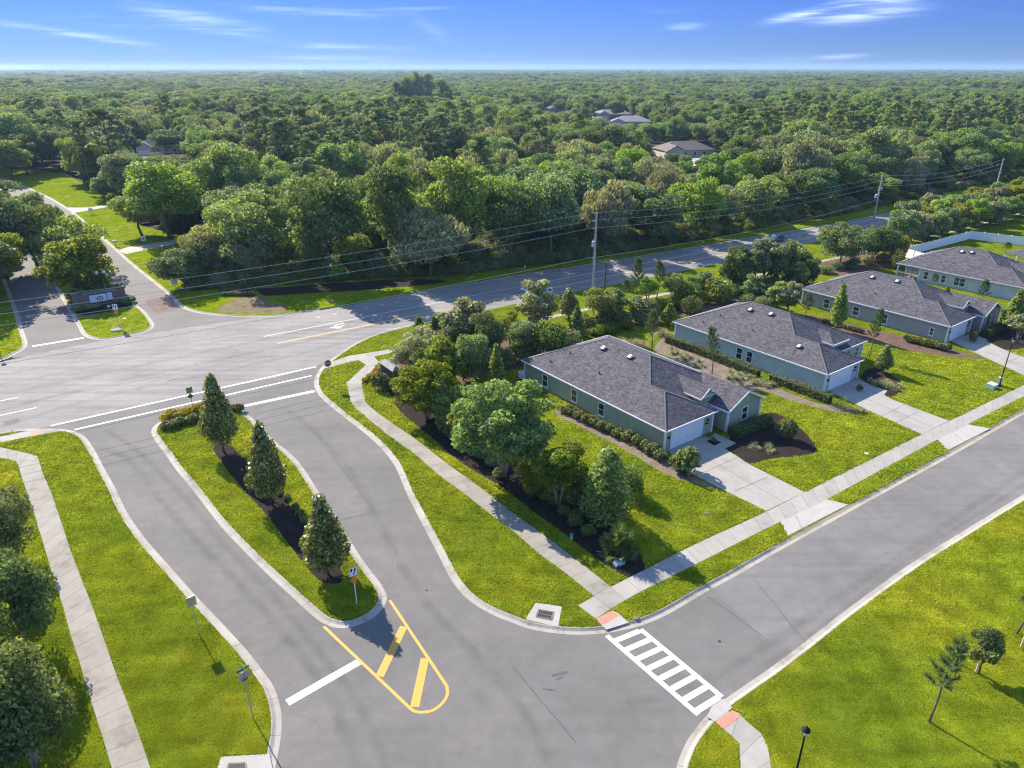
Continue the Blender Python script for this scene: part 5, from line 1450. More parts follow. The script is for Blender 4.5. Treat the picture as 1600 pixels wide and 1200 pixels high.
def estate_house(name, label, o, rz, wall, wing='gable', yf=1.75, depth=23.6, lanai=False, wins=(), shutters=False, dormer='gable', gabvent=False, nameplate=True):
    T = empty(name, (o.x, o.y, LZ - 0.02), rz); tag(T, label, 'house')
    xl, xr, xg = -OV, 14.6, 7.75
    yb = depth; hw = (xr - xl) / 2; xm = (xl + xr) / 2; zr = E_H + hw * SL
    gh = (xg - xl) / 2; gx = (xg + xl) / 2; gz = E_H + gh * SL
    yR, yB = yf + hw, yb - hw
    if yB < yR + 1: yB = yR + 1
    yj = yf + gh
    faces = [[(xl, -OV, E_H), (gx, -OV + gh, gz), (gx, yj, gz), (xm, yR, zr), (xm, yB, zr), (xl, yb, E_H)],
             [(xl, yb, E_H), (xm, yB, zr), (xr, yb, E_H)],
             [(xr, yb, E_H), (xm, yB, zr), (xm, yR, zr), (xr, yf, E_H)],
             [(xm, yR, zr), (gx, yj, gz), (xg, yf, E_H), (xr, yf, E_H)],
             [(gx, yj, gz), (gx, -OV + gh, gz), (xg, -OV, E_H), (xg, yf, E_H)],
             [(xl, -OV, E_H), (xg, -OV, E_H), (gx, -OV + gh, gz)]]
    wx0, wx1, wy = 8.35, 14.6, -1.3
    wm = (wx0 + wx1) / 2; wz = E_H + (wx1 - wx0) / 2 * 0.52
    if wing == 'gable':
        ye = yf + (wz - E_H) / SL
        faces += [[(wx0, wy, E_H), (wm, wy, wz), (wm, ye, wz), (wx0, yf, E_H)], [(wx1, wy, E_H), (wx1, yf, E_H), (wm, ye, wz), (wm, wy, wz)]]
    if dormer == 'gable':
        dx, dy, dz, dw = 8.22, 1.34, 4.5, 1.32
        de = yf + (dz - E_H) / SL; dl = dz - dw * 0.75
        dle = yf + (dl - E_H) / SL
        faces += [[(dx - dw, dy, dl), (dx, dy, dz), (dx, de, dz), (dx - dw, dle, dl)], [(dx + dw, dy, dl), (dx + dw, dle, dl), (dx, de, dz), (dx, dy, dz)]]
    else:
        dx, dy, dw = 8.7, yf + 0.45, 1.82
        dl = 3.55; dz = dl + dw * SL
        de = yf + (dz - E_H) / SL; dle = yf + (dl - E_H) / SL
        faces += [[(dx - dw, dy, dl), (dx, dy + dw, dz), (dx, de, dz), (dx - dw, dle, dl)], [(dx + dw, dy, dl), (dx + dw, dle, dl), (dx, de, dz), (dx, dy + dw, dz)], [(dx - dw, dy, dl), (dx + dw, dy, dl), (dx, dy + dw, dz)]]
    roof = obj('roof', roof_mesh('roof', faces, M['roof']), T)
    # ridge and hip caps
    mb = MB()
    def cap(a, b):
        a, b = Vector(a), Vector(b); mb.tube([a - Vector((0, 0, .05)), b - Vector((0, 0, .05))], 0.10, 6)
    cap((xm, yR, zr), (xm, yB, zr)); cap((xm, yB, zr), (xl, yb, E_H)); cap((xm, yB, zr), (xr, yb, E_H)); cap((xm, yR, zr), (xr, yf, E_H))
    cap((xm, yR, zr), (gx, yj, gz)); cap((gx, yj, gz), (gx, -OV + gh, gz)); cap((gx, -OV + gh, gz), (xl, -OV, E_H)); cap((gx, -OV + gh, gz), (xg, -OV, E_H))
    if wing == 'gable': cap((wm, wy, wz), (wm, ye, wz))
    cap((dx, dy if dormer == 'gable' else dy + dw, dz), (dx, de, dz))
    mb.build('ridge_cap', M['roof_cap'], roof)
    # walls
    wb = MB(); zt = E_H - 0.16
    if wing == 'gable': front = [(0, 0), (7.4, 0), (7.4, 4.6), (8.7, 4.6), (8.7, wy + 0.32), (14.25, wy + 0.32)]
    else: front = [(0, 0), (7.4, 0), (7.4, yf + 3.2), (9.2, yf + 3.2), (9.2, yf + 0.35), (14.25, yf + 0.35)]
    if lanai: poly = front + [(14.25, yb - 0.35), (3.6, yb - 0.35), (3.6, yb - 4.3), (0, yb - 4.3)]
    else: poly = front + [(14.25, yb - 0.35), (0, yb - 0.35)]
    wall_mesh(wb, poly, 0, zt)
    # soffit closes the eaves
    eave = [(xl, -OV), (xg, -OV), (xg, yf)] + ([(wx0, yf), (wx0, wy), (wx1, wy)] if wing == 'gable' else []) + [(xr, yf), (xr, yb), (xl, yb)]
    if wing == 'gable':
        yw = wy + 0.32
        wb.add([(8.7, yw, zt), (14.25, yw, zt), (14.25, yw, zt + 0.10), (wm, yw, wz - 0.08), (8.7, yw, zt + 0.10)], [(0, 1, 2, 3, 4)])
    wl_ = wb.build('wall', M[wall], T)
    sb = MB(); eo = offset_line([Vector((p[0], max(p[1], wy + 0.34) if wing == 'gable' and p[0] > 8 else p[1])) for p in ccw(eave)], 0.02, True)
    sb.add([(p.x, p.y, zt + 0.004) for p in eo], [tuple(range(len(eo)))[::-1]])
    sb.build('soffit', M['white'], T)
    # fascia and gutters
    fb = MB(); ce = ccw(eave)
    for i in range(len(ce)):
        a, b = Vector(ce[i]), Vector(ce[(i + 1) % len(ce)])
        if wing == 'gable' and abs(a.y - wy) < 1e-6 and abs(b.y - wy) < 1e-6: continue
        if (b - a).length < 0.1: continue
        t = (b - a).normalized(); nn = Vector((t.y, -t.x)) * 0.045
        c = (a + b) / 2 + nn
        fb.box((c.x, c.y, E_H - 0.085), ((b - a).length + 0.09, 0.09, 0.15), math.atan2(t.y, t.x))
    def rake(p, q, w=0.20):
        p, q = Vector(p), Vector(q); t = (q - p).normalized(); dn = Vector((0, 0, -w)); th = Vector((0, -0.05, 0))
        up = Vector((0, 0, 0.02))
        vs = [p + up, q + up, q + dn, p + dn]; vs += [v + th for v in vs]
        fb.add(vs, [(0, 1, 2, 3), (7, 6, 5, 4), (0, 4, 5, 1), (2, 6, 7, 3), (1, 5, 6, 2), (0, 3, 7, 4)])
    if wing == 'gable': rake((wx0, wy, E_H), (wm, wy, wz)); rake((wm, wy, wz), (wx1, wy, E_H))
    if dormer == 'gable':
        rake((dx - dw, dy, dl), (dx, dy, dz), 0.15); rake((dx, dy, dz), (dx + dw, dy, dl), 0.15)
        for s in (-1, 1): fb.box((dx + s * (dw + 0.03), (dy + dle) / 2, dl - 0.09), (0.07, dle - dy, 0.14))
        fb.box((dx, dy + 0.14, dl - 0.02), (2 * dw - 0.2, 0.08, 0.14))
    else:
        fb.box((dx, dy - 0.04, dl - 0.08), (2 * dw + 0.1, 0.08, 0.15))
        for s in (-1, 1): fb.box((dx + s * (dw + 0.03), (dy + dle) / 2, dl - 0.08), (0.07, dle - dy, 0.14))
    fb.build('fascia', M['white'], T)
    db = MB()
    if dormer == 'gable':
        db.add([(dx - dw + .14, dy + 0.2, dl - 0.1), (dx + dw - .14, dy + 0.2, dl - 0.1), (dx, dy + 0.2, dz - 0.16)], [(0, 1, 2)])
    zb = E_H + (dy + 0.25 - yf) * SL - 0.1 if dormer != 'gable' else 2.3
    inner = dw - 0.22
    db.add([(dx - inner, dy + 0.25, zb), (dx + inner, dy + 0.25, zb), (dx + inner, dy + 0.25, dl - 0.09), (dx - inner, dy + 0.25, dl - 0.09),
            (dx - inner, dle + .6, zb), (dx + inner, dle + .6, zb), (dx + inner, dle + .6, dl - 0.09), (dx - inner, dle + .6, dl - 0.09)],
           [(0, 1, 2, 3), (0, 3, 7, 4), (1, 5, 6, 2)])
    db.build('dormer_wall', M[wall], T)
    # corner boards
    tb = MB()
    for (x, y) in ((0, 0), (7.4, 0)) + (((8.7, wy + 0.32), (14.25, wy + 0.32)) if wing == 'gable' else ((14.25, yf + 0.35),)) + (((0, yb - 0.35), (14.25, yb - 0.35)) if not lanai else ()):
        tb.box((x, y, zt / 2), (0.20, 0.20, zt))
    tb.build('corner_board', M['white'], T)
    # garage door: panels, with trim
    gd = MB(); x0, x1, hh = 0.95, 5.75, 2.08
    for r_ in range(4):
        for c_ in range(4):
            w = (x1 - x0) / 4; h_ = hh / 4
            gd.box((x0 + w * (c_ + .5), -0.03, h_ * (r_ + .5)), (w - 0.03, 0.035, h_ - 0.025))
    gd.box(((x0 + x1) / 2, -0.012, hh / 2), (x1 - x0, 0.02, hh))
    gdo = gd.build('garage_door', M['white'], T)
    hb = MB(); hb.box(((x0 + x1) / 2, -0.07, 0.75), (0.14, 0.05, 0.05)); hb.build('handle', M['galv'], gdo)
    gt = MB()
    for x in (x0 - 0.07, x1 + 0.07): gt.box((x, -0.05, hh / 2), (0.13, 0.09, hh))
    gt.box(((x0 + x1) / 2, -0.05, hh + 0.07), (x1 - x0 + 0.28, 0.09, 0.14))
    gt.build('garage_trim', M['white'], T)
    lantern(T, (0.45, 0, 1.55)); lantern(T, (6.5, 0, 1.75))
    if nameplate:
        nb = MB(); nb.box((6.5, -0.03, 1.32), (0.55, 0.04, 0.16)); nb.build('number_plate', M['black'], T)
    # front door in the porch
    pd = MB(); yd = 4.6 if wing == 'gable' else yf + 3.2
    pd.box((8.05 if wing == 'gable' else 8.3, yd - 0.04, 1.02), (0.92, 0.06, 2.04)); pdo = pd.build('front_door', M['shutter'], T)
    kb = MB(); kb.box((8.38 if wing == 'gable' else 8.62, yd - 0.10, 1.0), (0.05, 0.06, 0.14)); kb.build('handle', M['galv'], pdo)
    for x, y in ((xl + 0.15, -0.13),) + (((8.63, wy + 0.22),) if wing == 'gable' else ((xg - 0.5, -0.12),)):
        d_ = MB(); d_.box((x, y, zt / 2 - 0.05), (0.09, 0.07, zt - 0.2)); d_.box((x, y - 0.12, 0.12), (0.09, 0.3, 0.07)); d_.build('downspout', M['white'], T)
    for w in wins: window(T, *w[:4], double=len(w) > 4 and w[4])
    if wing == 'gable': window(T, (wm + 0.1, wy + 0.32, 1.45), 1.05, 1.65, 'F', shutters=shutters)
    else: window(T, (10.4, yf + 0.35, 1.3), 0.85, 1.4, 'F', True); window(T, (12.9, yf + 0.35, 1.3), 0.85, 1.4, 'F')
    if gabvent:
        g = MB(); g.box((wm, wy + 0.29, wz - 0.75), (0.45, 0.06, 0.6)); g.build('gable_vent', M['white'], T)
    zs = lambda x, y: E_H + min((x - xl) * SL, (yb - y) * SL)
    for x, y in ((5.6, yB - 0.9), (5.9, yR + 1.9)): roof_vent(T, x, y, zs(x, y), -math.atan(SL))
    for x, y in ((3.2, 18.4), (1.1, 19.6), (2.4, 12.4)):
        if y < yb - 1: roof_pipe(T, x, y, zs(x, y))
    if dormer == 'hip': roof_vent(T, 2.2, 5.4, E_H + (2.2 - xl) * SL, -math.atan(SL))
    if lanai:
        for x, y in ((0, yb - 0.35), (3.6, yb - 0.35), (0, yb - 4.3)):
            pb = MB(); pb.box((x, y, zt / 2), (0.24, 0.24, zt)); pb.build('porch_post', M['white'], T)
        sb2 = MB()
        for y in (yb - 1.6, yb - 3.0): sb2.box((0, y, zt / 2), (0.05, 0.05, zt))
        sb2.box((0, yb - 2.3, 0.85), (0.05, 3.7, 0.05)); sb2.build('screen_frame', M['black'], T)
        fb2 = MB(); fb2.box((1.8, yb - 2.3, 0.06), (3.6, 4.0, 0.1)); fb2.build('porch_floor', M['drive'], T)
    return T

SD = math.radians(33.67)
H_ROT = SD + R(3)
h1, h2, h3 = P(1037, 706, LZ), P(1286, 613.5, LZ), P(1476.5, 535.5, LZ)
estate_house('green_house', 'sage green single storey house with charcoal hip roof, nearest of the row', h1, H_ROT, 'green_wall',
             wins=[((0, 19.2, 1.2), 1.05, 1.6, 'L'), ((0, 13.85, 1.2), 1.05, 1.6, 'L'), ((0, 9.3, 1.2), 1.05, 1.6, 'L')])
estate_house('blue_house', 'pale blue single storey house with charcoal hip roof, second in the row', h2, H_ROT, 'blue_wall', wing='none', yf=3.0, dormer='hip', depth=23.8,
             wins=[((0, 12.35, 1.2), 1.0, 1.65, 'L'), ((0, 10.75, 1.2), 1.0, 1.65, 'L')])
estate_house('grey_house', 'dark grey single storey house with shuttered front window, third in the row', h3, H_ROT, 'grey_wall', shutters=True, gabvent=True, depth=23.3,
             wins=[((0, 18.55, 1.15), 1.1, 1.6, 'L'), ((0, 13.6, 1.2), 1.1, 1.45, 'L'), ((0, 9.1, 1.15), 1.1, 1.65, 'L'), ((0, 2.1, 1.1), 0.65, 1.2, 'L')])
s_ = Vector((math.cos(SD), math.sin(SD))); t_ = Vector((-math.sin(SD), math.cos(SD)))
h4 = P(1037, 706, LZ).xy + s_ * 86.0 + t_ * 3.6
estate_house('pale_house', 'pale blue grey house with screened corner porch beside the white fence, farthest in the row', Vector((h4.x, h4.y)), SD + R(4.5), 'pale_wall', lanai=True, depth=21.0,
             wins=[((0, 15.5, 1.3), 0.9, 1.5, 'L'), ((0, 12.5, 1.3), 0.85, 1.45, 'L'), ((0, 9.8, 1.35), 0.95, 1.55, 'L', True)])
# porch chair glimpsed on the fourth house's porch, air conditioner behind the first
pc = empty('patio_chair', (*(h4 + s_ * 1.2 + t_ * 17.6), LZ + 0.1), SD); tag(pc, 'dark patio chair on the screened porch of the pale house', 'chair')
mb = MB(); mb.box((0, 0, 0.42), (0.6, 0.6, 0.06)); mb.build('seat', M['black'], pc)
mb = MB(); mb.box((0, 0.29, 0.75), (0.6, 0.05, 0.6)); mb.build('backrest', M['black'], pc)
for x in (-.26, .26):
    for y in (-.26, .26):
        mb = MB(); mb.box((x, y, 0.2), (0.05, 0.05, 0.4)); mb.build('leg', M['black'], pc)
for (u, v, lab) in ((817, 590, 'white air conditioning unit at the green house rear corner'),):
    p = P(u, v, LZ); ac = empty('air_conditioner', p, H_ROT); tag(ac, lab, 'air conditioner')
    mb = MB(); mb.box((0, 0, 0.42), (0.85, 0.85, 0.8)); mb.build('casing', M['white'], ac)
    mb = MB(); mb.lathe([(0.34, 0.83), (0.34, 0.85), (0.05, 0.86)], (0, 0, 0), 16); mb.build('fan_grille', M['galv'], ac)

# white vinyl fence round the fourth garden
def fence(pts, label):
    pts = [P(u, v, LZ).xy for u, v in pts]
    T = empty('vinyl_fence', (*pts[0], LZ)); tag(T, label, 'fence')
    o = Vector((pts[0].x, pts[0].y))
    pm, rm = MB(), MB(); posts = []
    for i in range(len(pts) - 1):
        a, b = pts[i] - o, pts[i + 1] - o; d = b - a; n = max(1, round(d.length / 2.4)); t = d.normalized(); ang = math.atan2(t.y, t.x)
        for k in range(n):
            p, q = a + d * k / n, a + d * (k + 1) / n; c = (p + q) / 2; w = (q - p).length
            for j in range(12): pm.box((*(p.lerp(q, (j + .5) / 12)), 0.92), (w / 12 - 0.012, 0.03, 1.66), ang)
            rm.box((c.x, c.y, 1.78), (w, 0.06, 0.12), ang); rm.box((c.x, c.y, 0.1), (w, 0.06, 0.12), ang)
            posts.append(p)
    posts.append(pts[-1] - o)
    pm.build('panel', M['fence_white'], T); rm.build('rail', M['fence_white'], T)
    for p in posts:
        mb = MB(); mb.box((p.x, p.y, 0.95), (0.13, 0.13, 1.9)); mb.box((p.x, p.y, 1.93), (0.17, 0.17, 0.06)); mb.build('post', M['fence_white'], T)
fence([(1440, 410), (1411, 401), (1515, 373.5), (1600, 384), (1680, 394)], 'tall white vinyl fence round the garden behind the pale house')

# neighbour's roofed porch at the right edge
np_ = P(1600, 417, LZ); T = empty('garden_pavilion', np_, SD); tag(T, 'grey roofed garden porch at the right edge beside the white fence', 'porch')
obj('roof', roof_mesh('roof', [[(-3, -3, 2.5), (3, -3, 2.5), (0, 0, 3.7)], [(3, -3, 2.5), (3, 3, 2.5), (0, 0, 3.7)], [(3, 3, 2.5), (-3, 3, 2.5), (0, 0, 3.7)], [(-3, 3, 2.5), (-3, -3, 2.5), (0, 0, 3.7)]], M['roof']), T)
for x in (-2.7, 2.7):
    for y in (-2.7, 2.7):
        mb = MB(); mb.box((x, y, 1.25), (0.3, 0.3, 2.5)); mb.build('post', M['white'], T)
mb = MB(); mb.box((0, 0, 0.06), (6, 6, 0.1)); mb.build('floor_slab', M['drive'], T)

# houses among the trees
KEEP = []                                   # parts of far houses and clearings that no tree of the wood stands in front of
def wood_house(u, v, w, d, rz, wall_h, label, roof='roof_tan', slope=0.5, wall='far_wall', drive=None):
    p = P(u, v, 0.0); T = empty('wood_house', p, rz); tag(T, label, 'house', 'houses among the trees')
    hw = min(w, d) / 2; rz_ = wall_h + hw * slope
    x0, x1, y0, y1 = -w / 2 - .5, w / 2 + .5, -d / 2 - .5, d / 2 + .5
    hw += .5
    if w >= d: a, b = (x0 + hw, 0, rz_), (x1 - hw, 0, rz_)
    else: a, b = (0, y0 + hw, rz_), (0, y1 - hw, rz_)
    E_ = wall_h
    if w >= d: F = [[(x0, y0, E_), (x1, y0, E_), b, a], [(x1, y1, E_), (x0, y1, E_), a, b], [(x0, y1, E_), (x0, y0, E_), a], [(x1, y0, E_), (x1, y1, E_), b]]
    else: F = [[(x0, y0, E_), (x1, y0, E_), a], [(x1, y1, E_), (x0, y1, E_), b], [(x0, y1, E_), (x0, y0, E_), a, b], [(x1, y0, E_), (x1, y1, E_), b, a]]
    # a lower front wing
    ww = w * 0.38
    wz = wall_h + ww / 2 * slope * 1.1
    F += [[(x0, y0 - 4, E_), (x0 + ww / 2, y0 - 4, wz), (x0 + ww / 2, y0 + 4, wz), (x0, y0, E_)], [(x0 + ww, y0 - 4, E_), (x0 + ww, y0, E_), (x0 + ww / 2, y0 + 4, wz), (x0 + ww / 2, y0 - 4, wz)]]
    obj('roof', roof_mesh('roof', F, M[roof]), T)
    mb = MB(); wall_mesh(mb, [(-w / 2, -d / 2), (w / 2, -d / 2), (w / 2, d / 2), (-w / 2, d / 2)], 0, wall_h - .02)
    xa, xb, yy = x0 + .4, x0 + ww - .4, y0 - 3.6
    wall_mesh(mb, [(xa, yy), (xb, yy), (xb, -d / 2 + 0.01), (xa, -d / 2 + 0.01)], 0, wall_h - .02)
    mb.add([(xa, yy, wall_h - .02), (xb, yy, wall_h - .02), ((xa + xb) / 2, yy, wz - .25)], [(0, 1, 2)])
    mb.build('wall', M[wall], T)
    mb = MB(); mb.box(((xa + xb) / 2, yy - 0.03, 1.1), ((xb - xa) * .7, 0.05, 2.1)); mb.build('garage_door', M['white'], T)
    for i in range(3):
        mb = MB(); x = x0 + ww + 1.2 + i * (w - ww - 1.5) / 3
        mb.box((x + .6, -d / 2 - 0.03, 1.5), (1.2, 0.06, 1.4)); wo = mb.build('window', M['white'], T)
        mb = MB(); mb.box((x + .6, -d / 2 - 0.07, 1.5), (1.0, 0.03, 1.2)); mb.build('pane', M['glass'], wo)
    if drive:
        sheet('wood_driveway', [P(*q).xy for q in drive], 0.02, M['apron'], 0.05)
    pts = [T.matrix_basis @ Vector(q) for q in ((x0, y0 - 4, 0.8), (x1, y0, 0.8), (x0, y1, 2.5), (x1, y1, 2.5), a, b)]
    us = [project(q) for q in pts]
    KEEP.append((min(q[0] for q in us) + 2, min(q[1] for q in us), max(q[0] for q in us) - 2, max(q[1] for q in us), min(q[2] for q in us) - 3, [p.x, p.y]))
    return T
wood_house(254, 238, 19, 14, R(20), 3.2, 'dark roofed house among the trees at upper left', 'roof', 0.62, drive=[(212, 240), (245, 236), (258, 244), (215, 248)])
wood_house(1066, 243, 24, 13, R(12), 3.0, 'tan roofed cream house with a driveway in the wood, upper right', 'roof_tan', 0.5, drive=[(1076, 247), (1094, 245), (1102, 256), (1080, 260)])
wood_house(985, 196, 26, 16, R(-8), 3.0, 'grey roofed house nearest of the cluster deep in the wood', 'roof_grey', 0.42)
wood_house(955, 184, 30, 16, R(10), 3.0, 'pale grey roofed house behind the nearest one of the deep wood cluster', 'roof_grey', 0.42)
wood_house(868, 175, 18, 14, R(15), 3.0, 'small bluish roof left of the deep wood cluster', 'roof', 0.45)
wood_house(1108, 163, 26, 18, R(-5), 3.2, 'faint grey roof above the tan roofed house', 'roof_grey', 0.45)
wood_house(1172, 160, 24, 18, R(10), 3.2, 'faint grey roof farthest right among the trees', 'roof_grey', 0.45)

# ---------------------------------------------------------------- street furniture
def text_mesh(txt, size, m, depth=0.004):
    cu = bpy.data.curves.new('lettering', 'FONT'); cu.body = txt; cu.size = size; cu.align_x = 'CENTER'; cu.align_y = 'CENTER'
    cu.extrude = depth
    o = bpy.data.objects.new('lettering', cu); COL.objects.link(o)
    dg = bpy.context.evaluated_depsgraph_get()
    me = bpy.data.meshes.new_from_object(o.evaluated_get(dg))
    bpy.data.objects.remove(o); bpy.data.curves.remove(cu)
    me.materials.clear(); me.materials.append(m)
    return me

def ngon_plate(r, n, th, rot=0.0):
    """plate in the xz plane facing -y"""
    mb = MB(); pts = [(r * math.cos(2 * math.pi * (k + .5) / n + rot), r * math.sin(2 * math.pi * (k + .5) / n + rot)) for k in range(n)]
    mb.add([(x, -th, z) for x, z in pts] + [(x, 0, z) for x, z in pts], [tuple(range(n)), tuple(range(n, 2 * n))[::-1]] + [(k, k + n, (k + 1) % n + n, (k + 1) % n) for k in range(n)])
    return mb

def rect_plate(w, h, th=0.012, y=0.0, z=0.0, x=0.0):
    mb = MB(); mb.box((x, y - th / 2, z), (w, th, h)); return mb

def face_cam(u, v, turn=0.0):
    p = P(u, v); return math.atan2(p.y, p.x) - math.pi / 2 + turn

def signpost(T, h, m='galv', w=0.065):
    mb = MB(); mb.box((0, 0, h / 2), (w, w * 0.6, h)); return mb.build('post', M[m], T)

def keep_right(u, v, h, turn, label, s=0.62):
    T = empty('keep_right_sign', P(u, v, LZ), face_cam(u, v, turn)); tag(T, label, 'road sign')
    signpost(T, h, 'sign_white' if turn > 0 else 'galv')
    zc = h - s * 0.62
    pl = rect_plate(s, s * 1.25, 0.012, -0.03, zc).build('sign_plate', M['sign_white'], T)
    bd = MB(); y = -0.046
    for x in (-s * .47, s * .47): bd.box((x, y, zc), (s * .025, 0.004, s * 1.19))
    for z in (-s * .595, s * .595): bd.box((0, y, zc + z), (s * .965, 0.004, s * .025))
    # island blob and the arrow passing right of it
    bl = [(-.36, .46), (-.10, .46), (-.10, .18), (-.17, .06), (-.25, .03), (-.32, .08), (-.36, .2)]
    bd.add([(x * s, y, zc + z * s) for x, z in bl], [tuple(range(len(bl)))[::-1]])
    ar = [(-.06, -.48), (.08, -.48), (.09, -.30), (.24, -.02), (.26, .20), (.37, .20), (.19, .50), (.02, .20), (.12, .20), (.11, .02), (-.05, -.26)]
    bd.add([(x * s, y, zc + z * s) for x, z in ar], [tuple(range(len(ar)))])
    bd.build('symbol', M['sign_black'], pl)
    dm = ngon_plate(s * 0.52, 4, 0.012, math.pi / 4); dm.v = [(x, yy - 0.03, z + h - s * 1.25 - s * .52) for x, yy, z in dm.v]
    dm.build('diamond_marker', M['sign_amber'], T)
    return T
keep_right(557.5, 944, hgt((557.5, 944), (558, 885), LZ), 0.28, 'white keep right sign with amber diamond at the near end of the median')
keep_right(187, 511, hgt((187, 511), (181, 475), LZ), -0.1, 'white keep right sign with amber diamond on the avenue median', 0.72)

# stop sign with its face to the estate road
hs = hgt((516, 602), (515, 562), LZ)
T = empty('stop_sign', P(516, 602, LZ), face_cam(516, 602, 0.25)); tag(T, 'red octagonal stop sign facing the estate road at the junction', 'stop sign')
signpost(T, hs)
pl = ngon_plate(0.46, 8, 0.012); pl.v = [(x, y - 0.03, z + hs - 0.45) for x, y, z in pl.v]; po = pl.build('sign_plate', M['sign_red'], T)
rim = MB()
for k in range(8):
    a0, a1 = 2 * math.pi * (k + .5) / 8, 2 * math.pi * (k + 1.5) / 8
    q = [(0.44 * math.cos(a0), 0.44 * math.sin(a0)), (0.44 * math.cos(a1), 0.44 * math.sin(a1)), (0.415 * math.cos(a1), 0.415 * math.sin(a1)), (0.415 * math.cos(a0), 0.415 * math.sin(a0))]
    rim.add([(x, -0.045, z + hs - 0.45) for x, z in q], [(0, 1, 2, 3)])
rim.build('border', M['sign_white'], po)
obj('lettering', text_mesh('STOP', 0.40, M['sign_white']), po, (0, -0.048, hs - 0.45), (math.pi / 2, 0, 0))

# stop sign seen from behind, with street name blades
hb = hgt((395, 1121), (387, 1044), LZ)
T = empty('stop_sign', P(395, 1121, LZ), face_cam(395, 1121, 0.30)); tag(T, 'back of a stop sign carrying teal street name blades, lower left kerb', 'stop sign')
signpost(T, hb)
pl = ngon_plate(0.38, 8, 0.012); pl.v = [(x, y + 0.045, z + hb - 0.55) for x, y, z in pl.v]; po = pl.build('sign_plate', M['alu'], T)
fr = ngon_plate(0.37, 8, 0.004); fr.v = [(x, y + 0.051, z + hb - 0.55) for x, y, z in fr.v]; fr.build('sign_face', M['sign_red'], po)
for k, (rz, z) in enumerate(((0.0, hb + 0.06), (math.pi / 2, hb + 0.22))):
    mb = MB(); mb.box((0, 0, 0), (0.75, 0.015, 0.15)); mb.build('street_name_blade', M['sign_teal'], T, (0, 0, z), (0, 0, rz))
mb = MB(); mb.box((0, -0.045, hb - 0.72), (0.34, 0.03, 0.05)); mb.build('bracket', M['black'], T)

# rectangular sign seen from behind
hr = hgt((311, 991), (301, 932), LZ)
T = empty('speed_sign', P(311, 991, LZ), face_cam(311, 991, 0.12)); tag(T, 'grey back of a rectangular road sign on the left lawn', 'road sign')
signpost(T, hr)
po = rect_plate(0.62, 0.78, 0.012, 0.05, hr - 0.40).build('sign_plate', M['alu'], T)
rect_plate(0.60, 0.76, 0.004, 0.055, hr - 0.40).build('sign_face', M['sign_white'], po)

# olive backed sign with diamond at the median tip
ho = hgt((303, 645), (297, 605), LZ)
T = empty('median_marker', P(303, 645, LZ), face_cam(303, 645, 0.15)); tag(T, 'olive backed square sign above a dark diamond in the median flowers', 'road sign')
signpost(T, ho)
po = rect_plate(0.66, 0.70, 0.012, 0.05, ho - 0.36).build('sign_plate', M['sign_olive'], T)
mb = MB(); mb.box((0, -0.025, ho - 0.36), (0.05, 0.02, 0.6)); mb.build('bracket', M['galv'], po)
dm = ngon_plate(0.33, 4, 0.012, math.pi / 4); dm.v = [(x, y + 0.05, z + ho - 1.08) for x, y, z in dm.v]; dm.build('diamond_marker', M['shutter'], T)

def plain_sign(name, u, v, vt, w, h, label, cat='sign', m='sign_white', turn=0.0, mark=False):
    hh = hgt((u, v), (u, vt), LZ)
    T = empty(name, P(u, v, LZ), face_cam(u, v, turn)); tag(T, label, cat)
    signpost(T, hh)
    po = rect_plate(w, h, 0.012, -0.03, hh - h / 2).build('sign_plate', M[m], T)
    if mark: rect_plate(w * .6, h * .35, 0.004, -0.044, hh - h * .5).build('symbol', M['sign_black'], po)
    return T
plain_sign('notice_sign', 274, 450, 434, 1.0, 1.15, 'white notice board beside the round dark tree on the avenue lawn', turn=0.2)
plain_sign('notice_sign', 225.5, 381, 369, 0.9, 1.0, 'small white notice beside the avenue driveway', mark=True)
plain_sign('notice_sign', 143, 335, 325, 1.1, 1.0, 'pale notice board beside the far avenue driveway')
plain_sign('speed_sign', 859, 462, 448, 0.9, 1.1, 'white speed sign on the far verge of the main road', 'road sign', mark=True)
plain_sign('marker_post', 820, 425, 414, 0.14, 0.5, 'thin white marker post in the shade of the far verge', 'marker post')

# black lamp posts with lantern heads
def lamp_post(u, v, ut, vt, label, z=LZ):
    h = hgt((u, v), (ut, vt), z)
    T = empty('street_lamp', P(u, v, z)); tag(T, label, 'street lamp', 'black lantern street lamps')
    mb = MB(); mb.lathe([(0.17, -0.05), (0.16, 0.25), (0.09, 0.4), (0.065, 0.7), (0.05, h - 0.75), (0.08, h - 0.72), (0.06, h - 0.66)], (0, 0, 0), 12)
    mb.build('post', M['black'], T)
    g = MB(); g.lathe([(0.10, h - 0.66), (0.19, h - 0.30), (0.17, h - 0.27)], (0, 0, 0), 12); g.build('lantern_glass', M['lamp_glass'], T)
    c = MB(); c.lathe([(0.24, h - 0.30), (0.22, h - 0.24), (0.10, h - 0.12), (0.04, h - 0.08), (0.03, h), (0.01, h + 0.02)], (0, 0, 0), 12)
    for k in range(4):
        a = k * math.pi / 2; c.tube([(0.11 * math.cos(a), 0.11 * math.sin(a), h - 0.66), (0.20 * math.cos(a), 0.20 * math.sin(a), h - 0.29)], 0.014, 5)
    c.build('lantern_cap', M['black'], T)
lamp_post(620, 577, 618, 541, 'black lantern post at the junction beside the fine leaved tree')
lamp_post(1561, 604, 1580, 526, 'black lantern post on the lawn before the grey house driveway')
lamp_post(1238, 1232, 1255, 1132, 'black lantern post at the bottom edge of the foreground lawn')

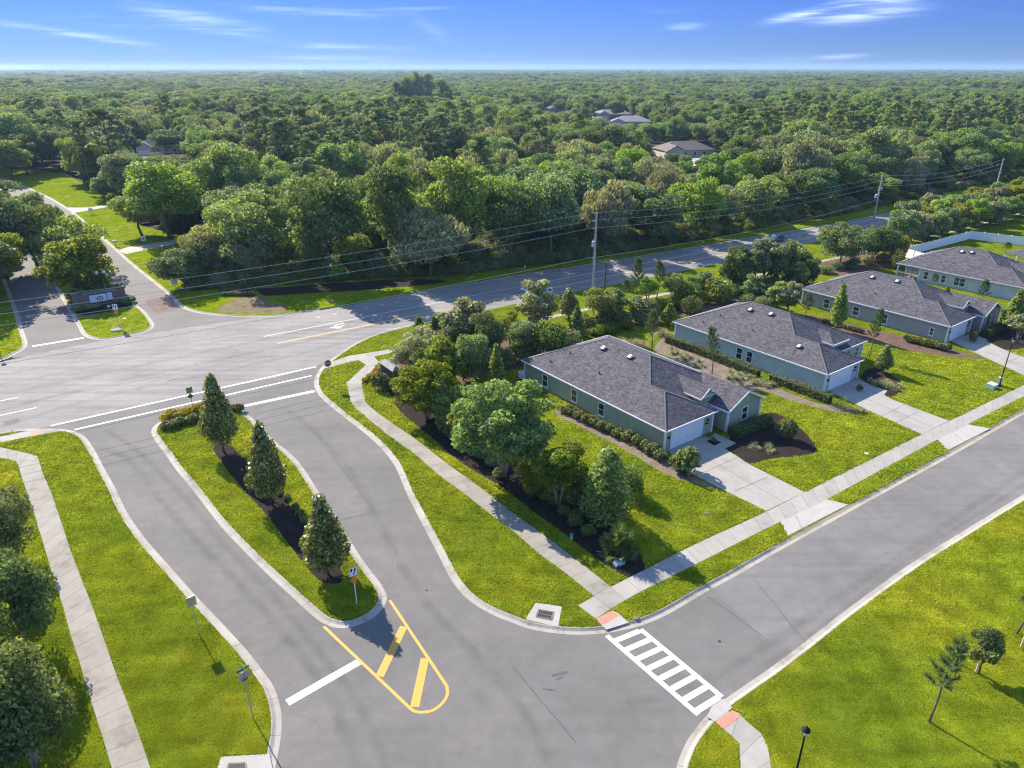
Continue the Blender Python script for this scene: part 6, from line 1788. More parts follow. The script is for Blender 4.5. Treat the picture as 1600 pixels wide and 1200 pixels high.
# twin globe lamp on the avenue median, single globe at the left edge
pt = P(166, 466, LZ); hl = hgt((166, 466), (162, 424), LZ)
T = empty('globe_lamp', pt, face_cam(166, 466)); tag(T, 'black twin globe lamp behind the avenue sign wall', 'street lamp')
mb = MB(); mb.lathe([(0.14, 0), (0.06, 0.5), (0.045, hl - 0.5)], (0, 0, 0), 10); mb.tube([(-0.55, 0, hl - 0.45), (0, 0, hl - 0.6), (0.55, 0, hl - 0.45)], 0.035, 6); mb.build('post', M['black'], T)
for x in (-0.55, 0.55):
    g = MB(); g.lathe([(0.08, -0.3), (0.24, -0.15), (0.30, 0.02), (0.22, 0.2), (0.08, 0.3), (0.01, 0.32)], (x, 0, hl - 0.1), 14); g.build('globe', M['lamp_globe'], T, smooth=True)
T = empty('globe_lamp', P(-1, 552, LZ)); tag(T, 'single cream globe lamp cut by the left edge of the picture', 'street lamp'); hl = hgt((-1, 552), (-1, 512), LZ)
mb = MB(); mb.lathe([(0.14, 0), (0.06, 0.5), (0.045, hl - 0.5)], (0, 0, 0), 10); mb.build('post', M['black'], T)
g = MB(); g.lathe([(0.08, -0.3), (0.28, -0.15), (0.34, 0.02), (0.26, 0.2), (0.08, 0.3), (0.01, 0.32)], (0, 0, hl - 0.2), 14); g.build('globe', M['lamp_globe'], T, smooth=True)

# monument sign wall on the avenue median
a, b = P(121, 482, LZ), P(194, 470, LZ)
T = empty('sign_wall', (a + b) / 2, math.atan2(b.y - a.y, b.x - a.x)); tag(T, 'low brown brick sign wall with a pale panel on the avenue median', 'sign wall')
Lw = (b - a).length; hw_ = 2.1
mb = MB(); mb.box((0, 0, hw_ / 2), (Lw, 0.5, hw_)); mb.build('wall', M['brick'], T)
mb = MB(); mb.box((0, 0, hw_ + 0.06), (Lw * .7, 0.6, 0.12)); mb.build('coping', M['stone'], T)
for s in (-1, 1):
    mb = MB(); mb.box((s * Lw / 2, 0, 1.2), (0.8, 0.8, 2.4)); mb.box((s * Lw / 2, 0, 2.45), (0.95, 0.95, 0.12)); mb.build('pier', M['brick'], T)
bx = -Lw * 0.02
mb = MB(); mb.box((bx + 0.3, -0.29, 1.25), (Lw * .50, 0.06, 1.55)); bo = mb.build('sign_board', M['shutter'], T)
pn = MB(); pn.box((bx - 0.1, -0.335, 1.25), (Lw * .36, 0.03, 1.25)); po = pn.build('sign_panel', M['sign_panel'], bo)
em = MB()
rings = 20
for r0, r1 in ((0.40, 0.30),):
    V = []; F = []
    for k in range(rings):
        q = 2 * math.pi * k / rings
        V += [(bx + 0.15 + r0 * 1.25 * math.cos(q), -0.355, 1.15 + r0 * math.sin(q)), (bx + 0.15 + r1 * 1.25 * math.cos(q), -0.355, 1.15 + r1 * math.sin(q))]
        F.append((2 * k, (2 * k + 2) % (2 * rings), (2 * k + 3) % (2 * rings), 2 * k + 1))
    em.add(V, F)
em.box((bx + 0.15, -0.355, 1.15), (0.10, 0.004, 0.62)); em.box((bx + 0.15, -0.357, 1.15), (0.80, 0.004, 0.07))
em.build('emblem', M['sign_black'], po)
tx = MB()
for k in range(5): tx.box((bx - Lw * .10, -0.352, 1.72 - k * 0.22), (Lw * .12 * (1 - 0.1 * (k % 3)), 0.003, 0.035))
tx.build('small_print', M['util_grey'], po)
pn = MB(); pn.box((bx + Lw * .235, -0.335, 1.3), (0.75, 0.03, 1.25)); pn.build('side_panel', M['sign_panel'], bo)

# entrance sign wall in the path bend: dark panel between grey stone caps, seen end on
a, b = P(601, 583, LZ), P(622, 598, LZ)
T = empty('entrance_wall', (a + b) / 2, math.atan2(b.y - a.y, b.x - a.x)); tag(T, 'dark entrance sign wall with a grey hipped cap beside the junction lamp', 'sign wall')
Lw = (b - a).length
mb = MB(); mb.box((0, 0, 0.85), (Lw, 1.1, 1.7)); mb.build('wall', M['brick'], T)
mb = MB(); mb.box((0, -0.57, 0.9), (Lw * .8, 0.05, 1.2)); mb.build('sign_panel', M['shutter'], T)
mb = MB(); x, y = Lw / 2 + .15, 0.72
mb.add([(-x, -y, 1.7), (x, -y, 1.7), (x, y, 1.7), (-x, y, 1.7), (-x + .6, 0, 2.1), (x - .6, 0, 2.1)], [(0, 1, 5, 4), (1, 2, 5), (2, 3, 4, 5), (3, 0, 4), (3, 2, 1, 0)])
mb.build('coping', M['stone'], T)

# utility poles and wires
def pole(base, top, label, kind='conc'):
    p = P(base[0], base[1], 0.0); h = hgt(base, top)
    T = empty('utility_pole', p, R(38)); tag(T, label, 'utility pole')
    mb = MB(); mb.tube([(0, 0, -0.2), (0, 0, h)], [0.24, 0.14], 8); mb.build('pole', M['pole_conc'], T)
    return T, p, h
def insulators(T, zs, side):
    for z in zs:
        mb = MB(); mb.tube([(0.1 * side, 0, z - 0.05), (0.55 * side, 0, z)], 0.035, 6); mb.lathe([(0.05, -0.05), (0.09, 0.0), (0.05, 0.06), (0.02, 0.15)], (0.58 * side, 0, z), 8)
        mb.build('insulator', M['util_grey'], T)
T1, p1, H1 = pole((926, 466), (930, 332), 'tall grey concrete utility pole carrying a transformer beside the main road')
insulators(T1, (H1 - 0.1, H1 - 1.35, H1 - 2.6), -1)
mb = MB(); mb.lathe([(0.26, -0.45), (0.28, -0.4), (0.28, 0.4), (0.24, 0.5), (0.06, 0.55), (0.05, 0.85)], (-0.5, -0.1, H1 - 5.1), 14); mb.build('transformer', M['util_grey'], T1)
mb = MB(); mb.tube([(-0.22, -0.05, 0), (-0.22, -0.05, 5.8)], 0.05, 6); mb.build('conduit', M['galv'], T1)
mb = MB(); mb.box((-0.35, 0, 7.1), (0.5, 0.08, 0.08)); mb.tube([(-0.55, 0, 7.1), (-0.55, 0, 6.0)], 0.04, 6); mb.build('bracket', M['galv'], T1)
T = empty('stub_pole', P(944, 466, 0)); tag(T, 'short dark timber guy pole right of the concrete utility pole', 'utility pole'); hh = hgt((944, 466), (945, 409))
mb = MB(); mb.tube([(0, 0, -0.2), (0, 0, hh)], [0.17, 0.13], 8); mb.build('pole', M['pole_wood'], T)
mb = MB(); mb.tube([(0, 0, hh - 0.1), (-1.2, 0.1, hh + 0.2)], 0.03, 5); mb.build('guy_wire', M['wire'], T)
T2, p2, H2 = pole((1365, 343), (1375, 273), 'leaning grey utility pole with switch gear by the far bend of the main road')
T2.rotation_euler = (0, R(0), R(38))
insulators(T2, (H2 - 0.3, H2 - 1.6), -1)
mb = MB(); mb.box((0.2, 0, H2 - 3.2), (2.2, 0.12, 0.12)); mb.build('crossarm', M['pole_conc'], T2)
for x in (-0.7, 0.3, 1.1):
    mb = MB(); mb.lathe([(0.07, -0.7), (0.09, -0.3), (0.05, -0.1)], (x, 0, H2 - 3.2), 8); mb.build('switch', M['util_grey'], T2)
for x in (-0.5, -0.95):
    mb = MB(); mb.lathe([(0.26, -0.5), (0.3, -0.4), (0.3, 0.4), (0.1, 0.5)], (x, 0.15, H2 - 5.2), 12); mb.build('transformer', M['util_grey'], T2)
T3, p3_, H3 = pole((1553, 305), (1569, 248), 'thin grey utility pole farthest along the main road')
mb = MB(); mb.box((0, 0, H3 - 4.2), (2.4, 0.14, 0.14)); mb.build('crossarm', M['pole_conc'], T3)
insulators(T3, (H3 - 0.3, H3 - 1.8), 1)
p0 = Vector((p1.x - 104, p1.y - 66, 0)); H0 = H1 - 0.5
T0 = empty('utility_pole', p0, R(33)); tag(T0, 'grey utility pole beyond the left edge', 'utility pole')
mb = MB(); mb.tube([(0, 0, -0.2), (0, 0, H0)], [0.24, 0.14], 8); mb.build('pole', M['pole_conc'], T0)
def wire(a, b, sag, label, r=0.022, n=28):
    pts = [a.lerp(b, i / n) - Vector((0, 0, sag * 4 * (i / n) * (1 - i / n))) for i in range(n + 1)]
    mb = MB(); o = pts[0]; mb.tube([p - o for p in pts], r, 5)
    tag(mb.build('overhead_wire', M['wire'], None, o), label, 'wire', 'overhead wires along the main road')
for k, nm in enumerate(('topmost', 'middle', 'lowest power')):
    o = Vector((-0.45, 0.3, 0))
    wire(p0 + Vector((0, 0, H0 - 0.1 - 1.25 * k)), p1 + o + Vector((0, 0, H1 - 0.05 - 1.25 * k)), 1.3, nm + ' wire running left from the concrete utility pole')
    wire(p1 + o + Vector((0, 0, H1 - 0.05 - 1.25 * k)), p2 + Vector((0, 0, H2 - 0.2 - 1.2 * k)), 1.5, nm + ' wire running right from the concrete utility pole')
    wire(p2 + Vector((0, 0, H2 - 0.2 - 1.2 * k)), p3_ + Vector((0, 0, H3 - 0.2 - 1.3 * k)), 1.4, nm + ' wire between the two farther utility poles', 0.03)
wire(p0 + Vector((0, 0, 7.0)), p1 + Vector((-0.5, 0, 7.1)), 1.0, 'slack telephone wire running left from the concrete utility pole', 0.026)
wire(p1 + Vector((0, 0, 7.1)), p2 + Vector((0, 0, 5.0)), 1.2, 'slack telephone wire running right from the concrete utility pole', 0.026)

# small things on the ground
def drain(name, poly, grate, label):
    mb = MB(); pts = [P(u, v, LZ) for u, v in poly]; c = sum((p.xy for p in pts), Vector((0, 0))) / len(pts)
    T = empty(name, (*c, LZ)); tag(T, label, 'storm drain')
    mb.prism(ccw([(p.x - c.x, p.y - c.y) for p in pts]), -0.1, 0.02); mb.build('concrete_apron', M['apron'], T)
    g = [P(u, v, LZ).xy - c for u, v in grate]
    mb = MB(); mb.prism(ccw([tuple(q) for q in g]), 0.0, 0.03); mb.build('pit_shade_slab', M['black'], T)  # flat black slab, the shade under the grate put into its colour
    mb = MB()
    for i in range(9):
        t = (i + .5) / 9; a_, b_ = g[0].lerp(g[1], t), g[3].lerp(g[2], t); strip_shape(mb, a_, b_, 0.035, 0.036)
    for t in (0.02, 0.5, 0.98): strip_shape(mb, g[0].lerp(g[3], t), g[1].lerp(g[2], t), 0.06, 0.040)
    mb.build('grate', M['patch'], T)
    mb = MB()
    for i in range(4): strip_shape(mb, g[i], g[(i + 1) % 4], 0.12, 0.044)
    mb.build('frame', M['walk2'], T)
drain('storm_drain', [(837, 942), (878, 948), (872, 980), (821, 968)], [(842, 953), (865, 957), (862, 969), (838, 964)], 'square storm drain grate in concrete at the entry kerb')
drain('storm_drain', [(345, 1183), (421, 1178), (432, 1230), (330, 1230)], [(358, 1194), (383, 1193), (388, 1215), (352, 1215)], 'storm drain in concrete at the bottom left kerb')

# pale green transformer boxes and pedestals on the lawn
p = P(1549, 606, LZ); T = empty('utility_box', p, SD); tag(T, 'pale green low transformer box near the lantern post by the street', 'utility box')
mb = MB(); mb.box((0, 0, 0.28), (1.1, 0.9, 0.5)); mb.add([(-.55, -.45, .53), (.55, -.45, .53), (.55, .45, .62), (-.55, .45, .62)], [(0, 1, 2, 3)]); mb.build('cabinet', M['util_green'], T)
mb = MB(); mb.box((0, 0, 0.03), (1.3, 1.1, 0.06)); mb.build('plinth', M['walk2'], T)
p = P(1560, 602, LZ); T = empty('utility_pedestal', p, SD); tag(T, 'slim pale green pedestal behind the low transformer box', 'utility box')
mb = MB(); mb.box((0, 0, 0.5), (0.4, 0.4, 1.0)); mb.build('cabinet', M['util_green'], T)
mb = MB(); mb.box((0, 0, 1.03), (0.45, 0.45, 0.07)); mb.build('cap', M['util_green'], T)
p = P(966, 881, LZ); T = empty('meter_box', p, R(30)); tag(T, 'pale lidded meter box on the mulch below the fan palm', 'utility box')
mb = MB(); mb.box((0, 0, 0.1), (0.9, 0.6, 0.2)); mb.build('box', M['util_green'], T)
mb = MB(); mb.box((0, 0, 0.215), (0.8, 0.5, 0.03)); mb.build('lid', M['sign_panel'], T)
p = P(893, 842, LZ); T = empty('cable_marker', p); tag(T, 'small teal capped marker dome beside the entry path', 'marker post')
mb = MB(); mb.lathe([(0.13, 0), (0.12, 0.35), (0.05, 0.42)], (0, 0, 0), 10); mb.build('body', M['util_green'], T)
mb = MB(); mb.lathe([(0.15, 0.36), (0.13, 0.5), (0.02, 0.56)], (0, 0, 0), 10); mb.build('cap', M['teal_plastic'], T)
for (u, v, lab, m) in ((1104, 802, 'small pale valve cover in the green house lawn', 'walk2'), (1354, 709, 'white valve cover in the lawn by the street path', 'sign_white'), (1325, 705, 'dark valve cover in the lawn left of the white one', 'dark'), (994, 966, 'round drain cap in the corner grass', 'walk2'), (195, 498, 'flat white stone on the avenue median lawn', 'sign_white')):
    mb = MB(); mb.lathe([(0.22, -0.02), (0.22, 0.05), (0.18, 0.07), (0.03, 0.075)], (0, 0, 0), 12)
    tag(mb.build('valve_cover', M[m], None, P(u, v, LZ)), lab, 'valve cover')
for (u, v, lab) in ((1124, 1002, 'small round road marker on the side street near the crosswalk'), (666, 922, 'tiny dark road marker in the entry road')):
    mb = MB(); mb.lathe([(0.11, 0), (0.10, 0.02), (0.05, 0.03), (0.01, 0.031)], (0, 0, 0), 10)
    tag(mb.build('road_marker', M['dark'], None, P(u, v, 0.004)), lab, 'road marker')
# monument light and rock at the avenue sign, mailbox by the avenue driveway
p = P(172, 489, LZ); T = empty('ground_light', p); tag(T, 'small dark light fitting on the avenue median lawn', 'light fitting')
mb = MB(); mb.tube([(0, 0, 0), (0, 0, 1.0)], 0.06, 6); mb.build('stem', M['black'], T); mb = MB(); mb.box((0, 0.05, 1.1), (0.35, 0.3, 0.3)); mb.build('head', M['util_grey'], T)
rng = random.Random(4); mb = MB()
bm = bmesh.new(); bmesh.ops.create_icosphere(bm, subdivisions=3, radius=0.75)
for v in bm.verts: v.co = Vector((v.co.x * 1.3, v.co.y, max(v.co.z * .35, -0.1))) * (1 + 0.16 * math.sin(v.co.x * 7 + v.co.y * 5))
me = bpy.data.meshes.new('boulder'); bm.to_mesh(me); bm.free(); me.materials.append(M['stone'])
tag(obj('boulder', me, None, P(183, 516, LZ)), 'flat pale rock at the foot of the avenue keep right sign', 'rock')
p = P(181, 385, LZ); T = empty('mailbox', p, face_cam(181, 385)); tag(T, 'post mounted mailbox on the avenue lawn by the driveway', 'mailbox')
mb = MB(); mb.box((0, 0, 0.55), (0.1, 0.1, 1.1)); mb.build('post', M['pole_wood'], T); mb = MB(); mb.box((0, 0, 1.2), (0.9, 0.35, 0.35)); mb.build('box', M['util_grey'], T)
# stakes round the young trees
for (a, b, lab) in (((1524, 1050), (1530, 1030), 'timber stake holding the small staked oak'), ((1594, 1012), (1598, 955), 'pale timber stake in front of the right edge pine'), ((1502, 1040), (1515, 1024), 'slanting pale stake left of the small staked oak')):
    h = hgt(a, b, LZ); mb = MB(); mb.box((0, 0, h / 2), (0.05, 0.05, h))
    tag(mb.build('tree_stake', M['stake'], None, P(*a, LZ)), lab, 'stake')

# car on the far road
p = P(1212, 377, 0.004); T = empty('parked_car', p, R(35)); tag(T, 'grey blue car on the main road half hidden by the tree belt', 'car')
prof = [(-2.2, .35), (-2.2, .75), (-1.6, .88), (-1.0, .95), (-0.45, 1.42), (0.9, 1.45), (1.6, 1.0), (2.15, .9), (2.25, .6), (2.2, .35)]
mb = MB(); n = len(prof)
mb.add([(x, -0.86, z) for x, z in prof] + [(x, 0.86, z) for x, z in prof], [tuple(range(n)), tuple(range(n, 2 * n))[::-1]] + [(i, i + n, (i + 1) % n + n, (i + 1) % n) for i in range(n)])
mb.build('body', M['car_blue'], T)
mb = MB()
for s in (-1, 1): mb.add([(-0.85, .875 * s, .98), (-0.4, .875 * s, 1.36), (0.85, .875 * s, 1.38), (1.4, .875 * s, 1.0)], [(0, 1, 2, 3)])
mb.build('side_window', M['glass'], T)
for x in (-1.35, 1.35):
    for s in (-1, 1):
        mb = MB(); mb.tube([(x, s * .72, .32), (x, s * .9, .32)], 0.32, 14); wo = mb.build('wheel', M['tyre'], T)
        mb = MB(); mb.tube([(x, s * .89, .32), (x, s * .915, .32)], 0.18, 10); mb.build('rim', M['galv'], wo)

row('shrub0', (118, 487), (150, 482), 5, 0.9, 0.9, 'round green shrub at the left foot of the avenue sign wall', 'shrubs left of the avenue sign wall', 'shrub', leaf='leaf_oak', jit=0.4)
row('shrub1', (192, 476), (206, 470), 4, 1.1, 1.0, 'round green shrub at the right end of the avenue sign wall', 'shrubs right of the avenue sign wall', 'shrub', leaf='leaf_oak', jit=0.4)
row('bigshrub1', (112, 470), (185, 458), 6, 2.0, 1.8, 'leafy shrub behind the avenue sign wall', 'shrubs behind the avenue sign wall', 'shrub', leaf='leaf_oak', jit=0.6)

# ---------------------------------------------------------------- the wood
VAR = {}
def variant(kind, leaf):
    """same tree with another leaf colour (a mesh of its own, shared by its copies)"""
    if (kind, leaf) not in VAR:
        k = K[kind]; c = k.crown
        if c.materials[0] != M[leaf]:
            c = c.copy(); c.materials[0] = M[leaf]
        VAR[(kind, leaf)] = c
    return VAR[(kind, leaf)]

SRC = {}                                    # one crown of each look, also the pattern for the far canopy
def tree(kind, leaf, p, h, r, label, name, rz, group='trees of the wood'):
    k = K[kind]
    t = empty(name, p, rz); t.scale = (r / k.r, r / k.r, h / k.h)
    tag(t, label, 'tree', group)
    c = obj('crown', variant(kind, leaf), t); obj('trunk', k.trunk, t)
    SRC.setdefault((kind, leaf), c)
    return t

WE = [(-900, 560), (-60, 470), (0, 448), (20, 425), (300, 452), (345, 449), (430, 442), (520, 436), (600, 431), (700, 428), (800, 416), (900, 405), (1000, 388), (1100, 372), (1200, 354), (1300, 336), (1400, 315), (1500, 296), (1600, 276), (1760, 246), (2200, 175)]
def we_v(u):
    for (a, va), (b, vb) in zip(WE, WE[1:]):
        if a <= u <= b: return va + (vb - va) * (u - a) / (b - a)
    return 2000
CLEARPX = [[(20, 285), (75, 270), (105, 280), (150, 305), (200, 338), (240, 362), (300, 360), (335, 362), (315, 400), (292, 430), (300, 470), (200, 540), (0, 580), (-60, 560), (-20, 445), (20, 415), (-70, 350), (-40, 262)],
           [(205, 252), (215, 236), (262, 232), (262, 250)], [(1050, 266), (1040, 246), (1112, 242), (1115, 262)]]
LAWN_KEEP = [(28, 276, 96, 314, 305), (96, 308, 142, 332, 292), (150, 332, 228, 388, 292), (198, 386, 262, 440, 385)]

placed = []
def free(x, y, rad, k=1.0):
    for a, b, r in placed:
        if (a - x) ** 2 + (b - y) ** 2 < ((rad + r) * k) ** 2: return False
    return True

def blocks(p, h, r):
    """true when a tree here would hide a clearing or a far house that the photograph shows"""
    u, v, d = project((p.x, p.y, 0)); vt = project((p.x, p.y, h))[1]; hw = r * FPX / d * 0.95
    for u0, v0, u1, v1, dep, _c in KEEP:
        if d < dep and u + hw > u0 and u - hw < u1 and vt < v0 + (v1 - v0) * 0.72 and v > v0: return True
        if ((p.x - _c[0]) ** 2 + (p.y - _c[1]) ** 2) < 16 ** 2: return True
    for u0, v0, u1, v1, vb in LAWN_KEEP:
        if v > vb - 6 and u + hw > u0 and u - hw < u1 and vt < v1 - 3 and v > v0 and not (v > 460): return True
    return False

LEAFNAME = {'leaf_oak': 'mid green', 'leaf_lime': 'bright lime', 'leaf_grey': 'pale grey green', 'leaf_dark': 'dark green', 'leaf_yellow': 'yellow green', 'leaf_pine': 'olive', 'leaf_myrtle': 'fresh green'}
hand = [
    ('darkround', 'leaf_dark', (292, 449), (297, 381), 47, 'round dark dense tree beside the notice board on the avenue lawn', 'round_tree'),
    ('oak1', 'leaf_lime', (268, 374), (272, 249), 64, 'big sunlit lime tree on the right of the avenue driveway', 'oak_tree'),
    ('oak3', 'leaf_lime', (222, 368), (228, 300), 38, 'lower lime tree in front of the big sunlit lime tree', 'oak_tree'),
    ('oak4', 'leaf_oak', (402, 432), (408, 298), 58, 'broad green oak behind the cushion shrub mound', 'oak_tree'),
    ('mossy0', 'leaf_grey', (335, 432), (325, 352), 46, 'low pale grey tree between the round dark tree and the driveway', 'oak_tree'),
    ('mossy1', 'leaf_grey', (398, 443), (396, 372), 26, 'small mossy tree just above the cushion shrub mound', 'oak_tree'),
    ('oak0', 'leaf_oak', (515, 438), (510, 272), 62, 'tall rounded oak at the wood edge above the bare turf', 'oak_tree'),
    ('oak3', 'leaf_lime', (556, 428), (553, 362), 30, 'low lime tree at the wood edge right of the tall rounded oak', 'oak_tree'),
    ('oak5', 'leaf_oak', (490, 428), (487, 358), 26, 'low green tree at the wood edge below the tall rounded oak', 'oak_tree'),
    ('mossy2', 'leaf_grey', (672, 434), (664, 327), 60, 'pale moss hung tree leaning over the verge at the wood edge', 'oak_tree'),
    ('oak2', 'leaf_oak', (625, 420), (622, 257), 48, 'green oak behind and left of the pale moss hung tree', 'oak_tree'),
    ('oak1', 'leaf_lime', (722, 412), (718, 244), 62, 'tall sunlit oak behind and right of the pale moss hung tree', 'oak_tree'),
    ('oak5', 'leaf_oak', (798, 416), (800, 282), 42, 'oak at the shaded wood edge opposite the give way lane', 'oak_tree'),
    ('oak0', 'leaf_oak', (858, 408), (858, 268), 48, 'large oak directly left of the concrete utility pole top', 'oak_tree'),
    ('mossy1', 'leaf_grey', (945, 398), (945, 284), 38, 'pale grey tree right behind the concrete utility pole', 'oak_tree'),
    ('oak4', 'leaf_oak', (1012, 386), (1015, 292), 44, 'green tree right of the pale grey tree behind the pole', 'oak_tree'),
    ('oak1', 'leaf_lime', (1085, 374), (1082, 276), 44, 'sunlit rounded tree on the wood edge above the far road', 'oak_tree'),
    ('oak3', 'leaf_lime', (1180, 358), (1180, 272), 42, 'spreading lime tree on the wood edge above the belt', 'oak_tree'),
    ('oak2', 'leaf_oak', (1262, 340), (1262, 262), 40, 'green tree at the wood edge above the arching oaks', 'oak_tree'),
    ('hedgetree0', 'leaf_myrtle', (132, 462), (132, 367), 50, 'bright bushy tree on the avenue median behind the sign wall', 'bushy_tree'),
    ('mossy0', 'leaf_oak', (112, 425), (122, 335), 56, 'grey green oak on the avenue median behind the bright bushy tree', 'oak_tree'),
    ('mossy1', 'leaf_dark', (62, 424), (74, 322), 54, 'dark oak between the two avenue carriageways', 'oak_tree'),
    ('oak5', 'leaf_dark', (8, 428), (34, 290), 58, 'dark oak at the left edge above the avenue', 'oak_tree'),
    ('oak1', 'leaf_yellow', (-6, 462), (8, 350), 50, 'yellowish oak cut by the left edge beside the avenue', 'oak_tree'),
    ('mossy2', 'leaf_dark', (90, 396), (92, 318), 36, 'grey oak by the avenue kerb, left of the far driveway', 'oak_tree'),
    ('oak4', 'leaf_oak', (54, 376), (56, 298), 36, 'green oak covering the avenue bend below the far lawn', 'oak_tree'),
    ('oak2', 'leaf_dark', (12, 366), (16, 278), 40, 'dark oak beneath the far avenue lawn near the left edge', 'oak_tree'),
    ('oak2', 'leaf_dark', (-72, 482), (-72, 340), 84, 'big dark oak beyond the left edge shading the avenue kerb', 'oak_tree'),
    ('pine2', 'leaf_pine', (188, 300), (193, 170), 36, 'tall broad pine left of the dark roofed house', 'pine_tree'),
    ('oak5', 'leaf_yellow', (66, 252), (68, 222), 26, 'small yellow green tree beyond the far avenue lawn', 'oak_tree'),
]
for kind, leaf, b, t, hw, lab, nm in hand:
    p = P(*b, 0.0); h = hgt(b, t); r = hw * project(p)[2] / FPX
    tree(kind, leaf, p, h, r, lab, nm, (b[0] * 1.7) % 6.28)
    placed.append((p.x, p.y, r * 0.72))
pplant('palm', (366, 392), (366, 303), 19, 'cabbage palm rising between the grey tree and the broad oak', 'palm', z=0.0)
pplant('palm', (352, 415), (352, 352), 15, 'low cabbage palm in front of the broad oak', 'palm', z=0.0)

rng = random.Random(11)
cand = []
d = 100.0
sp = 8.6
y = 96.0
while y < 900:
    x = -0.80 * y - 25
    while x < 0.80 * y + 25:
        px_, py_ = x + rng.uniform(-.45, .45) * sp, y + rng.uniform(-.45, .45) * sp
        u, v, dep = project((px_, py_, 0))
        if -140 < u < 1740 and v < we_v(u) - 1.5 and not any(inpoly(u, v, c) for c in CLEARPX):
            cand.append((dep, px_, py_, u, v))
        x += sp
    y += sp
cand.sort()
near_l, far_pts = [], []
for dep, x, y, u, v in cand:
    pine = (rng.random() < (0.50 if (400 < u < 730 and 225 < v < 320) or (1080 < u < 1600 and 190 < v < 262) else 0.05)) and dep < 420
    edge = we_v(u) - v < 14
    z = rng.random()
    leaf = 'leaf_oak' if z < .42 else 'leaf_lime' if z < .60 else 'leaf_grey' if z < .82 else 'leaf_dark'
    if u > 1050 and leaf == 'leaf_grey' and rng.random() < .6: leaf = 'leaf_oak'
    if pine: h, r, kind, leaf = rng.uniform(17, 24), rng.uniform(3.0, 4.6), 'pine%d' % rng.randrange(3), 'leaf_pine'
    else:
        h, r = rng.uniform(10.5, 16.5), rng.uniform(4.4, 7.6)
        if rng.random() < .16 and not edge: h *= 1.3; r *= 1.25
        if edge: h *= 0.75; r *= 0.8
        kind = ('mossy%d' % rng.randrange(3)) if leaf == 'leaf_grey' else 'oak%d' % rng.randrange(6)
    p = Vector((x, y, 0))
    if not free(x, y, r * (0.45 if pine else 0.72), 0.86): continue
    if blocks(p, h, r):
        h *= .55; r *= .6
        if pine or blocks(p, h, r): continue
    placed.append((x, y, r * (0.4 if pine else 0.72)))
    if len(near_l) < 268 : near_l.append((dep, p, u, v, kind, leaf, h, r, pine))
    else: far_pts.append((x, y, h, r, kind, leaf, pine))
    if dep > 520: break

LAND = [('dark roofed house', 252, 232), ('big sunlit lime tree', 270, 310), ('tall rounded oak', 512, 350), ('moss hung tree', 666, 380), ('concrete utility pole', 928, 400), ('tan roofed house', 1068, 232), ('leaning pole', 1370, 310), ('farthest pole', 1562, 270), ('far avenue lawn', 60, 292)]
ORD = ['nearest', 'second', 'third', 'fourth', 'fifth', 'sixth', 'seventh', 'eighth', 'ninth', 'tenth', 'eleventh', 'twelfth', 'thirteenth', 'fourteenth', 'fifteenth', 'sixteenth', 'seventeenth', 'eighteenth', 'nineteenth', 'twentieth']
groups = {}
for q in near_l:
    dep, p, u, v, kind, leaf, h, r, pine = q
    n, lu, lv = min(LAND, key=lambda l: (l[1] - u) ** 2 + ((l[2] - v) * 2.2) ** 2)
    side = 'left of' if u < lu else 'right of'
    depth = 'behind' if v < lv - 18 else 'beside' if v < lv + 18 else 'before'
    groups.setdefault((leaf, pine, n, side, depth), []).append((abs(u - lu), q))
for (leaf, pine, n, side, depth), L in groups.items():
    L.sort(key=lambda a: a[0])
    for i, (_, q) in enumerate(L):
        dep, p, u, v, kind, leaf, h, r, pine = q
        what = 'tall pine' if pine else LEAFNAME[leaf] + ' oak'
        where = {'behind': 'deep in the wood, ', 'beside': 'in the wood, ', 'before': 'at the wood front, '}[depth]
        lab = '%s %s%s %s the %s' % (what, where, ORD[min(i, 19)], side, n)
        tree(kind, leaf, p, h, r, lab, 'pine_tree' if pine else 'oak_tree', rng.random() * 6.28)

# the green belt between the road and the white fence, right edge
row_n = ['front', 'back', 'rear']
for k, (off, step, hh) in enumerate(((0, 24, 6.6), (-15, 27, 7.2), (-27, 34, 6.4))):
    u = 1402 + 9 * k; i = 0
    while u < 1660:
        v = 384 + off - (u - 1400) * (0.235 if k < 2 else 0.25)
        if not (k == 2 and u < 1440):
            p = P(u, v, LZ); dep = project(p)[2]
            h = hh * rng.uniform(.85, 1.18); r = rng.uniform(2.6, 3.5)
            where = '%s row behind the white fence, %s from the left' % (row_n[k], ORD[min(i, 19)].replace('nearest', 'first'))
            leaf = rng.choice(['leaf_oak', 'leaf_yellow', 'leaf_lime', 'leaf_oak', 'leaf_grey'])
            tree('hedgetree%d' % rng.randrange(2), leaf, p, h, r * 1.12, LEAFNAME[leaf] + ' tree in the ' + where, 'belt_tree', rng.random() * 6, 'trees of the belt behind the white fence')
            i += 1
        u += step * rng.uniform(.85, 1.15)

# a taller clump that breaks the skyline
for i, (u, dd, h, r) in enumerate(((640, 700, 30.0, 7), (652, 705, 33.6, 6.5), (666, 715, 31.5, 7), (622, 690, 26, 9), (692, 720, 27, 10))):
    q = Vector((ray(u, 120).x / ray(u, 120).y * dd, dd, 0))
    tree('oak%d' % (i % 6), 'leaf_oak', q, h, r, ('second from the left', 'tallest', 'second from the right', 'leftmost', 'rightmost')[i] + ' tree of the clump that bumps the skyline', 'oak_tree', i * 2.0, 'trees that bump the skyline')

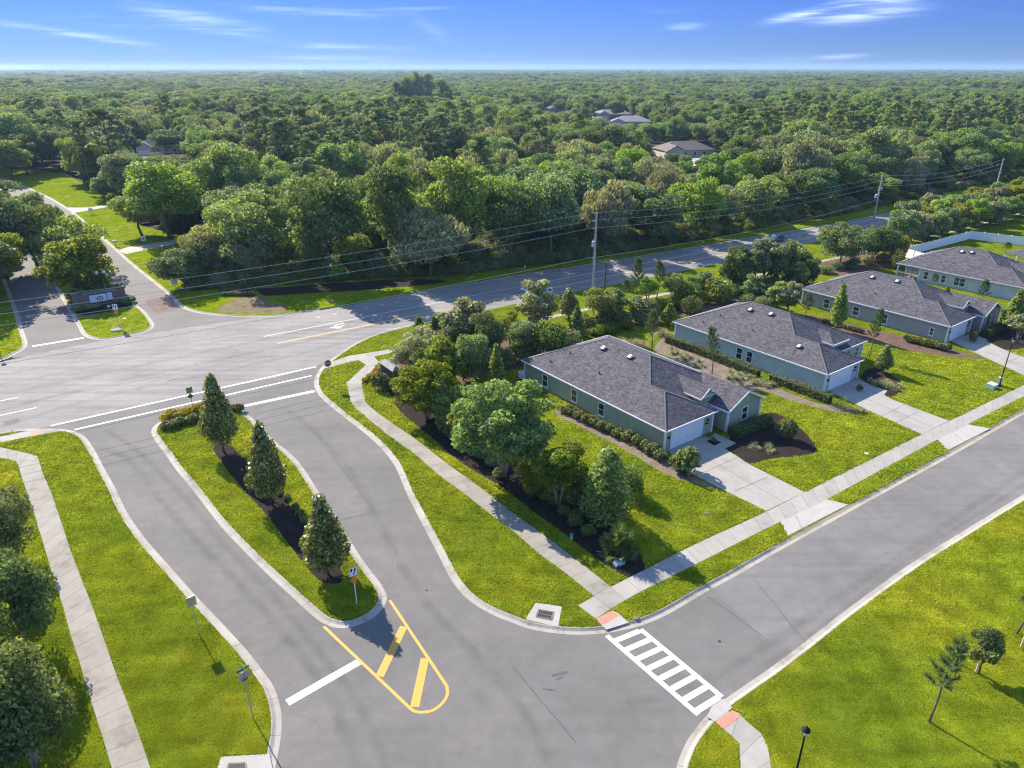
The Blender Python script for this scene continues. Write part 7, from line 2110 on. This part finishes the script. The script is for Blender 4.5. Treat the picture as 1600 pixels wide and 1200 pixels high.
# ---------------------------------------------------------------- far canopy and undergrowth: nobody could count them
def scatter(name, pts, sources, label, cat):
    """pts rows: x, y, z, kind, rz, sx, sz"""
    A = np.array(pts, dtype=np.float32)
    me = bpy.data.meshes.new(name)
    me.vertices.add(len(A)); me.vertices.foreach_set('co', np.ascontiguousarray(A[:, :3]).ravel())
    a = me.attributes.new('pick', 'INT', 'POINT'); a.data.foreach_set('value', A[:, 3].astype(np.int32))
    a = me.attributes.new('turn', 'FLOAT_VECTOR', 'POINT'); a.data.foreach_set('vector', np.column_stack([np.zeros(len(A)), np.zeros(len(A)), A[:, 4]]).astype(np.float32).ravel())
    a = me.attributes.new('grow', 'FLOAT_VECTOR', 'POINT'); a.data.foreach_set('vector', np.column_stack([A[:, 5], A[:, 5], A[:, 6]]).astype(np.float32).ravel())
    o = tag(obj(name, me), label, cat, None, 'stuff')
    ng = bpy.data.node_groups.new(name, 'GeometryNodeTree')
    ng.interface.new_socket('Geometry', in_out='INPUT', socket_type='NodeSocketGeometry')
    ng.interface.new_socket('Geometry', in_out='OUTPUT', socket_type='NodeSocketGeometry')
    n, l = ng.nodes, ng.links
    gi, go = n.new('NodeGroupInput'), n.new('NodeGroupOutput')
    join = n.new('GeometryNodeJoinGeometry')
    for s in reversed(sources):
        oi = n.new('GeometryNodeObjectInfo'); oi.transform_space = 'ORIGINAL'
        oi.inputs['Object'].default_value = s; oi.inputs['As Instance'].default_value = True
        l.new(oi.outputs['Geometry'], join.inputs[0])
    iop = n.new('GeometryNodeInstanceOnPoints'); iop.inputs['Pick Instance'].default_value = True
    def attr(nm, ty):
        q = n.new('GeometryNodeInputNamedAttribute'); q.data_type = ty; q.inputs['Name'].default_value = nm
        return next(s for s in q.outputs if s.enabled and s.name == 'Attribute')
    e2r = n.new('FunctionNodeEulerToRotation'); l.new(attr('turn', 'FLOAT_VECTOR'), e2r.inputs[0])
    l.new(gi.outputs[0], iop.inputs['Points']); l.new(join.outputs[0], iop.inputs['Instance'])
    l.new(attr('pick', 'INT'), iop.inputs['Instance Index']); l.new(e2r.outputs[0], iop.inputs['Rotation']); l.new(attr('grow', 'FLOAT_VECTOR'), iop.inputs['Scale'])
    l.new(iop.outputs[0], go.inputs[0])
    md = o.modifiers.new('scatter', 'NODES'); md.node_group = ng
    return o

keys = [k for k in SRC if not k[0].startswith(('myrtle', 'darkround', 'small', 'hedge'))]
idx = {k: i for i, k in enumerate(keys)}
oak_idx = [i for k, i in idx.items() if k[0].startswith(('oak', 'mossy')) and k[1] in ('leaf_oak', 'leaf_grey', 'leaf_dark', 'leaf_lime')]
w8 = np.array([{'leaf_oak': 1.6, 'leaf_grey': 0.9, 'leaf_dark': 1.0, 'leaf_lime': 0.35}[keys[i][1]] for i in oak_idx]); w8 /= w8.sum()
pine_idx = [i for k, i in idx.items() if k[0].startswith('pine')]
nrg = np.random.default_rng(5)
pts = []
dmax = max(math.hypot(q[0], q[1]) for q in far_pts) if far_pts else 300
for x, y, h, r, kind, leaf, pine in far_pts:
    k = K[kind]; i = idx.get((kind, leaf), oak_idx[0])
    pts.append((x, y, 0, i, rng.random() * 6.28, r / k.r, h / k.h))
y_last = 0.985 * (cand and 520)
house_pts = [q[5] for q in KEEP]
for y0, y1, s, ks, kh in ((500, 1150, 9.5, 1.0, 0.98), (1150, 2600, 16, 1.5, 1.0), (2600, 5200, 30, 2.6, 1.02), (5200, 11000, 60, 5.2, 1.05)):
    ny = int((y1 - y0) / s)
    for j in range(ny):
        yy = y0 + j * s; nx = int(1.56 * yy / s)
        xs = (np.arange(nx) - nx / 2) * s + nrg.uniform(-.45, .45, nx) * s; ys = yy + nrg.uniform(-.45, .45, nx) * s
        big = np.clip(nrg.normal(1, 0.22, nx), .55, 1.7)
        patch = 1 + 0.20 * np.sin(xs / 90 + 1.3) * np.sin(ys / 120) + 0.13 * np.sin(xs / 37 + ys / 51) + 0.12 * np.sin(xs / 230 + 2) * np.cos(ys / 410)
        pick = nrg.choice(oak_idx, nx, p=w8); rz = nrg.random(nx) * 6.28
        for x, y, b, pa, pk, a in zip(xs, ys, big, patch, pick, rz):
            if yy < 1150 and any((x - hx) ** 2 + (y - hy) ** 2 < 17 ** 2 for hx, hy in house_pts): continue
            if yy < 700 and blocks(Vector((x, y, 0)), 13, 6): continue
            pts.append((x, y, -0.06, pk, a, ks * b, kh * pa * (0.75 + 0.25 * b)))
scatter('far_forest', pts, [SRC[k] for k in keys], 'unbroken tree canopy stretching to the horizon', 'forest')
# a taller clump breaks the skyline
# undergrowth along the wood edge and under the first trees
us = []
bs = [bpy.data.objects[n] for n in bpy.data.objects.keys() if False]
shr = [o for o in bpy.data.objects if o.name.startswith('foliage') and o.data and o.data in (K['bigshrub0'].crown, K['bigshrub1'].crown, K['bigshrub2'].crown)]
srcs = []
for kk in ('bigshrub0', 'bigshrub1', 'bigshrub2'):
    o = next((o for o in shr if o.data is K[kk].crown and o.material_slots[0].link == 'DATA'), None)
    if o: srcs.append(o)
for i in range(2600):
    u = rng.uniform(-40, 1700); dv = rng.random() ** 1.6 * 44
    v = we_v(u) - dv + 2
    if any(inpoly(u, v, c) for c in CLEARPX): continue
    p = P(u, v, 0)
    if dv > 4 and rng.random() < 0.25: continue
    g = rng.uniform(0.5, 1.0) if dv < 6 else rng.uniform(0.8, 1.7)
    us.append((p.x, p.y, 0, rng.randrange(len(srcs)), rng.random() * 6.28, g, g * rng.uniform(.6, 1.0)))
for i in range(420):
    u, v = rng.uniform(90, 370), rng.uniform(296, 374)
    if inpoly(u, v, CLEARPX[0]): continue
    p = P(u, v, 0); g = rng.uniform(.7, 1.5)
    us.append((p.x, p.y, 0, rng.randrange(len(srcs)), rng.random() * 6.28, g, g * rng.uniform(.6, 1.0)))
scatter('undergrowth', us, srcs, 'dark undergrowth beneath the first trees of the wood', 'undergrowth')

# ---------------------------------------------------------------- air
def haze(dens):
    mb = MB(); mb.box((0, 5400, 32.0), (24000, 11900, 68.0))
    m = bpy.data.materials.new('haze'); m.use_nodes = True
    n, l = m.node_tree.nodes, m.node_tree.links; n.clear()
    out = n.new('ShaderNodeOutputMaterial'); v = n.new('ShaderNodeVolumePrincipled')
    v.inputs['Color'].default_value = (0.46, 0.66, 1.0, 1); v.inputs['Density'].default_value = dens
    v.inputs['Anisotropy'].default_value = 0.2
    l.new(v.outputs[0], out.inputs['Volume'])
    tag(mb.build('haze', m), 'thin bluish haze over the distant wood', 'haze', None, 'stuff')
HAZE = 0.00009
if HAZE: haze(HAZE)
